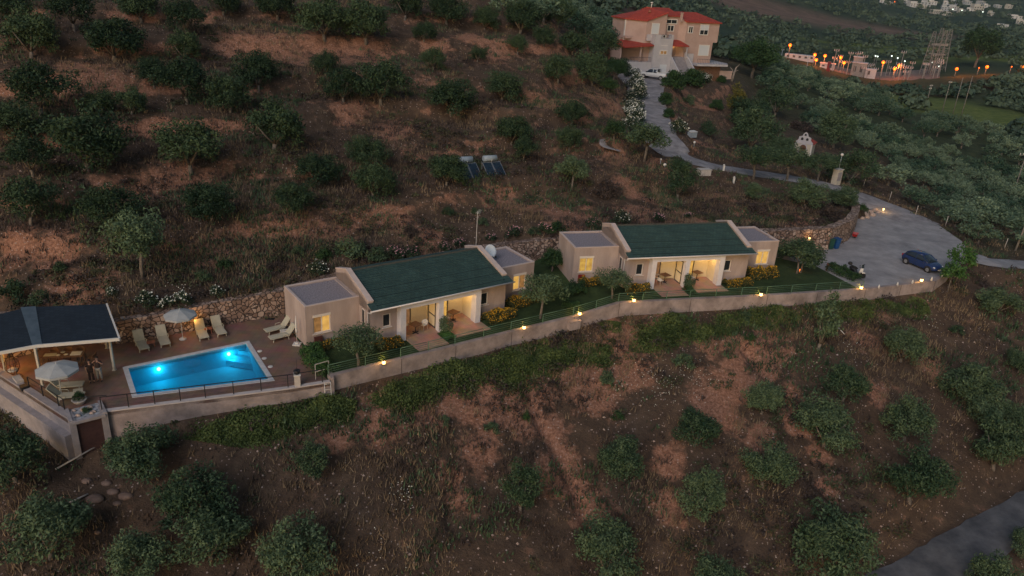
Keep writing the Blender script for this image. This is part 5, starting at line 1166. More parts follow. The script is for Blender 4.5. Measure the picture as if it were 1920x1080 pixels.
# pot on its pedestal
q = T(558, 724); r = empty('pedestal', q, R_(20), 'tall pale square pedestal inside the pool fence', 'pedestal'); m = MB(); m.cbox((0, 0, .42), (.36, .36, .84)); m.build('shaft', M_stand, r); m = MB(); m.cbox((0, 0, .87), (.44, .44, .06)); m.build('top_slab', M_wplastic, r)
r = empty('plant_pot', q + (0, 0, .9), 0, 'dark pot with one thin bare stem standing on the pale pedestal', 'plant pot'); m = MB(); m.lathe([(.12, 0), (.20, .16), (.22, .28), (.17, .29), (.0, .24)], 14); m.build('pot', M_black, r); m = MB(); m.tube([(0, 0, .24), (.02, 0, .7), (0, .02, 1.15)], [.02, .016, .008], 6); m.build('stem', M_black, r)
# ---------------------------------------------------------------- fences
fr = empty('pool_fence', (FL[1][0], FL[1][1], 0), 0, 'thin black metal fence on the wall between the pool and the slope', 'fence')
def polyline_pts(pl, step):
    out = []
    for i in range(len(pl) - 1):
        a, b = np.array(pl[i], float), np.array(pl[i + 1], float); L = np.linalg.norm((b - a)[:2]); n = max(1, round(L / step))
        out += [a + (b - a) * k / n for k in range(n)]
    return out + [np.array(pl[-1], float)]
FLi = [q + n28 * .12 for q in FL]; FLi[0] = FL[0] + n28 * .1; FLi[3] = FLi[2] + (FLi[3] - FLi[2]) * .82
pts = polyline_pts([(q[0], q[1], .075) for q in FLi], 1.5)
for q in pts: m = MB(); m.bar(q, q + (0, 0, .92), .045); wc(m.build('post', M_black, None), fr)
m = MB()
for i in range(len(pts) - 1): m.bar(pts[i] + (0, 0, .92), pts[i + 1] + (0, 0, .92), .045)
wc(m.build('top_rail', M_black), fr)
for hh in (.25, .47, .69):
    m = MB()
    for i in range(len(pts) - 1): m.tube([pts[i] + (0, 0, hh), pts[i + 1] + (0, 0, hh)], .006, 4)
    wc(m.build('wire', M_black), fr)
e_ = T(592, 712); gt = empty('side_gate', e_, R_(40), 'pale framed gate closing the gap between the black fence and the green rail', 'gate'); m = MB()
for a, b in (((0, 0, 0), (0, 0, 1.15)), ((.95, 0, .1), (.95, 0, 1.15)), ((0, 0, 1.15), (.95, 0, 1.15)), ((0, 0, .6), (.95, 0, .6))): m.bar(a, b, .04)
m.build('frame', M_stand, gt)
lfn = empty('low_fence', (LW[1][0], LW[1][1], .1), 0, 'low black railing with short posts along the left parapet of the pool terrace', 'fence')
uu = (LW[2] - LW[1]) / np.linalg.norm(LW[2] - LW[1]); Ltot = np.linalg.norm(LW[2] - LW[1]); nin = -nn_
lp = [np.array([*(LW[1] + uu * Ltot * t + nin * .36), .12]) for t in (.36, .56, .78, .86)]
for q in lp: m = MB(); m.bar(q, q + (0, 0, .75), .05); wc(m.build('post', M_black), lfn)
m = MB(); m.bar(lp[0] + (0, 0, .75), lp[3] + (0, 0, .75), .035); m.bar(lp[0] + (0, 0, .4), lp[3] + (0, 0, .4), .015); 
kk = np.array([*FL[0], .12]); m.bar(lp[3] + (0, 0, .75), kk + (0.1, .55, .75), .035); wc(m.build('top_rail', M_black), lfn)
# green rail in front of the villas
gr = empty('rail_fence', (UPP[4][0], UPP[4][1], .5), 0, 'long green metal rail with horizontal bars on the wall in front of both villas', 'fence')
gp = []
for i, q in enumerate(UPP[:9]):
    inn = n28 * .22; gp.append(np.array([q[0] + inn[0], q[1] + inn[1], tops[i]]))
gp[8] = gp[8] + (gp[7] - gp[8]) * .02
pts = polyline_pts(gp, 2.55)
for q in pts: m = MB(); m.bar(q, q + (0, 0, .74), .05, .03); wc(m.build('post', M_greenm), gr)
for hh, rr in ((.74, .025), (.56, .012), (.40, .012), (.24, .012), (.09, .012)):
    m = MB()
    for i in range(len(pts) - 1): m.tube([pts[i] + (0, 0, hh), pts[i + 1] + (0, 0, hh)], rr, 5)
    wc(m.build('handrail' if hh > .7 else 'bar', M_greenm), gr)
# bulkhead lamps on the wall
LM = [(720, 684, 'first lamp on the long wall, counting from the pool'), (983, 618, 'second lamp on the long wall, below the right wing of the near villa'), (1087, 592, 'third lamp on the long wall, above the concrete box'), (1189, 567, 'fourth lamp on the long wall, at the left garden of the far villa'), (1427, 556, 'fifth lamp on the long wall, at the right corner of the far villa'), (1615, 543, 'sixth lamp on the long wall, at the end of the green rail'), (1728, 529, 'seventh lamp on the long wall, in front of the blue car')]
for px, py, lb in LM:
    q = T(px, py, .3) + np.array([n28[0] * .05, n28[1] * .05, 0]); r = empty('wall_lamp', q, R_(25), 'amber ' + lb, 'wall lamp', 'amber lamps on the long wall')
    m = MB(); m.cbox((0, 0, .03), (.16, .16, .06)); m.cbox((0, 0, .31), (.20, .20, .04)); m.build('housing', M_black, r); m = MB(); m.cbox((0, 0, .175), (.17, .17, .225)); m.build('lens', M_bl, r)
    point_light('lamp_light', (0, -.16, .30), 7, (1.0, .52, .13), .05, r); point_light('lamp_light', (0, .2, .30), 11, (1.0, .52, .10), .05, r)
for px, py, lb in [(1647, 541, 'leftmost'), (1682, 536, 'second'), (1710, 532, 'third'), (1746, 526, 'fourth'), (1766, 520, 'rightmost')]:
    q = T(px, py, .15); m = MB(); m.lathe([(.10, 0), (.08, .2), (.03, .38), (0, .40)], 10); tag(m.build('marker_cone', M_wplastic, None, q), 'little white cone marker on the parking edge wall, %s of the five' % lb, 'marker', 'five white markers on the parking edge')
q = T(1088, 601, 0); uxx = UPP[4] - UPP[3]; az = math.atan2(uxx[1], uxx[0]); r = MB(); r.cbox((0, -.22, -.25), (1.0, .42, .72)); r.cbox((0, -.22, .13), (1.08, .5, .05)); tag(r.build('concrete_box', M_plaster, None, (UPP[4][0] - .1, UPP[4][1] - .05, tops[4] - .35)), 'square concrete meter box bulging from the front of the long wall under a lamp', 'concrete box').rotation_euler = (0, 0, az)
# ladder
q0 = T(604, 718, .3); r = empty('ladder', (FL[3][0] - .15, FL[3][1] - .12, -1.0), R_(20), 'white metal ladder leaning on the wall at the step between the two wall heights', 'ladder')
for s_ in (-.2, .2): m = MB(); m.tube([(s_, -.42, -.25), (s_, 0, 1.1)], .022, 6); m.build('stile', M_wplastic, r)
for k in range(4): m = MB(); t = .12 + k * .26; m.tube([(-.2, -.42 + .42 * t, -.25 + 1.35 * t), (.2, -.42 + .42 * t, -.25 + 1.35 * t)], .016, 6); m.build('rung', M_wplastic, r)

# ---------------------------------------------------------------- pavilion
pv = empty('pavilion', T(130, 690), 0, 'open pavilion with a dark navy roof on cream posts left of the pool', 'pavilion')
FR_, BR_, BLk, FM = W(224, 635, 2.75), W(200, 570, 3.35), W(52, 576, 3.35), W(68, 648, 2.75); FLf, BLf = W(-80, 676, 2.45), W(-95, 612, 3.0)
def slab(name, qs, th, m, par):
    n = len(qs); mm = MB(); mm.add([tuple(q) for q in qs] + [(q[0], q[1], q[2] - th) for q in qs], [tuple(range(n)), tuple(range(2 * n - 1, n - 1, -1))] + [(i, n + i, n + (i + 1) % n, (i + 1) % n) for i in range(n)]); o = mm.build(name, m, None); wc(o, par); return o
rf = slab('roof', [FM, FR_, BR_, BLk], .13, M_navy, pv); rf2 = slab('roof', [FLf, FM, BLk, BLf], .13, M_navy, pv)
m = MB()
for a, b in ((FR_, BR_), (FM, FR_), (FLf, FM)): m.bar(np.array(a) + (0, 0, -.04), np.array(b) + (0, 0, -.04), .10, .20)
wc(m.build('fascia', M_wplastic), pv)
A_, B2 = np.array(BLk) + (0, 0, .04), np.array(FM) + (0, 0, .04); sd = np.array([.55, .2, 0]); m = MB(); vs = []
m.add([tuple(A_ - sd * .7), tuple(B2 - sd * .35), tuple(B2 + sd * .55), tuple(A_ + sd * .8)], [(0, 1, 2, 3)]); o = m.build('ridge_flashing', mat('ridge_blue', (.05, .075, .10), (.09, .12, .15), .5, 2), None); wc(o, pv); o.modifiers.new('s', 'SOLIDIFY').thickness = .03
M_post = mat('cream_post', (.42, .38, .31), (.5, .45, .37), .8, 3)
for px, py, hh in ((80, 723, 2.65), (214.5, 694, 2.65), (201, 653, 2.75), (11, 698, 2.5)):
    q = T(px, py); m = MB(); m.bar(q, q + (0, 0, hh), .13); m.bar(q, q + (0, 0, .06), .22); wc(m.build('post', M_post), pv)
# under the roof: stone wall at the left, warm lamp, counter
m = MB(); s0 = T(2, 690)[:2]; s1 = T(62, 668)[:2]; line_wall(m, [s0 + (-.5, .6), s1 + (-.2, .5), T(120, 640)[:2] + (0, .8)], [2.2] * 3, [-.2] * 3, .4, sub=.5, jit=.03); wc(m.build('inner_stone_wall', M_stone), pv)
q = T(26, 684); l = MB(); l.ball((0, 0, 0), .09, 10, 6); wc(l.build('wall_light', M_bl, None, q + (.1, -.0, 1.5)), pv); pl_ = point_light('pavilion_light', q + (.35, -.35, 1.45), 42, (1.0, .42, .06), .1); wc(pl_, pv)
pl_ = point_light('pavilion_light', T(150, 668) + (0, 0, 2.3), 12, (1.0, .62, .16), .15); wc(pl_, pv); pl_ = point_light('pavilion_light', T(105, 700) + (0, 0, 2.2), 11, (1.0, .50, .10), .15); wc(pl_, pv)
# poolside spot beside the lounger at the wall
q = T(359, 622) + (0, 0, 1.25); r = empty('wall_lamp', q, R_(30), 'amber lamp fixed on the stone wall just right of the poolside umbrella', 'wall lamp'); m = MB(); m.cbox((0, 0, 0), (.16, .10, .14)); m.build('lens', M_bl, r); m = MB(); m.cbox((0, .05, .09), (.2, .14, .03)); m.build('housing', M_black, r); point_light('lamp_light', (.15, -.28, -.1), 14, (1, .48, .10), .06, r)
# long table with chairs
q = T(122, 683); r = empty('dining_table', q, R_(14), 'long dining table covered with plates and dishes under the pavilion roof', 'table')
m = MB(); m.cbox((0, 0, .74), (2.5, .85, .05)); m.build('table_top', M_darkwood, r)
for x in (-1.1, 1.1):
    for y in (-.35, .35): m = MB(); m.bar((x, y, 0), (x, y, .72), .07); m.build('leg', M_darkwood, r)
def on_table(px_, y, name, label, m_, cat, prof_=None, box=None):
    c_, s__ = math.cos(R_(14)), math.sin(R_(14)); p_ = q + np.array([c_ * px_ - s__ * y, s__ * px_ + c_ * y, .767]); mm = MB()
    if prof_: mm.lathe(prof_, 12)
    else: mm.cbox((0, 0, box[2] / 2), box)
    o = tag(mm.build(name, m_, None, p_), label, cat); o.rotation_euler = (0, 0, R_(14))
on_table(.78, 0, 'tray', 'pale tray at the right end of the dining table', M_wplastic, 'tray', None, (.62, .5, .03)); on_table(-.75, -.05, 'tray', 'cream tray at the left end of the dining table', M_plastic, 'tray', None, (.7, .36, .03))
on_table(-.05, .15, 'bowl', 'white bowl in the middle of the dining table', M_wplastic, 'bowl', [(.06, 0), (.14, .07), (.15, .08), (.05, .02), (0, .02)]); on_table(.2, -.1, 'plate', 'white plate right of the bowl on the dining table', M_wplastic, 'plate', [(.08, 0), (.14, .02), (.14, .025), (0, .012)]); on_table(-.25, -.15, 'plate', 'white plate left of the bowl on the dining table', M_wplastic, 'plate', [(.08, 0), (.14, .02), (.14, .025), (0, .012)])
def chair_proto(m_, name='chair', dark=False):
    r = empty(name); a = MB(); a.cbox((0, 0, .44), (.46, .46, .04)); a.build('seat', m_, r)
    a = MB(); n = 7; vs = []
    for i in range(n + 1):
        t = R_(-75 + 150 * i / n); x, y = .26 * math.sin(t), .23 * math.cos(t) - .0; vs += [(x, y, .46), (x * 1.12, y * 1.12 + .05, .80 - abs(i - n / 2) * .045)]
    a.add(vs, [(2 * i, 2 * i + 2, 2 * i + 3, 2 * i + 1) for i in range(n)]); b_ = a.build('backrest', m_, r); b_.modifiers.new('s', 'SOLIDIFY').thickness = .025
    for x in (-1, 1):
        for y in (-1, 1): a = MB(); a.tube([(x * .18, y * .18, .43), (x * .22, y * .22, 0)], .016, 6); a.build('leg', M_stand if not dark else M_black, r)
    return r
CH = {'w': [chair_proto(M_wplastic), 0], 'd': [chair_proto(M_darkwood, 'chair', True), 0]}
def chair(k, loc, rz, label, group):
    o = CH[k][0] if not CH[k][1] else copy_tree(CH[k][0]); CH[k][1] = 1; o.location = tuple(map(float, loc)); o.rotation_euler = (0, 0, rz); o['label'] = label; o['category'] = 'chair'; o['group'] = group
for i, (x, y, rz) in enumerate([(-.8, -.75, 194), (0, -.78, 190), (.8, -.76, 196), (-.8, .75, 14), (0, .75, 12), (.8, .75, 16), (1.65, .1, -80)]):
    c_, s__ = math.cos(R_(14)), math.sin(R_(14)); p_ = q + np.array([c_ * x - s__ * y, s__ * x + c_ * y, 0])
    chair('d', p_, R_(rz), 'dark wooden chair %s' % ['at the front left of the dining table', 'at the front middle of the dining table', 'at the front right of the dining table', 'behind the left of the dining table', 'behind the middle of the dining table', 'behind the right of the dining table', 'at the right end of the dining table'][i], 'dark chairs round the dining table')
# porch furniture
def porch_table(loc, rz, label):
    r = empty('bistro_table', loc, rz, label, 'table'); a = MB(); a.cbox((0, 0, .73), (.78, .78, .035)); a.build('table_top', M_darkwood, r); a = MB(); a.tube([(0, 0, .03), (0, 0, .72)], .035, 8); a.build('column', M_black, r); a = MB(); a.cbox((0, 0, .02), (.62, .07, .035)); a.cbox((0, 0, .021), (.07, .62, .035)); a.build('foot', M_black, r)
for V_, lc, z, who, L_ in ((1, loc1, .03, 'near', [(7.95, -1.55), (7.45, -.75, 20), (8.75, -1.35, -70), (11.6, -1.0), (10.95, -1.05, 80), (11.75, -.1, -5)]), (2, loc2, 1.09, 'far', [(8.4, -1.0), (8.1, -.1, 10), (7.7, -1.45, 120), (11.7, -.75), (11.2, .1, 15), (10.95, -1.2, 110)])):
    rz0 = a1 if V_ == 1 else a2
    for t_ in range(2):
        T_ = L_[t_ * 3]; p_ = lc(T_[0], T_[1]); side = ['left', 'right'][t_]; porch_table((p_[0], p_[1], z), rz0 + .3, 'small dark square table in the %s porch of the %s villa' % (side, who))
        for c_ in range(2): C_ = L_[t_ * 3 + 1 + c_]; p_ = lc(C_[0], C_[1]); chair('w', (p_[0], p_[1], z), rz0 + R_(C_[2]), 'white moulded chair %s the table in the %s porch of the %s villa' % ((['left of', 'right of'] if V_ == 1 and t_ == 0 else ['behind', 'in front of'] if V_ == 2 else ['left of', 'behind'])[c_], side, who), 'white chairs on the porches')
# terracotta pot
q = lc(9.55, -2.75); r = empty('flower_pot', (q[0], q[1], 1.08), 0, 'small terracotta pot by the middle pillar of the far villa', 'flower pot'); m = MB(); m.lathe([(.10, 0), (.16, .26), (.18, .30), (.13, .28), (0, .25)], 12); m.build('pot', M_terra, r)
# corner shed with planter on top
c0, c1 = CORNER[0], FL[0]; ux = (c1 - c0) / np.linalg.norm(c1 - c0); Lc = np.linalg.norm(c1 - c0); azc = math.atan2(ux[1], ux[0])
sh = empty('corner_shed', (c0[0], c0[1], 0), azc, 'small concrete shed with dark doors and rough pillars under the corner of the pool terrace', 'shed')
m = MB(); m.box(-.05, .28, -.35, .9, -2.9, .1); m.build('pillar', MATS['grey_render'], sh); m = MB(); m.box(Lc - .12, Lc + .22, -.35, .6, -2.5, .1); m.build('pillar', MATS['grey_render'], sh)
m = MB(); m.box(.28, Lc - .12, -.22, -.16, -2.8, -.12); m.build('door', mat('shed_door', (.045, .022, .022), (.07, .035, .032), .7, 3), sh)
m = MB(); m.box(.0, Lc + .1, -.42, -.15, -.12, .06); m.box(-.05, .15, -.35, 1.25, .1, .16); m.box(Lc, Lc + .2, -.35, 1.25, .1, .16); m.build('slab_edge', MATS['grey_render'], sh); m = MB(); m.box(.15, Lc, -.15, 1.2, -.1, .04); m.build('planter_bed', mat('planter_gravel', (.10, .11, .13), (.5, .5, .52), .9, 6, detail=8), sh)
m = MB(); rs_ = random.Random(4)
for i, (x, y, s_) in enumerate([(.5, .2, .17), (.85, .7, .2), (1.2, .1, .14), (Lc - .5, .8, .2), (Lc - .4, .2, .15), (.4, .9, .13)]):
    m = MB(); m.ball((0, 0, 0), s_, 8, 5, (1, rs_.uniform(.6, 1), .7)); p_ = c0 + ux * x + np.array([-ux[1], ux[0]]) * y; tag(m.build('rock', MATS['pale_stone'], None, (p_[0], p_[1], .08)), 'pale rock %s in the planter over the corner shed' % ['at the front left', 'near the middle', 'at the front middle', 'at the back right', 'at the front right', 'at the back left'][i], 'rock', 'rocks in the corner planter')
p_ = c0 + ux * 1.0 + np.array([-ux[1], ux[0]]) * .5; plant('bush', (p_[0], p_[1], .03), .32, 'little dark plant among the rocks in the corner planter', 'plant', None, 1)
q = T(150, 757); r = empty('planter', q, 0, 'big round bowl planter with a dark green bush by the corner fence', 'planter'); m = MB(); m.lathe([(.22, 0), (.40, .28), (.44, .34), (.38, .32), (0, .28)], 16); m.build('bowl', M_stand, r)
plant('roundshrub', q + (0, 0, .30), .34, 'dark green bush growing in the round bowl planter', 'bush')
# hanging swing chair
q = T(28, 707); r = empty('swing_chair', q, R_(20), 'curved dark hanging chair frame with a cushion at the left edge under the pavilion', 'swing chair'); m = MB(); m.tube([(0, .5, .03), (0, .6, .9), (0, .35, 1.6), (0, -.1, 1.75), (0, -.25, 1.55)], .03, 8); m.build('frame', M_black, r)
m = MB(); m.lathe([(.40, .04), (.42, .0)], 16); m.lathe([(.05, .45), (.30, .5), (.42, .75), (.38, 1.15), (.2, 1.45), (.02, 1.52)], 12, (0, -.1, 0)); bk = m.build('basket', M_darkwood, r); wfm = bk.modifiers.new('w', 'WIREFRAME'); wfm.thickness = .03; m = MB(); m.ball((0, -.1, .58), .30, 10, 6, (1, 1, .4)); m.build('cushion', M_wplastic, r)
for i, (px, py) in enumerate([(35, 716), (46, 730)]):
    q = T(px, py); m = MB(); m.cbox((0, 0, .14), (.9 if i == 0 else .45, .4, .26)); tag(m.build('bench_box', M_stand if i == 0 else M_black, None, q), ['pale low stone bench by the left parapet', 'dark low box beside the left parapet'][i], 'bench' if i == 0 else 'box').rotation_euler = (0, 0, az + 1.9)

# ---------------------------------------------------------------- people
def skin_mesh(verts, edges, rads, root=0):
    me = bpy.data.meshes.new('tmp'); me.from_pydata(verts, edges, []); o = bpy.data.objects.new('tmp', me); col.objects.link(o)
    md = o.modifiers.new('s', 'SKIN'); md.use_smooth_shade = True; sub = o.modifiers.new('b', 'SUBSURF'); sub.levels = 2
    me.skin_vertices  # layer comes with the modifier
    sv = me.skin_vertices[0].data if len(me.skin_vertices) else None
    if sv:
        for i, r in enumerate(rads): sv[i].radius = (r, r) if not hasattr(r, '__len__') else r
        sv[root].use_root = True
    dg = bpy.context.evaluated_depsgraph_get(); ev = o.evaluated_get(dg); m2 = ev.to_mesh(); V = [tuple(v.co) for v in m2.vertices]; F = [tuple(p.vertices) for p in m2.polygons]; ev.to_mesh_clear(); bpy.data.objects.remove(o, do_unlink=True); bpy.data.meshes.remove(me); return V, F
def person(loc, rz, label, shirt, trous, arms, hgt=1.7, hair_len=.0, bag=None):
    s_ = hgt / 1.7; r = empty('person', loc, rz, label, 'person'); r.scale = (s_,) * 3
    J = {'pel': (0, 0, .92), 'sp': (0, .01, 1.12), 'ch': (0, 0, 1.30), 'ne': (0, .0, 1.44), 'hb': (0, -.01, 1.52), 'hd': (0, -.015, 1.60),
         'hl': (.09, 0, .88), 'kl': (.11, -.02, .48), 'al': (.12, .02, .08), 'tl': (.13, -.14, .04), 'hr': (-.09, 0, .88), 'kr': (-.10, -.01, .48), 'ar': (-.11, .02, .08), 'tr': (-.13, -.14, .04),
         'sl': (.17, 0, 1.37), 'el': arms[0][0], 'wl': arms[0][1], 'sr': (-.17, 0, 1.37), 'er': arms[1][0], 'wr': arms[1][1], 'pl': arms[0][2], 'pr': arms[1][2]}
    Rr = {'pel': (.14, .10), 'sp': (.12, .09), 'ch': (.15, .10), 'ne': .05, 'hb': .07, 'hd': (.085, .10), 'hl': .085, 'kl': .06, 'al': .04, 'tl': .035, 'hr': .085, 'kr': .06, 'ar': .04, 'tr': .035, 'sl': .055, 'el': .042, 'wl': .028, 'sr': .055, 'er': .042, 'wr': .028, 'pl': (.035, .02), 'pr': (.035, .02)}
    E_ = [('pel', 'sp'), ('sp', 'ch'), ('ch', 'ne'), ('ne', 'hb'), ('hb', 'hd'), ('pel', 'hl'), ('hl', 'kl'), ('kl', 'al'), ('al', 'tl'), ('pel', 'hr'), ('hr', 'kr'), ('kr', 'ar'), ('ar', 'tr'), ('ch', 'sl'), ('sl', 'el'), ('el', 'wl'), ('wl', 'pl'), ('ch', 'sr'), ('sr', 'er'), ('er', 'wr'), ('wr', 'pr')]
    ks = list(J); V, F = skin_mesh([J[k] for k in ks], [(ks.index(a), ks.index(b)) for a, b in E_], [Rr[k] for k in ks])
    m = MB(); m.add(V, F, True)
    for sgn, wk, pk in ((1, 'wl', 'pl'), (-1, 'wr', 'pr')):
        w_, p_ = Vector(J[wk]), Vector(J[pk]); d = (p_ - w_).normalized(); u = d.cross(Vector((0, 1, .3))).normalized()
        for i in range(4):
            b_ = p_ + u * (i - 1.5) * .018; L = (.06, .07, .065, .05)[i]; m.tube([b_, b_ + d * L * .5 + Vector((0, -.008, 0)), b_ + d * L + Vector((0, -.028, 0))], [.009, .008, .006], 6)
        m.tube([w_ + d * .03, w_ + d * .05 - u * .045, w_ + d * .09 - u * .05], [.011, .010, .007], 6)
    hx, hy, hz = 0, -.015, 1.60
    m.tube([(0, -.115, 1.61), (0, -.135, 1.585)], [.010, .014], 6)                 # nose
    for s__ in (-1, 1): m.ball((s__ * .085, .0, 1.595), .022, 6, 5, (.4, .8, 1.3))      # ears
    m.build('body', M_skin, r)
    m = MB(); m.ball((hx, hy + .012, hz + .022), .112, 14, 9, (.88, 1.0, 1.02)); V2 = []; hr = MB(); idx = {}
    for v in m.v:
        idx[len(idx)] = v
    keepf = [f for f in m.f if sum(1 for i in f if (m.v[i][1] < hy - .03 and m.v[i][2] < hz + .045) or m.v[i][2] < hz - .06 - hair_len) == 0]
    hr.add(m.v, keepf, True)
    if hair_len > 0: hr.tube([(0, .06, hz), (0, .085, hz - .12), (0, .07, hz - .12 - hair_len)], [.08, .075, .04], 8)
    hr.build('hair', M_hair, r)
    for s__ in (-1, 1): m = MB(); m.ball((s__ * .032, -.098, 1.615), .012, 6, 5); m.build('eye', M_black, r)
    m = MB(); m.cbox((0, -.108, 1.548), (.045, .012, .010)); m.build('mouth', M_red, r)
    ks2 = ['sp', 'ch', 'pel', 'sl', 'sr', 'el', 'er', 'ne']; half = lambda a, b, t: tuple(a[i] + (b[i] - a[i]) * t for i in range(3)); J2 = dict(J); J2['el'] = half(J['sl'], J['el'], .75); J2['er'] = half(J['sr'], J['er'], .75); J2['ne'] = (0, 0, 1.41)
    g = .018; V, F = skin_mesh([J2[k] for k in ks2], [(0, 1), (0, 2), (1, 3), (1, 4), (3, 5), (4, 6), (1, 7)], [(.135 + g, .10 + g), (.155 + g, .11 + g), (.15 + g, .11 + g), .07, .07, .058, .058, .06]); m = MB(); m.add(V, F, True); m.build('shirt', shirt, r)
    ks3 = ['pel', 'hl', 'kl', 'al', 'hr', 'kr', 'ar']; J3 = dict(J); J3['al'] = half(J['kl'], J['al'], .85); J3['ar'] = half(J['kr'], J['ar'], .85)
    V, F = skin_mesh([J3[k] for k in ks3], [(0, 1), (1, 2), (2, 3), (0, 4), (4, 5), (5, 6)], [(.15, .115), .105, .08, .065, .105, .08, .065]); m = MB(); m.add(V, F, True); m.build('trousers', trous, r)
    for s__ in (1, -1): a = J['al'] if s__ > 0 else J['ar']; m = MB(); m.ball((a[0], -.06, .045), .055, 10, 6, (.85, 2.3, .8)); m.build('shoe', M_black, r)
    return r
q = T(188, 714); person(q, R_(8), 'person in dark top and pale trousers standing with both hands raised to the face', M_dshirt, M_ltrous, (((.34, -.08, 1.22), (.13, -.20, 1.46), (.07, -.19, 1.52)), ((-.34, -.08, 1.22), (-.13, -.20, 1.46), (-.07, -.19, 1.52))), 1.74)
q = T(173, 717); person(q, R_(25), 'person in all dark clothing standing close at the left of the one with raised hands', M_dshirt, M_dshirt, (((.24, .0, 1.10), (.22, -.12, .88), (.21, -.15, .80)), ((-.24, .0, 1.10), (-.2, -.14, .9), (-.18, -.17, .83))), 1.64, .08)

# ---------------------------------------------------------------- roof things
q = None
def find_x(fn, px_target, lo, hi):
    for _ in range(30):
        mid_ = (lo + hi) / 2; p_ = fn(mid_); d = np.array(p_) - O_; px = 960 + _f * (d @ _X) / (d @ _F)
        if px < px_target: lo = mid_
        else: hi = mid_
    return mid_
xa = find_x(lambda x: (*loc1(x, 4.45), 4.2), 893, 8, 18); pa = loc1(xa, 4.45)
r = empty('aerial', (pa[0], pa[1], 0), a1, 'tall thin television aerial mast behind the roof of the near villa', 'aerial'); m = MB(); m.tube([(0, 0, 0), (0, 0, 6.75)], .028, 6); m.build('mast', M_stand, r); m = MB(); m.tube([(-.05, -.1, 6.6), (.6, .45, 6.72)], .012, 5)
for k in range(7): t = k / 6; c_ = Vector((-.02 + .58 * t, -.08 + .5 * t, 6.61 + .1 * t)); m.tube([c_ - Vector((.14, -.17, 0)) * (1 - .3 * t), c_ + Vector((.14, -.17, 0)) * (1 - .3 * t)], .007, 4)
m.build('antenna', M_wplastic, r); m = MB(); m.tube([(0, 0, 6.2), (.25, .1, 6.2)], .01, 4); m.tube([(.12, .04, 6.0), (.12, .04, 6.35)], .01, 4); m.build('small_antenna', M_wplastic, r)
p_ = loc1(16.95, 2.1); r = empty('satellite_dish', (p_[0], p_[1], 3.12), R_(-25), 'large white satellite dish on the flat right wing roof of the near villa', 'satellite dish')
m = MB(); Rd = .52; n = 20; vs = [(0, 0, 0)]; fs = []
for j in range(1, 5):
    for k in range(n): rr_ = Rd * j / 4; vs.append((rr_ * math.cos(2 * PI * k / n), -.9 * rr_ ** 2 * .35, rr_ * 1.08 * math.sin(2 * PI * k / n)))
for k in range(n): fs.append((0, 1 + k, 1 + (k + 1) % n))
for j in range(3):
    for k in range(n): fs.append((1 + j * n + k, 1 + (j + 1) * n + k, 1 + (j + 1) * n + (k + 1) % n, 1 + j * n + (k + 1) % n))
m.add(vs, fs, True); o = m.build('dish', mat('dish_white', (.55, .60, .64), None, .4), r, (0, 0, .85)); o.rotation_euler = (R_(-28), 0, R_(55)); o.modifiers.new('s', 'SOLIDIFY').thickness = .015
m = MB(); m.tube([(0, 0, 0), (0, 0, .85)], .035, 8); m.tube([(0, 0, .45), (.75, -.5, .62)], .018, 6); m.build('mount', M_stand, r); m = MB(); m.cbox((.78, -.52, .66), (.14, .09, .09)); m.build('receiver', M_black, r)

# ---------------------------------------------------------------- solar heaters
M_panel = mat('solar_glass', (.010, .02, .035), (.018, .032, .05), .12, 2, spec=.7); M_tank = mat('tank_white', (.26, .31, .35), (.34, .39, .43), .4, 3)
sp = [hillhit(872, 341), hillhit(959, 336)]; sg = G(915, 343); zs = sg[2] + .1
m = MB(); A0, B0 = W(868, 343, zs), W(961, 335, zs); dv = (B0 - A0) / np.linalg.norm(B0 - A0); pv_ = np.array([-dv[1], dv[0], 0])
m.prism([tuple((A0 - dv * .2)[:2]), tuple((B0 + dv * .2)[:2]), tuple((B0 + dv * .2 + pv_ * 2.6)[:2]), tuple((A0 - dv * .2 + pv_ * 2.6)[:2])], zs - 1.4, zs); tag(m.build('concrete_pad', M_stand), 'narrow concrete pad under the two solar water heaters', 'concrete pad')
azs = math.atan2(dv[1], dv[0])
for i, (pxb, lb) in enumerate([(905, 'left solar water heater on the hillside, half hidden by an olive'), (950.5, 'right solar water heater on the hillside, wholly in view')]):
    pyb = 334 if i == 0 else 331; B_r = W(pxb, pyb + 4, zs); loc = B_r - dv * .95 + pv_ * .15
    r = empty('solar_heater', loc, azs, lb, 'solar heater', 'two solar water heaters', 1.12)
    for k in range(2):
        m = MB(); x0 = -.95 + k * .97; vs = [(x0, 0, .10), (x0 + .93, 0, .10), (x0 + .93 - .0, 1.55, 1.25), (x0 - .0, 1.55, 1.25)]; m.add(vs + [(a, b, c - .08) for a, b, c in vs], [(0, 1, 2, 3), (7, 6, 5, 4), (0, 4, 5, 1), (1, 5, 6, 2), (2, 6, 7, 3), (3, 7, 4, 0)]); pn = m.build('collector', M_rimm, r)
        m = MB(); m.add([(x0 + .05, .04, .135), (x0 + .88, .04, .135), (x0 + .88, 1.50, 1.222), (x0 + .05, 1.50, 1.222)], [(0, 1, 2, 3)]); m.build('glass', M_panel, pn)
    m = MB(); m.tube([(-.75, 1.75, 1.55), (-.72, 1.75, 1.55), (.62, 1.75, 1.55), (.65, 1.75, 1.55)], [.22, .29, .29, .22], 16); m.build('tank', M_tank, r)
    m = MB()
    for x in (-.9, .9): m.bar((x, 1.5, 1.15), (x, 1.7, -.1), .04); m.bar((x, 0, .06), (x, 1.7, 0), .04); m.bar((x, 1.75, 1.3), (x, 1.7, 0), .04)
    m.build('stand', M_rimm, r); m = MB(); m.tube([(0, 1.5, 1.26), (.02, 1.45, 1.45), (.02, 1.55, 1.5)], .025, 6); m.build('pipe', M_wplastic, r)

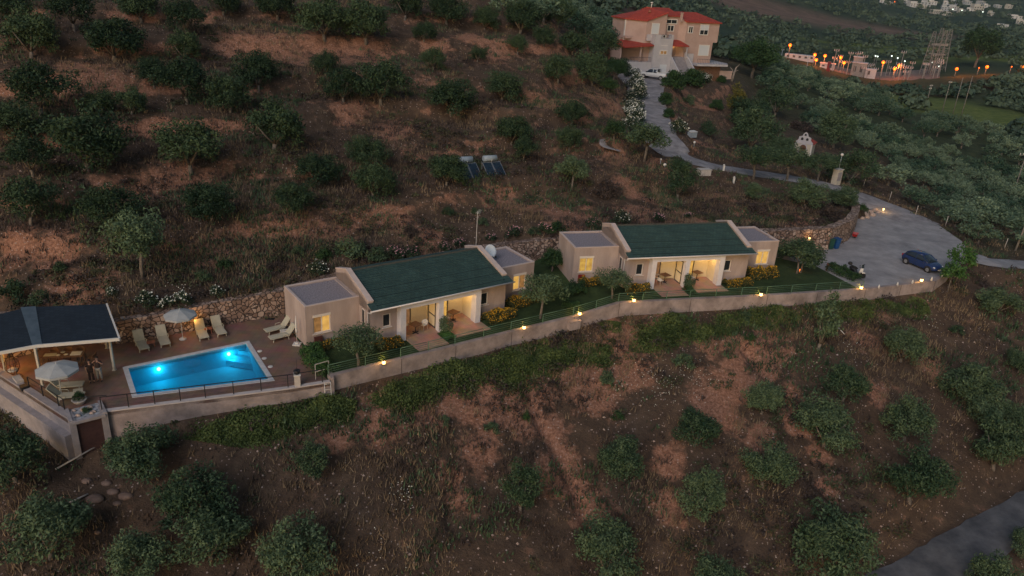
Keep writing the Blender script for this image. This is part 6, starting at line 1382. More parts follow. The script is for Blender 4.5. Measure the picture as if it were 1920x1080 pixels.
# ---------------------------------------------------------------- parking lot
M_navyp = mat('navy_paint', (.012, .028, .10), (.016, .034, .115), .22, 1, spec=.6); M_carw = mat('white_paint', (.50, .52, .54), None, .3, spec=.6); M_tyre = mat('tyre', (.02, .02, .02), None, .85)
M_glassc = mat('car_glass', (.02, .03, .045), None, .08, spec=.9); M_lampc = mat('headlight_glass', (.6, .62, .65), None, .15); M_redl = mat('tail_red', (.25, .01, .01), None, .3)
def wheel(par, x, y, r_, w_, name='wheel'):
    a = MB(); n = 20; s_ = 1 if y > 0 else -1
    e = empty(name, (x, y, r_)); e.parent = par
    a.tube([(0, -w_ / 2, 0), (0, -w_ * .42, 0), (0, w_ * .42, 0), (0, w_ / 2, 0)], [r_ * .90, r_, r_, r_ * .90], n); a.build('tyre', M_tyre, e)
    a = MB(); a.tube([(0, s_ * (w_ / 2 - .01), 0), (0, s_ * (w_ / 2 + .012), 0)], r_ * .62, n); 
    for k in range(5): t = 2 * PI * k / 5; a.bar((0, s_ * (w_ / 2 + .018), 0), (r_ * .58 * math.cos(t), s_ * (w_ / 2 + .018), r_ * .58 * math.sin(t)), .05, .03)
    a.build('rim', M_rimm, e); return e
def loft(stations, nseg=None):
    """stations: list of (x, [(y,z)...half profile from bottom centre to top centre])"""
    V = []; F = []; n = len(stations[0][1])
    for x, pr in stations:
        for y, z in pr: V.append((x, y, z))
        for y, z in pr[::-1][1:-1]: V.append((x, -y, z))
    m = 2 * n - 2
    for i in range(len(stations) - 1):
        for k in range(m): F.append((i * m + k, i * m + (k + 1) % m, (i + 1) * m + (k + 1) % m, (i + 1) * m + k))
    F += [tuple(range(m))[::-1], tuple((len(stations) - 1) * m + k for k in range(m))]
    return V, F
def hatchback(loc, rz, label):
    r = empty('parked_car', loc, rz, label, 'car'); S = []
    # x forward; lower body: (x, bottom z, sill half width, belt z, belt half width, deck z)
    for x, zb, hw, zw, wb, zt in [(-1.88, .42, .60, .62, .68, .72), (-1.84, .28, .70, .62, .78, .88), (-1.6, .22, .78, .62, .83, .93), (-.9, .18, .80, .60, .84, .93), (0, .18, .80, .58, .84, .92), (.75, .18, .80, .58, .84, .90), (1.15, .20, .79, .58, .83, .86), (1.6, .24, .74, .55, .79, .74), (1.85, .30, .62, .50, .66, .62), (1.92, .38, .48, .48, .52, .54)]:
        S.append((x, [(0, zb), (hw * .9, zb), (hw, zb + .10), (wb, zw), (wb * .985, zt - .05), (wb * .90, zt), (0, zt + .02)]))
    V, F = loft(S); m = MB(); m.add(V, F, True); b = m.build('body', M_navyp, r); b.modifiers.new('s', 'SUBSURF').levels = 1; b.modifiers['s'].render_levels = 2
    G_ = [(-1.72, .90, .70, .98, .66), (-1.55, .90, .76, 1.22, .60), (-1.15, .90, .78, 1.41, .57), (-.4, .90, .79, 1.45, .57), (.25, .89, .79, 1.40, .56), (.62, .88, .77, 1.18, .62), (1.05, .85, .72, .90, .68)]
    S = [(x, [(0, zb), (wb, zb), ((wb + wt) / 2 + .01, (zb + zt) / 2), (wt, zt - .05), (wt * .85, zt), (0, zt + .012)]) for x, zb, wb, zt, wt in G_]
    V, F = loft(S); m = MB(); m.add(V, F, True); o = m.build('cabin_glass', M_glassc, r)
    # roof skin and pillars over the glass
    S = [(x, [(0, zt - .03), (wt * .84, zt - .03), (wt + .008, zt - .06), (wt * .88, zt + .012), (0, zt + .028)]) for x, zb, wb, zt, wt in [g for g in G_ if -1.6 < g[0] < .3]]
    V, F = loft(S); m = MB(); m.add(V, F, True)
    for s_ in (1, -1):
        m.bar((.25, s_ * .565, 1.38), (1.04, s_ * .70, .90), .05); m.bar((-.32, s_ * .575, 1.40), (-.34, s_ * .80, .90), .06, .04); m.bar((-1.15, s_ * .585, 1.38), (-1.62, s_ * .74, .92), .16, .05); m.bar((-.32 + .0, s_ * .80, .915), (1.0, s_ * .745, .885), .03); m.bar((-.32, s_ * .80, .915), (-1.6, s_ * .75, .93), .03)
    m.build('roof', M_navyp, b)
    for s_ in (1, -1):
        m = MB(); m.cbox((.72, s_ * .90, .97), (.12, .16, .11)); m.build('mirror', M_navyp, r); m = MB(); m.ball((1.62, s_ * .60, .635), .12, 10, 6, (1.7, .95, .62)); m.build('headlight', M_lampc, r)
        m = MB(); m.cbox((-1.80, s_ * .70, .80), (.10, .14, .26)); m.build('tail_light', M_redl, r); m = MB(); m.cbox((-.15, s_ * .842, .76), (.16, .02, .03)); m.build('door_handle', M_black, r)
        m = MB(); m.box(-.35, -.335, s_ * .838 - .006, s_ * .838 + .006, .25, .9); m.build('door_seam', M_black, b)
    m = MB(); m.cbox((1.925, 0, .40), (.02, .46, .11)); m.build('number_plate', M_wplastic, r); m = MB(); m.cbox((1.90, 0, .53), (.04, .7, .06)); m.build('grille', M_black, r)
    for x in (-1.22, 1.22):
        for s_ in (1, -1): wheel(r, x, s_ * .74, .30, .19)
    for x in (-1.22, 1.22):
        for s_ in (1, -1): m = MB(); m.tube([(x, s_ * .60, .31), (x, s_ * .846, .31)], .355, 20); m.build('wheel_arch', M_black, b)
    return r
q0 = T(1690, 486); q1 = T(1765, 508)
hatchback(T(1727, 501), math.atan2(T(1757, 516)[1] - T(1700, 493)[1], T(1757, 516)[0] - T(1700, 493)[0]), 'dark blue small hatchback parked on the gravel lot next to the two young trees')
# scooter
def scooter(loc, rz, label):
    r = empty('scooter', loc, rz, label, 'scooter')
    for x, nm in ((-.62, 'wheel'), (.66, 'wheel')): wheel(r, x, .001, .27, .12)
    m = MB(); V, F = loft([(-.85, [(0, .52), (.06, .54), (.08, .66), (0, .74)]), (-.6, [(0, .38), (.15, .45), (.17, .68), (0, .78)]), (-.2, [(0, .30), (.17, .40), (.17, .64), (0, .72)]), (.0, [(0, .24), (.17, .28), (.16, .34), (0, .36)]), (.28, [(0, .24), (.17, .28), (.16, .33), (0, .35)])]); m.add(V, F, True); m.build('body_shell', M_black, r)
    m = MB(); V, F = loft([(.30, [(0, .30), (.18, .34), (.2, .6), (0, .95)]), (.42, [(0, .45), (.22, .5), (.2, .85), (0, 1.0)]), (.56, [(0, .55), (.10, .6), (.12, .85), (0, .92)])]); m.add(V, F, True); m.tube([(.48, 0, .6), (.60, 0, .50), (.82, 0, .56)], [.09, .09, .05], 8); m.build('front_fairing', M_wplastic, r)
    m = MB(); m.tube([(.36, 0, .9), (.62, 0, .5), (.66, 0, .28)], .035, 8); m.build('fork', M_rimm, r)
    m = MB(); m.tube([(.28, -.33, 1.02), (.38, -.2, 1.0), (.4, 0, .98), (.38, .2, 1.0), (.28, .33, 1.02)], .022, 6); m.build('handlebar', M_black, r)
    m = MB(); m.cbox((.46, 0, 1.12), (.02, .34, .34), ry=R_(-18)); m.build('windscreen', M_glassc, r)
    m = MB(); V, F = loft([(-.68, [(0, .76), (.12, .77), (.13, .83), (0, .86)]), (-.35, [(0, .76), (.15, .77), (.15, .83), (0, .86)]), (-.02, [(0, .68), (.10, .70), (.10, .74), (0, .77)])]); m.add(V, F, True); m.build('seat', M_tyre, r)
    m = MB(); m.lathe([(.16, 0), (.20, .08), (.20, .18), (.12, .27), (0, .29)], 12, (-.88, 0, .84)); m.build('top_box', M_black, r)
    for s_ in (1, -1): m = MB(); m.tube([(.34, s_ * .22, 1.02), (.36, s_ * .33, 1.18)], .01, 5); m.cbox((.36, s_ * .35, 1.2), (.02, .12, .08)); m.build('mirror', M_black, r)
    m = MB(); m.tube([(-.1, .1, .28), (-.15, .25, .02)], .014, 5); m.build('stand', M_black, r)
d0, d1 = T(1598, 512), T(1613, 518); scooter(T(1605, 517), math.atan2(-1, 1.0) - .2, 'black and white scooter with a top box parked on the gravel by the hedge')
# bins and others
def bin_(px, py, m_, label, h_=1.0):
    q = T(px, py); r = empty('wheelie_bin', q, R_(20), label, 'bin'); m = MB(); w0, w1 = .22, .29; m.add([(-w0, -w0, .06), (w0, -w0, .06), (w0, w0, .06), (-w0, w0, .06), (-w1, -w1, h_), (w1, -w1, h_), (w1, w1, h_), (-w1, w1, h_)], [(0, 3, 2, 1), (4, 5, 6, 7), (0, 1, 5, 4), (1, 2, 6, 5), (2, 3, 7, 6), (3, 0, 4, 7)]); m.build('bin_body', m_, r)
    m = MB(); m.cbox((0, -.02, h_ + .03), (.64, .68, .06)); m.build('lid', m_, r); m = MB(); m.tube([(-.25, .26, .1), (.25, .26, .1)], .09, 10); m.build('wheels', M_tyre, r)
bin_(1542, 466, mat('bin_darkblue', (.02, .06, .09), None, .5), 'dark teal wheelie bin at the left of the three bins at the stone wall'); bin_(1555, 467, mat('bin_green', (.02, .07, .055), None, .5), 'dark green wheelie bin in the middle of the three bins at the stone wall', 1.1); bin_(1566, 466, mat('bin_blue', (.015, .07, .20), None, .5), 'bright blue wheelie bin, rightmost of the three at the stone wall', 1.1)
M_redw = mat('red_wood', (.13, .035, .025), (.19, .055, .04), .7, 5)
q = T(1559, 508); r = empty('wooden_bench', q, R_(-22), 'reddish brown wooden table bench on the gravel left of the scooter', 'bench'); m = MB(); m.cbox((0, 0, .62), (1.1, .55, .07)); m.build('table_top', M_redw, r)
for x in (-.42, .42):
    for y in (-.2, .2): m = MB(); m.bar((x, y, .6), (x * 1.12, y * 1.3, 0), .08); m.build('leg', M_redw, r)
q = T(1602, 447); r = empty('hand_cart', q, R_(60), 'small red cart standing against the end of the stone wall', 'cart'); m = MB(); m.add([(-.35, -.2, .28), (.25, -.2, .28), (.25, .2, .28), (-.35, .2, .28), (-.5, -.3, .6), (.4, -.3, .6), (.4, .3, .6), (-.5, .3, .6)], [(0, 3, 2, 1), (0, 1, 5, 4), (1, 2, 6, 5), (2, 3, 7, 6), (3, 0, 4, 7)]); m.build('tray', mat('red_paint', (.28, .015, .015), None, .4), r); m = MB(); m.bar((-.5, -.25, .5), (-1.0, -.28, .7), .03); m.bar((-.5, .25, .5), (-1.0, .28, .7), .03); m.build('handles', M_black, r); wheel(r, .3, .001, .19, .08)
# lamps on the curved wall and under the tree
def spot(loc, label, e, c, m_=None):
    r = empty('spot_lamp', loc, 0, label, 'spot lamp'); m = MB(); m.lathe([(.06, 0), (.06, .14), (.10, .18), (.10, .24), (0, .25)], 10); m.build('lamp_body', m_ or M_bl, r); point_light('lamp_light', (0, -.05, .42), e, c, .06, r); return r
q = np.array([*(np.array(BACK[11]) * .75 + np.array(BACK[10]) * .25), 3.1]); spot((q[0] + .1, q[1] - .55, 1.1), 'uplight at the foot of the stone wall washing the stones amber behind the two-stemmed olive', 18, (1, .5, .10))
point_light('lamp_light', (q[0] + .1, q[1] - .5, 3.0), 14, (1, .5, .10), .05)
q = np.array(BACK[12]); spot((q[0] + .1, q[1] - .35, 2.35), 'small amber lamp fixed on the curved stone wall above the bins', 5, (1, .5, .12))
spot(T(1500, 510), 'orange ground lamp at the foot of the two-stemmed olive', 9, (1, .20, .04), M_bl2)
q = T(1655, 399) + (0, 0, .0); spot((q[0], q[1], 1.35), 'very bright amber lamp on the boulders at the entrance to the parking lot', 14, (1, .56, .16)); point_light('lamp_light', (q[0] + .4, q[1] + .6, 2.0), 8, (1, .58, .2), .08)
for i, (px, py, s_) in enumerate([(1622, 404, .5), (1631, 400, .42), (1640, 397, .45), (1647, 400, .35), (1626, 409, .35), (1636, 405, .4), (1617, 411, .3)]):
    q = T(px, py); m = MB(); m.ball((0, 0, .1), s_, 7, 5, (1, .75, .8)); o = tag(m.build('boulder', MATS['pale_stone'], None, q), 'pale boulder in the pile at the parking entrance, %s' % ['at the back left', 'at the back, second from left', 'at the back, third from left', 'nearest the bright lamp', 'at the front left', 'at the front right', 'leftmost and lowest'][i], 'boulder', 'boulders at the parking entrance')
# ---------------------------------------------------------------- odd things on the slopes
def log(px0, py0, px1, py1, rad, m_, name, label, cat):
    a, b = G(px0, py0) + (0, 0, .15), G(px1, py1) + (0, 0, .15); m = MB(); m.tube([a, b], [rad, rad * .8], 8); tag(m.build(name, m_), label, cat)
log(105, 884, 186, 838, .055, M_stand, 'pole', 'long pale pole lying below the corner shed', 'pole'); log(128, 948, 166, 930, .06, M_stand, 'pole', 'short pale pole lying left of the boulders below the pool', 'pole'); log(1566, 612, 1583, 630, .045, M_wplastic, 'pipe', 'white plastic pipe lying on the slope below the parking lot', 'pipe')
for i, (px, py, s_) in enumerate([(178, 936, .5), (200, 906, .3), (212, 922, .35), (236, 930, .42), (163, 902, .3), (220, 944, .25), (183, 998, .2)]):
    q = G(px, py); m = MB(); m.ball((0, 0, 0), s_, 8, 5, (1.1, .8, .5)); tag(m.build('boulder', mat('brown_stone', (.13, .085, .07), (.22, .155, .125), .9, 3) if 'brown_stone' not in MATS else MATS['brown_stone'], None, q), 'brown boulder on the slope below the corner shed, %s' % ['the largest and roundest', 'the upper middle one', 'right of the upper middle one', 'the tall one at the right', 'the upper left one', 'the low one at the bottom right', 'the lone small one farther down'][i], 'boulder', 'boulders below the pool')
for px0, py0, lb in [(1038, 926, 1), (1097, 984, 2)]: pass
# by the drive
q = G(1297, 258); r = empty('chest', q, R_(35), 'pale grey metal chest on the dry garden slope beside the drive', 'chest'); m = MB(); m.cbox((0, 0, .45), (1.2, .7, .8)); m.build('chest_body', M_tank, r); m = MB(); m.cbox((0, 0, .88), (1.28, .78, .06), rx=.1); m.build('lid', M_wplastic, r)
q = G(1319, 326); r = MB(); r.cbox((0, 0, .2), (1.5, .9, .7)); r.cbox((0, 0, .58), (1.65, 1.0, .08)); tag(r.build('concrete_trough', M_stand, None, q), 'white concrete trough at the lower edge of the drive', 'trough').rotation_euler = (0, 0, .3)
def globe_post(px, py, h_, label, rad=.16, q=None):
    q = G(px, py) if q is None else q; r = empty('globe_lamp', q, 0, label, 'globe lamp'); m = MB(); m.tube([(0, 0, -.1), (0, 0, h_)], .04, 8); m.build('post', M_tank, r); m = MB(); m.ball((0, 0, h_ + rad * .8), rad, 12, 8); m.build('globe', M_wplastic, r)
globe_post(1300, 281, .55, 'short unlit globe lamp beside the drive below the metal chest'); globe_post(1246, 314, .15, 'unlit white globe lamp low on the ground left of the trough', .2); globe_post(1238, 308, .5, 'small unlit globe lamp at the inner bend of the drive', .12)
for px, py, lb in [(1356, 320, 'small white stone post at the end of the low drive wall'), (1375, 343, 'tiny white stake on the bare bank')]:
    q = G(px, py); m = MB(); m.cbox((0, 0, .3), (.22, .22, .7)); m.lathe([(.14, .65), (.1, .78), (0, .82)], 8); tag(m.build('stone_post', M_wplastic, None, q), lb, 'post')
q = G(1566, 346); r = empty('gate_pillar', q, R_(35), 'tall cream pillar with a meter cabinet in its face at the edge of the drive', 'pillar'); m = MB(); m.box(-.55, .55, -.35, .35, -.5, 2.0); m.build('shaft', M_post, r); m = MB(); m.box(-.62, .62, -.42, .42, 2.0, 2.1); m.build('cap', M_stand, r); m = MB(); m.box(-.38, .38, -.38, -.35, .6, 1.7); m.build('cabinet_door', MATS['grey_render'], r)
globe_post(0, 0, 1.75, 'unlit white globe lamp on a post on top of the cream gate pillar', .2, q + (0, 0, 2.1))
for i, (px, py) in enumerate([(1618, 352), (1667, 376), (1772, 424), (1883, 466), (1716, 404)]):
    q = G(px, py); m = MB(); m.tube([(0, 0, -.2), (.05, 0, 1.25)], [.04, .03], 6); tag(m.build('fence_stake', M_stand, None, q), 'thin pale fence stake along the outer edge of the drive, %s from the house end' % ordw([0, 1, 3, 4, 2][i]), 'stake', 'fence stakes along the drive')

# ================================================================ THE HOUSE ON THE HILL
M_hw = mat('house_render', (.36, .255, .22), (.43, .315, .275), .9, .6, .15, 10); M_hwh = mat('house_white', (.38, .37, .39), (.46, .44, .46), .9, .8); M_rt = roof_mat('red_tiles', (.29, .042, .028), (.36, .058, .04)); M_shut = mat('shutter', (.50, .53, .56), None, .6)
M_paved = mat('paving', (.20, .19, .21), (.28, .26, .28), .9, 2)
HO = WD(1250, 135, 148); HZ = 10.0
hs = empty('house', (HO[0], HO[1], HZ), R_(22), 'three-storey pink house with red tiled roofs at the top of the drive', 'house')
m = MB()
m.box(2.9, 10.0, .0, 7.5, 5.45, 8.9); m.box(2.9, 9.1, .02, 7.5, -1, 5.45)
m.box(-1.4, 1.9, 1.0, 7.5, 2.5, 9.75)
m.prism([(1.9, 1.0), (2.9, .0), (2.9, 7.5), (1.9, 7.5)], -1, [9.7, 8.95, 8.95, 9.7])
m.box(-8.3, -4.2, 4.0, 9.0, -1, 5.4)
m.prism([(-5.5, -.0), (-1.4, .0), (-1.4, 8), (-8.1, 8), (-8.1, 3.0)], 1.0, [8.85, 10.3, 10.3, 8.85, 8.85])
m.box(-1.4, 2.9, 2.2, 7.4, -1, 3.0)
m.build('wall', M_hw, hs)
m = MB(); m.box(-8.25, -8.05, 2.9, 3.1, 4.0, 8.9); m.build('corner_trim', M_wplastic, hs)
def roofslab(name, qs, th=.18, par=hs, mm=None):
    a = MB(); n = len(qs); a.add([tuple(q) for q in qs] + [(q[0], q[1], q[2] - th) for q in qs], [tuple(range(n)), tuple(range(2 * n - 1, n - 1, -1))] + [(i, n + i, n + (i + 1) % n, (i + 1) % n) for i in range(n)]); return a.build(name, mm or M_rt, par)
# right wing: hipped
e = .3; zE = 9.0; zR = 10.45
roofslab('roof', [(2.6, -e, zE), (10.3, -e, zE), (7.0, 3.75, zR), (1.6, 3.75, zR)]); roofslab('roof', [(10.3, -e, zE), (10.3, 7.8, zE), (7.0, 3.75, zR)]); roofslab('roof', [(10.3, 7.8, zE), (1.6, 7.8, zE), (1.6, 3.75, zR), (7.0, 3.75, zR)])
roofslab('roof', [(-1.55, .75, 9.8), (2.0, .75, 9.8), (1.2, 4.2, 10.95), (-3.6, 4.2, 10.95), (-1.55, 3.0, 10.5)]); roofslab('roof', [(-3.6, 4.2, 10.95), (1.2, 4.2, 10.95), (2.0, 8.2, 9.6), (-4, 8.2, 9.6)])
roofslab('roof', [(-5.6, -.25, 8.87), (-1.25, -.25, 10.42), (-1.25, 4.2, 10.6), (-3.6, 4.2, 10.75), (-8.4, 2.95, 8.9)]); roofslab('roof', [(-8.4, 2.95, 8.9), (-3.6, 4.2, 10.75), (-3.6, 8.3, 9.9), (-8.4, 8.3, 8.9)])
m = MB(); m.box(1.45, 1.8, -.05, .3, 8.9, 10.3); m.box(1.4, 1.85, -.1, .35, 10.3, 10.45); m.build('chimney', M_hw, hs)
m = MB(); m.tube([(-2.6, 4.0, 10.8), (-2.6, 4.0, 11.6)], .1, 8); m.lathe([(.25, 0), (.25, .15), (0, .25)], 10, (-2.6, 4, 11.6)); m.build('flue', M_wplastic, hs); m = MB(); m.lathe([(.3, 0), (.2, .25), (.02, .5)], 8, (-4.0, 2.0, 10.1)); m.build('roof_vent', M_terra, hs)
def hwin(x0, x1, z0, z1, y, kind='dark', nm='window'):
    a = MB(); f = .14; a.box(x0, x1, y - .08, y + .02, z1 - f, z1).box(x0, x1, y - .08, y + .02, z0, z0 + f).box(x0, x0 + f, y - .08, y + .02, z0 + f, z1 - f).box(x1 - f, x1, y - .08, y + .02, z0 + f, z1 - f)
    if kind != 'shut': a.box((x0 + x1) / 2 - .05, (x0 + x1) / 2 + .05, y - .075, y + .02, z0 + f, z1 - f)
    w_ = a.build(nm, M_wplastic, hs)
    mm = {'dark': M_darkglass, 'shut': M_shut, 'lit': M_litB, 'half': M_darkglass}[kind]
    a = MB(); a.box(x0 + f, x1 - f, y - .045, y - .02, z0 + f, z1 - f); a.build('shutter' if kind == 'shut' else 'pane', mm, w_)
    if kind == 'half': a = MB(); a.box(x0 + f, x1 - f, y - .06, y - .046, z0 + f + (z1 - z0) * .38, z1 - f); a.build('shutter', M_shut, w_)
hwin(-1.1, 1.4, 8.35, 9.2, 1.0); hwin(-.6, .9, 7.05, 8.2, 1.0); hwin(3.3, 4.35, 6.95, 8.2, 0); hwin(5.8, 7.7, 6.7, 8.6, 0, 'half'); hwin(6.2, 8.5, 3.05, 5.0, .02, 'shut'); hwin(-4.4, -2.8, 6.55, 8.45, .0, 'shut')
m = MB(); m.box(-4.3, -.5, -1.6, -.0, -1, 6.0); m.box(-4.3, -3.1, -1.6, -1.45, 6.0, 6.6); m.box(-1.0, -.5, -1.6, -1.45, 6.0, 6.65); m.box(-.65, -.5, -1.45, 0, 6.0, 6.65); m.box(-4.3, -4.15, -1.45, 0, 6.0, 6.6)
m.box(-5.2, -4.3, -.3, -.05, 5.4, 6.5); m.build('balcony_block', M_hwh, hs)
m = MB(); 
for k in range(9): m.bar((-3.1 + k * .26, -1.52, 6.0), (-3.1 + k * .26, -1.52, 6.6), .03)
m.bar((-3.1, -1.52, 6.6), (-1.0, -1.52, 6.6), .05); m.build('balcony_rail', M_black, hs)
m = MB(); m.box(-2.6, -1.8, -1.25, -.95, 6.05, 6.6); ac = m.build('air_conditioner', M_wplastic, hs); m = MB(); m.tube([(-2.3, -1.27, 6.33), (-2.3, -1.25, 6.33)], .2, 14); m.build('fan', M_black, ac)
hwin(-3.0, -1.5, 3.2, 4.0, -1.6, 'lit'); m = MB(); m.box(-2.9, -1.45, -1.63, -1.58, 4.75, 4.85); m.build('ledge', M_wplastic, hs); m = MB(); m.box(-2.6, -1.2, -1.64, -1.58, -.5, 1.5); m.build('garage_door', M_shut, hs)
# left porch
m = MB(); m.box(-9.6, -4.3, -1.2, 4.0, -1.5, 1.8); m.build('terrace_base', M_hwh, hs); m = MB(); m.box(-9.9, -4.3, 3.6, 4.0, 1.8, 5.2); m.box(-9.9, -9.6, .5, 4.0, 1.8, 4.6); m.build('porch_wall', M_hw, hs)
roofslab('porch_roof', [(-10.2, -1.6, 4.35), (-4.3, -1.6, 4.8), (-4.3, 3.4, 5.6), (-10.6, 3.4, 5.0)]); m = MB(); m.bar((-6.6, -1.0, 1.8), (-6.6, -1.0, 4.5), .25); m.build('porch_post', M_hw, hs)
m = MB()
for k in range(18): m.bar((-9.5 + k * .3, -1.15, 1.8), (-9.5 + k * .3, -1.15, 2.6), .03)
m.bar((-9.5, -1.15, 2.6), (-4.4, -1.15, 2.6), .05); m.build('terrace_rail', M_black, hs)
m = MB(); m.box(-8.4, -6.6, 1.8, 3.9, 5.55, 5.95); m.build('roof_box', M_hw, hs)
# stairs and their white sides
m = MB(); n = 14
for k in range(n): m.box(.0 + .06 * k, 2.35 + .06 * k, -4.2 + k * .27, -4.2 + (k + 1) * .27, -1, .1 + k * .19)
m.box(-.5, 3.3, -.45, 2.2, -1, 2.75); m.build('stairs', M_paved, hs)
m = MB(); m.prismx([(-4.5, -1), (-4.5, .75), (-.4, 3.6), (-.4, -1)], -.45, -.2); m.prismx([(-4.6, -1), (-4.6, .75), (-.4, 3.6), (-.4, -1)], 3.05, 3.3); m.box(3.3, 5.0, -.45, -.25, -1, 3.4); m.build('stair_parapet', M_hwh, hs)
# portico
roofslab('portico_roof', [(-.5, -1.5, 4.85), (3.1, -1.5, 4.85), (2.3, .9, 5.65), (-.1, .9, 5.65)]); m = MB(); m.bar((-.3, -1.2, 2.7), (-.3, -1.2, 4.8), .18); m.bar((2.9, -1.2, 2.7), (2.9, -1.2, 4.8), .18); m.build('portico_post', M_hwh, hs)
m = MB(); m.box(.4, 1.7, 2.1, 2.19, 2.8, 4.7); m.build('front_door', M_litD, hs); point_light('entrance_light', (1.2, .8, 4.5), 6, (1, .55, .16), .1, hs)
# right terrace
m = MB(); m.box(5.0, 11.8, -2.0, .0, 1.4, 1.75); m.box(9.15, 13.2, .0, 8, 1.4, 1.75); m.prism([(11.8, -2.0), (13.2, 0), (11.8, 0)], 1.4, 1.75); m.build('terrace_slab', M_hwh, hs); m = MB(); m.box(5.05, 10.8, -1.2, 0, -1.5, 1.4); m.build('terrace_base', M_darkwood, hs)
m = MB(); pth = [(5.0, -1.95), (11.75, -1.95), (13.1, 0), (13.1, 7.5)]
for i in range(3):
    a, b = pth[i], pth[i + 1]; L = math.hypot(b[0] - a[0], b[1] - a[1]); n = int(L / .35)
    for k in range(n + 1): t = k / n; x, y = a[0] + (b[0] - a[0]) * t, a[1] + (b[1] - a[1]) * t; m.bar((x, y, 1.75), (x, y, 2.65), .03)
    m.bar((*a, 2.65), (*b, 2.65), .05)
m.build('terrace_rail', M_black, hs)
m = MB(); m.box(9.0, 9.16, 1.0, 2.2, 1.76, 4.2); m.build('side_door', M_wplastic, hs); m = MB(); m.box(10.2, 13.8, -1.0, -.7, -1.0, .5); m.build('garden_wall', M_hw, hs)
# bare trunk
q = G(1372, 152); r = empty('dead_tree', q, 0, 'bare pale dead trunk standing left of the very large dark tree', 'tree'); m = MB(); m.tube([(0, 0, -.3), (.2, 0, 1.5), (.5, 0, 3.0)], [.28, .2, .12], 8); m.tube([(.2, 0, 1.4), (-.3, .1, 2.4), (-.9, .2, 2.9)], [.14, .09, .03], 6); m.tube([(.45, 0, 2.8), (1.1, 0, 3.6)], [.09, .03], 6); m.tube([(.3, 0, 2.0), (1.0, -.2, 2.4)], [.09, .03], 6); m.build('trunk', mat('pale_bark', (.26, .21, .17), (.36, .3, .25), .9, 4), r)
# pickup
def pickup(loc, rz, label):
    r = empty('pickup_truck', loc, rz, label, 'pickup truck'); S = []
    for x, zb, hw, zw, wb, zt in [(-2.5, .55, .80, .8, .84, 1.10), (-2.45, .45, .82, .75, .86, 1.12), (-.75, .42, .84, .75, .88, 1.12), (-.7, .42, .84, .75, .88, 1.12), (.8, .42, .84, .75, .88, 1.10), (1.4, .42, .84, .75, .87, 1.08), (2.3, .48, .80, .75, .84, .98), (2.5, .55, .72, .72, .76, .88)]:
        S.append((x, [(0, zb), (hw * .9, zb), (hw, zb + .1), (wb, zw), (wb * .98, zt - .05), (wb * .93, zt), (0, zt + .01)]))
    V, F = loft(S); m = MB(); m.add(V, F, True); b = m.build('body', M_carw, r)
    m = MB(); m.box(-2.38, -.85, -.70, .70, 1.125, 1.14); m.build('bed', M_tyre, r)
    m = MB()
    for s_ in (1, -1): m.box(-2.45, -.8, s_ * .77 - .06, s_ * .77 + .06, 1.12, 1.30)
    m.box(-2.48, -2.40, -.83, .83, 1.1, 1.30); m.build('bed_side', M_carw, r)
    G2 = [(-.82, 1.08, .80, 1.15, .78), (-.72, 1.08, .80, 1.62, .66), (-.4, 1.08, .82, 1.70, .65), (.5, 1.08, .82, 1.70, .65), (.75, 1.06, .8, 1.60, .66), (1.45, 1.05, .76, 1.10, .74)]
    S = [(x, [(0, zb), (wb, zb), ((wb + wt) / 2 + .01, (zb + zt) / 2), (wt, zt - .05), (wt * .85, zt), (0, zt + .012)]) for x, zb, wb, zt, wt in G2]; V, F = loft(S); m = MB(); m.add(V, F, True); m.build('cabin_glass', M_glassc, r)
    m = MB(); m.box(-.70, .70, -.62, .62, 1.69, 1.74)
    for s_ in (1, -1): m.bar((.68, s_ * .64, 1.66), (1.42, s_ * .76, 1.08), .07); m.bar((-.05, s_ * .66, 1.68), (-.05, s_ * .82, 1.08), .09, .05); m.bar((-.70, s_ * .65, 1.68), (-.80, s_ * .80, 1.1), .10, .06)
    m.build('roof', M_carw, b)
    m = MB(); m.tube([(-.95, -.7, 1.15), (-.9, -.62, 1.75), (-.9, .62, 1.75), (-.95, .7, 1.15)], .04, 8); m.bar((-.92, 0, 1.15), (-.9, 0, 1.74), .05); m.build('roll_bar', M_black, r)
    for s_ in (1, -1):
        m = MB(); m.cbox((-2.5, s_ * .78, .95), (.06, .12, .26)); m.build('tail_light', M_redl, r); m = MB(); m.cbox((2.45, s_ * .62, .86), (.1, .26, .16)); m.build('headlight', M_lampc, r); m = MB(); m.cbox((1.15, s_ * .98, 1.2), (.12, .2, .18)); m.build('mirror', M_black, r)
    m = MB(); m.cbox((-2.58, 0, .56), (.12, 1.6, .14)); m.build('rear_bumper', M_rimm, r); m = MB(); m.cbox((-2.52, 0, .8), (.02, .4, .12)); m.build('number_plate', M_wplastic, r)
    for x in (-1.6, 1.6):
        for s_ in (1, -1): wheel(r, x, s_ * .80, .38, .25)
    return r
qm = HO[:2] + np.array([math.cos(R_(22)) * -6.0 + math.sin(R_(22)) * 5.6, math.sin(R_(22)) * -6.0 - math.cos(R_(22)) * 5.6]); pickup((qm[0], qm[1], gz(qm[0], qm[1]) + .14), R_(150), 'white double-cab pickup truck parked at the top of the drive by the house')

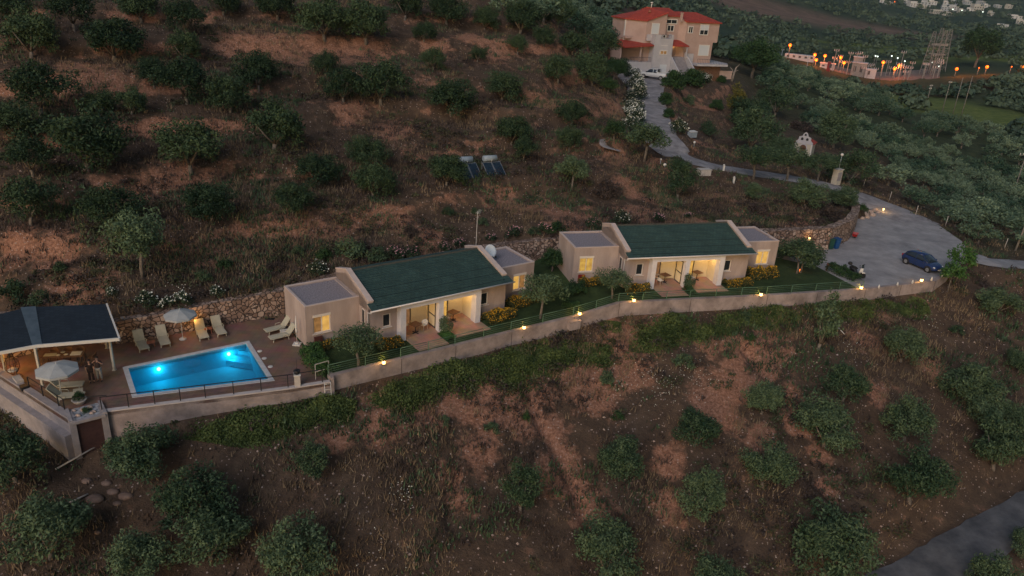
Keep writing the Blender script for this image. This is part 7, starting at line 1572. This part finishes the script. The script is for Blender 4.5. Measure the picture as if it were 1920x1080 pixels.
# ================================================================ CHAPEL, POLES
q = G(1503, 290); ch = empty('chapel', q, R_(-30), 'tiny pale roadside chapel with a bell arch gable and red roof among the olives', 'chapel'); ch.scale = (.78, .78, .78); m = MB()
m.box(-1.7, 1.7, .0, 3.2, -1, 2.3); m.prismx([(0, 2.3), (0, 2.31), (3.2, 2.31), (3.2, 2.3)], -1.7, 1.7); m.build('wall', M_post, ch)
roofslab('roof', [(-1.95, .1, 2.35), (0, .1, 3.2), (0, 3.4, 3.2), (-1.95, 3.4, 2.35)], .12, ch); roofslab('roof', [(1.95, .1, 2.35), (1.95, 3.4, 2.35), (0, 3.4, 3.2), (0, .1, 3.2)], .12, ch)
m = MB(); gpoly = [(-1.7, 2.2), (1.7, 2.2), (1.7, 2.5), (1.2, 2.95), (1.15, 3.5), (.55, 3.75), (.45, 4.1), (.25, 4.4), (0, 4.5), (-.25, 4.4), (-.45, 4.1), (-.55, 3.75), (-1.15, 3.5), (-1.2, 2.95), (-1.7, 2.5)]; m.add([(x, -.08, z) for x, z in gpoly] + [(x, .22, z) for x, z in gpoly], [tuple(range(15)), tuple(range(29, 14, -1))] + [(i, 15 + i, 15 + (i + 1) % 15, (i + 1) % 15) for i in range(15)]); m.build('bell_gable', M_hwh, ch)
for x, z, r_ in ((-.5, 3.2, .24), (.5, 3.2, .24), (0, 4.05, .2)):
    m = MB(); m.tube([(x, -.11, z), (x, -.085, z)], r_, 14); m.box(x - r_, x + r_, -.105, -.09, z - r_ * 1.2, z); m.build('bell_opening', M_black, ch)
m = MB(); m.tube([(0, -.10, 1.45), (0, -.06, 1.45)], .80, 20); m.box(-.80, .80, -.10, -.06, 0, 1.45); m.build('door_surround', M_hwh, ch); m = MB(); m.tube([(0, -.13, 1.45), (0, -.11, 1.45)], .60, 20); m.box(-.60, .60, -.13, -.11, 0, 1.45); m.build('door', M_darkwood, ch); m = MB(); m.box(1.45, 1.72, -.1, .0, -.5, 2.2); m.box(-1.72, -1.45, -.1, 0, -.5, 2.2); m.build('corner_strip', M_wplastic, ch)
M_pole = mat('pole_wood', (.15, .135, .12), (.24, .22, .2), .9, 4)
def pole(px, py, h_, label, arms=(), rad=.13, D=None, steel=False, lean=(0, 0), group=None):
    q = G(px, py) if D is None else WD(px, py, D); q = np.array([q[0], q[1], gz(q[0], q[1])]); r = empty('utility_pole', q, R_(20), label, 'utility pole', group); m = MB(); m.tube([(0, 0, -.5), (lean[0], lean[1], h_)], [rad, rad * .65], 8); m.build('pole', M_pole if not steel else M_tank, r)
    for z, w_ in arms:
        m = MB(); m.bar((-w_, 0, z), (w_, 0, z), .1); m.build('crossarm', M_pole if not steel else M_tank, r)
        m = MB(); 
        for x in (-w_ * .9, -w_ * .45, w_ * .45, w_ * .9): m.lathe([(.05, 0), (.09, .1), (.05, .2), (.08, .28), (0, .32)], 8, (x, 0, z + .05))
        m.build('insulators', M_wplastic, r)
    return q
qp = pole(1897, 372, 8.2, 'tall power pole with a wide insulated crossarm standing in the right grove', [(8.0, 1.6)], .11)
pole(1903, 470, 5.5, 'leaning dark wooden pole at the right edge beside the track', (), .13, lean=(.8, .2))
for px, py, lb, h_ in [(1773, 186, 'first of four field poles from the left group, short-armed', 10), (1792, 194, 'tall bare field pole, the middle one of the close three', 11.5), (1807, 201, 'tall bare field pole, rightmost of the close three', 12.5), (1733, 209, 'field pole with two small lamps, standing left and lower than the other three', 8)]:
    pole(px, py, h_, lb, ((9.4, .7),) if h_ == 10 else ((7.5, .6), (6.6, .5)) if h_ == 8 else (), .14, 285, group='poles in the green field')
# ================================================================ POWER STATION
SB = WD(1640, 152, 430); SB[2] = gz(SB[0], SB[1]); az_s = math.atan2(*(WD(1760, 158, 430) - WD(1560, 142, 430))[:2][::-1])
us = np.array([math.cos(az_s), math.sin(az_s)]); ns = np.array([-us[1], us[0]])
def S(s_, t_): q = SB[:2] + us * s_ + ns * t_; return np.array([q[0], q[1], gz(q[0], q[1])])
def spx(px, t_=0):   # distance along the yard of a given bearing
    lo, hi = -120, 140
    for _ in range(40):
        mid_ = (lo + hi) / 2; p_ = S(mid_, t_); d = p_ - O_
        if 960 + _f * (d @ _X) / (d @ _F) < px: lo = mid_
        else: hi = mid_
    return mid_
m = MB(); x0, x1 = spx(1545), spx(1762); N_ = 24; vs = []; fs = []
for i in range(N_ + 1):
    for t_ in (-6, 8, 22, 34): p_ = S(x0 + (x1 - x0) * i / N_, t_); vs.append((p_[0], p_[1], p_[2] + (.25 if t_ > -6 else -.3)))
for i in range(N_):
    for k in range(3): fs.append((i * 4 + k, i * 4 + k + 1, i * 4 + 5 + k, i * 4 + 4 + k))
m.add(vs, fs); tag(m.build('yard', mat('yard_gravel', (.12, .10, .09), (.2, .17, .15), .95, .5)), kind='structure')
M_steel = mat('lattice_steel', (.15, .165, .165), (.21, .225, .225), .6, 1)
def tower(s_, t_, h_, w_, label):
    p_ = S(s_, t_); r = empty('pylon', p_, az_s, label, 'pylon', 'lattice pylons at the power station'); m = MB(); n = 9
    for i in range(n):
        a, b = i / n, (i + 1) / n; wa, wb = w_ * (1 - .72 * a), w_ * (1 - .72 * b); ca = [(x * wa / 2, y * wa / 2, h_ * a) for x, y in ((-1, -1), (1, -1), (1, 1), (-1, 1))]; cb = [(x * wb / 2, y * wb / 2, h_ * b) for x, y in ((-1, -1), (1, -1), (1, 1), (-1, 1))]
        for k in range(4): m.bar(ca[k], cb[k], .17); m.bar(ca[k], cb[(k + 1) % 4], .09); m.bar(cb[k], cb[(k + 1) % 4], .09)
    m.build('lattice', M_steel, r); return p_
for px, h_, t_, lb in [(1732, 20.5, 16, 'first lattice pylon from the left at the power station'), (1745, 21.5, 20, 'second lattice pylon from the left at the power station'), (1752, 21, 10, 'third lattice pylon from the left at the power station'), (1763, 20, 22, 'rightmost lattice pylon at the power station')]: tower(spx(px, t_), t_, h_, 4.2, lb)
p0, p1 = S(spx(1732, 16), 16) + (0, 0, 14.5), S(spx(1763, 16), 16) + (0, 0, 13.5); m = MB(); m.bar(p0, p1, .5, .9); m.bar(p0 + (0, 0, -4.5), p1 + (0, 0, -4.5), .3, .5); tag(m.build('gantry_beam', M_steel), 'steel gantry beam tying the tall lattice pylons together', 'beam')
# transformer house and equipment
def block(px, t_, w_, d_, h_, m_, name, label, cat, roof=True):
    p_ = S(spx(px, t_), t_); r = empty(name, p_ + (0, 0, .5), az_s, label, cat); a = MB(); a.box(-w_ / 2, w_ / 2, 0, d_, -1, h_); a.build('wall', m_, r)
    if roof: a = MB(); a.box(-w_ / 2 - .3, w_ / 2 + .3, -.3, d_ + .3, h_, h_ + .4); a.build('roof', M_hwh, r)
    for k in range(max(1, int(w_ / 3))): a = MB(); x = -w_ / 2 + 1 + k * 3; a.box(x, x + 1.2, -.06, -.01, h_ * .3, h_ * .75); a.build('louvre', M_dkframe, r)
block(1607, 6, 7, 5, 6, M_steel, 'transformer_house', 'tall pale transformer building in the middle of the lit power station', 'building'); block(1603, 12, 4.5, 4, 8.0, M_steel, 'transformer_house', 'narrow taller white tower block behind the transformer building', 'building')
block(1498, 12, 15, 5, 2.2, M_tank, 'long_shed', 'long low white shed at the left end of the power station', 'building', False); block(1550, 4, 7, 4, 1.8, M_tank, 'control_hut', 'small white hut between the long shed and the transformer building', 'building'); block(1630, 3, 5, 4, 4, M_tank, 'transformer', 'grey transformer box right of the tall transformer building', 'transformer', False); block(1552, -4, 1.6, 1.6, 4, M_red, 'red_tank', 'small red cabinet at the front of the power station', 'cabinet', False)
rs_ = random.Random(11); k = 0; cnt_ = {0: -1, 9: -1, 18: -1}; NUMW = [ordw(i) for i in range(16)] + ['seventeenth', 'eighteenth', 'nineteenth', 'twentieth', 'twenty-first', 'twenty-second', 'twenty-third']
for px in range(1560, 1764, 9):
    for t_ in (0, 9, 18):
        if rs_.random() < .45: continue
        cnt_[t_] += 1; s_ = spx(px + rs_.uniform(-3, 3), t_); p_ = S(s_, t_); h_ = rs_.uniform(3, 6.5) if rs_.random() < .8 else rs_.uniform(8, 11); r = empty('switchgear', p_ + (0, 0, .5), az_s, 'switchgear post in the power station yard, %s from the left in its %s line' % (NUMW[cnt_[t_]], {0: 'front', 9: 'middle', 18: 'back'}[t_]), 'switchgear', 'switchgear posts in the power station yard')
        m = MB(); m.bar((0, 0, -1), (0, 0, h_), .28); m.bar((-1.1, 0, h_), (1.1, 0, h_), .22); m.build('frame', M_steel, r); m = MB()
        for x in (-1, 0, 1): m.lathe([(.12, 0), (.22, .3), (.12, .6), (.2, .9), (0, 1.1)], 6, (x, 0, h_))
        m.build('insulators', M_hwh, r)
M_or = emit('sodium_glow', (1.0, .15, .012), 1.3); M_cw = emit('white_lamp_glow', (.85, 1.0, .9), 1.6)
LPS = [(1477, 84, 10, 'lone sodium lamp on a pole left of the long white shed', 12), (1524, 102, 4, 'sodium lamp at the right end of the long shed', 8), (1528, 112, 0, 'lower sodium lamp at the right end of the long shed', 4), (1543, 104, 12, 'sodium lamp between the long shed and the transformer building', 7), (1571, 107, 8, 'sodium lamp left of the transformer building', 8), (1578, 117, -2, 'front sodium lamp left of the transformer building', 6), (1648, 116, -2, 'bright sodium lamp on the pole right of the transformer building', 9), (1672, 128, -3, 'bright sodium lamp in the middle right of the yard', 5.5), (1680, 122, 10, 'sodium lamp behind the bright one in the yard', 6)]
for px, py, t_, lb, h_ in LPS:
    p_ = S(spx(px, t_), t_); d = ray(px, py); dd = math.hypot(p_[0], p_[1]); zt = CAM_H + d[2] * dd; r = empty('street_lamp', p_, az_s, lb, 'street lamp', 'sodium lamps of the power station'); hh = max(2.5, zt - p_[2]); m = MB(); m.tube([(0, 0, -1), (0, 0, hh)], [.16, .1], 6); m.build('pole', M_steel, r); m = MB(); m.ball((0, -.2, hh), .8, 8, 6); m.build('lamp_head', M_or, r); point_light('sodium_light', (0, -1.5, hh - .4), 1100, (1, .20, .03), .5, r)
for px, py, lb in [(1633, 104, 'white lamp, left of a pair above the yard'), (1637, 105, 'white lamp, right of a pair above the yard'), (1663, 104, 'white lamp above the middle of the yard'), (1675, 108, 'white lamp right of the middle of the yard'), (1690, 114, 'white lamp near the bright sodium lamp'), (1743, 116, 'white lamp among the pylons'), (1758, 124, 'white lamp at the foot of the right pylon')]:
    t_ = 20; p_ = S(spx(px, t_), t_); d = ray(px, py); zt = CAM_H + d[2] * math.hypot(p_[0], p_[1]); r = empty('yard_lamp', p_, az_s, 'small ' + lb, 'yard lamp', 'white lamps of the power station'); hh = max(2, zt - p_[2]); m = MB(); m.tube([(0, 0, -1), (0, 0, hh)], [.12, .08], 6); m.build('pole', M_steel, r); m = MB(); m.ball((0, 0, hh), .33, 8, 5); m.build('lamp_head', M_cw, r)
for px, py, lb in [(1793, 131, 'sodium lamp in the trees right of the pylons, leftmost'), (1834, 132, 'small dim sodium lamp between two bright ones right of the pylons'), (1849, 130, 'sodium lamp in the trees, second bright one right of the pylons'), (1915, 142, 'sodium lamp cut by the right edge of the photo'), (1888, 152, 'low sodium glow between the trees near the right edge')]:
    D = 430; p_ = WD(px, py, D); zg = gz(p_[0], p_[1]); r = empty('street_lamp', (p_[0], p_[1], zg), 0, lb, 'street lamp', 'sodium lamps along the far road'); hh = max(3.5, p_[2] - zg); dim = 'dim' in lb or 'low' in lb; m = MB(); m.tube([(0, 0, -1), (0, 0, hh)], [.16, .1], 6); m.build('pole', M_steel, r); m = MB(); m.ball((0, -.2, hh), .3 if dim else .75, 8, 6); m.build('lamp_head', M_or, r); point_light('sodium_light', (0, -2, hh + 1), 250 if dim else 1200, (1, .20, .03), .5, r)
# poles with small street lamps left of the yard
for px, py, lb in [(1435, 118, 'thin grey lamp pole in the valley nearest the very large dark tree'), (1462, 122, 'thin grey lamp pole in the valley left of the lone sodium lamp'), (1519, 95, 'thin grey lamp pole in the valley above the long shed')]:
    pole(px, py, 8, lb, ((7.8, .8),), .12, 330, True, group='grey lamp poles in the valley')
# ================================================================ TOWN
TN = [(1655, 4, 10, 7), (1668, 7, 8, 6), (1716, 11, 18, 9), (1735, 9, 14, 9), (1748, 6, 12, 7), (1775, 6, 10, 6), (1790, 5, 9, 6), (1762, 23, 26, 6), (1772, 17, 12, 8), (1790, 18, 13, 9), (1803, 22, 10, 7), (1782, 27, 16, 6), (1818, 19, 9, 6), (1834, 19, 17, 11), (1850, 12, 9, 6), (1858, 29, 8, 9), (1872, 12, 10, 5), (1893, 13, 9, 6), (1905, 34, 15, 7), (1914, 43, 14, 8), (1880, 47, 15, 4), (1730, 13, 12, 6), (1842, 5, 12, 5), (1815, 5, 12, 6), (1700, 3, 9, 5), (1893, 30, 10, 6)]
rs_ = random.Random(3); M_town = [mat('town_wall_%s' % n_, c_, tuple(v * 1.2 for v in c_), .9, .2) for n_, c_ in (('white', (.5, .5, .5)), ('cream', (.42, .4, .36)), ('grey', (.34, .36, .38)))]
pos_words = ['along the very top edge', 'in the upper row', 'in the middle of the town', 'in the lower row']
TN = sorted(TN, key=lambda t: t[0])
for i, (px, py, w_, h_) in enumerate(TN):
    q = march(tps, px, py + 3, 500, 5000, 700); D = math.hypot(q[0], q[1]); k = D / _f; W__, H__ = w_ * k * 1.0, h_ * k; r = empty('town_house', q, rs_.uniform(-.5, .5), 'distant flat pale town building, number %s counted from the left of the far town' % (ordw(i) if i < 16 else ['seventeenth', 'eighteenth', 'nineteenth', 'twentieth', 'twenty-first', 'twenty-second', 'twenty-third', 'twenty-fourth', 'twenty-fifth', 'twenty-sixth'][i - 16]), 'building', 'pale buildings of the far town')
    m = MB(); m.box(-W__ / 2, W__ / 2, 0, W__ * .6, -8, H__ * .7); m.box(-W__ / 2, W__ * .1, .5, W__ * .5, H__ * .7, H__); mm = M_town[i % 3]; m.build('wall', mm, r); m = MB(); m.box(-W__ / 2 - .4, W__ / 2 + .4, -.6, W__ * .6, H__ * .7, H__ * .7 + .5); m.build('roof', M_town[0], r)
    n = max(2, int(W__ / 4)); m = MB()
    for j in range(n):
        for z in ((.15, .45) if H__ > 5 else (.2,)): m.box(-W__ / 2 + (j + .3) * W__ / n, -W__ / 2 + (j + .7) * W__ / n, -.12, -.02, H__ * z, H__ * (z + .16))
    m.build('windows', M_dkframe, r)
for px, py, lb, mm in [(1676, 8, 'yellow lamp at the left end of the far town', M_or), (1802, 24, 'white lamp in the middle of the far town', M_cw), (1830, 26, 'white lamp below the large building of the far town', M_cw), (1841, 27, 'white lamp at the lower right of the far town', M_cw), (1785, 22, 'white lamp left of the middle of the far town', M_cw)]:
    q = march(tps, px, py + 2, 500, 5000, 700); r = empty('town_lamp', q, 0, lb, 'street lamp', 'lamps of the far town'); m = MB(); m.tube([(0, 0, -2), (0, 0, 5)], .15, 6); m.build('pole', M_steel, r); m = MB(); m.ball((0, 0, 5.2), .8, 8, 5); m.build('lamp_head', mm, r)

# ================================================================ AIR
def haze():
    m = bpy.data.materials.new('haze_air'); m.use_nodes = True; nt = m.node_tree; nt.nodes.clear(); o_ = nt.nodes.new('ShaderNodeOutputMaterial'); v = nt.nodes.new('ShaderNodeVolumePrincipled')
    v.inputs['Color'].default_value = (.6, .82, 1, 1); v.inputs['Density'].default_value = .00006; nt.links.new(v.outputs[0], o_.inputs['Volume'])
    b = MB(); b.box(-2500, 4500, -60, 5600, -60, 900); tag(b.build('haze', m), 'thin evening haze over the valley', 'haze', kind='stuff')
haze()
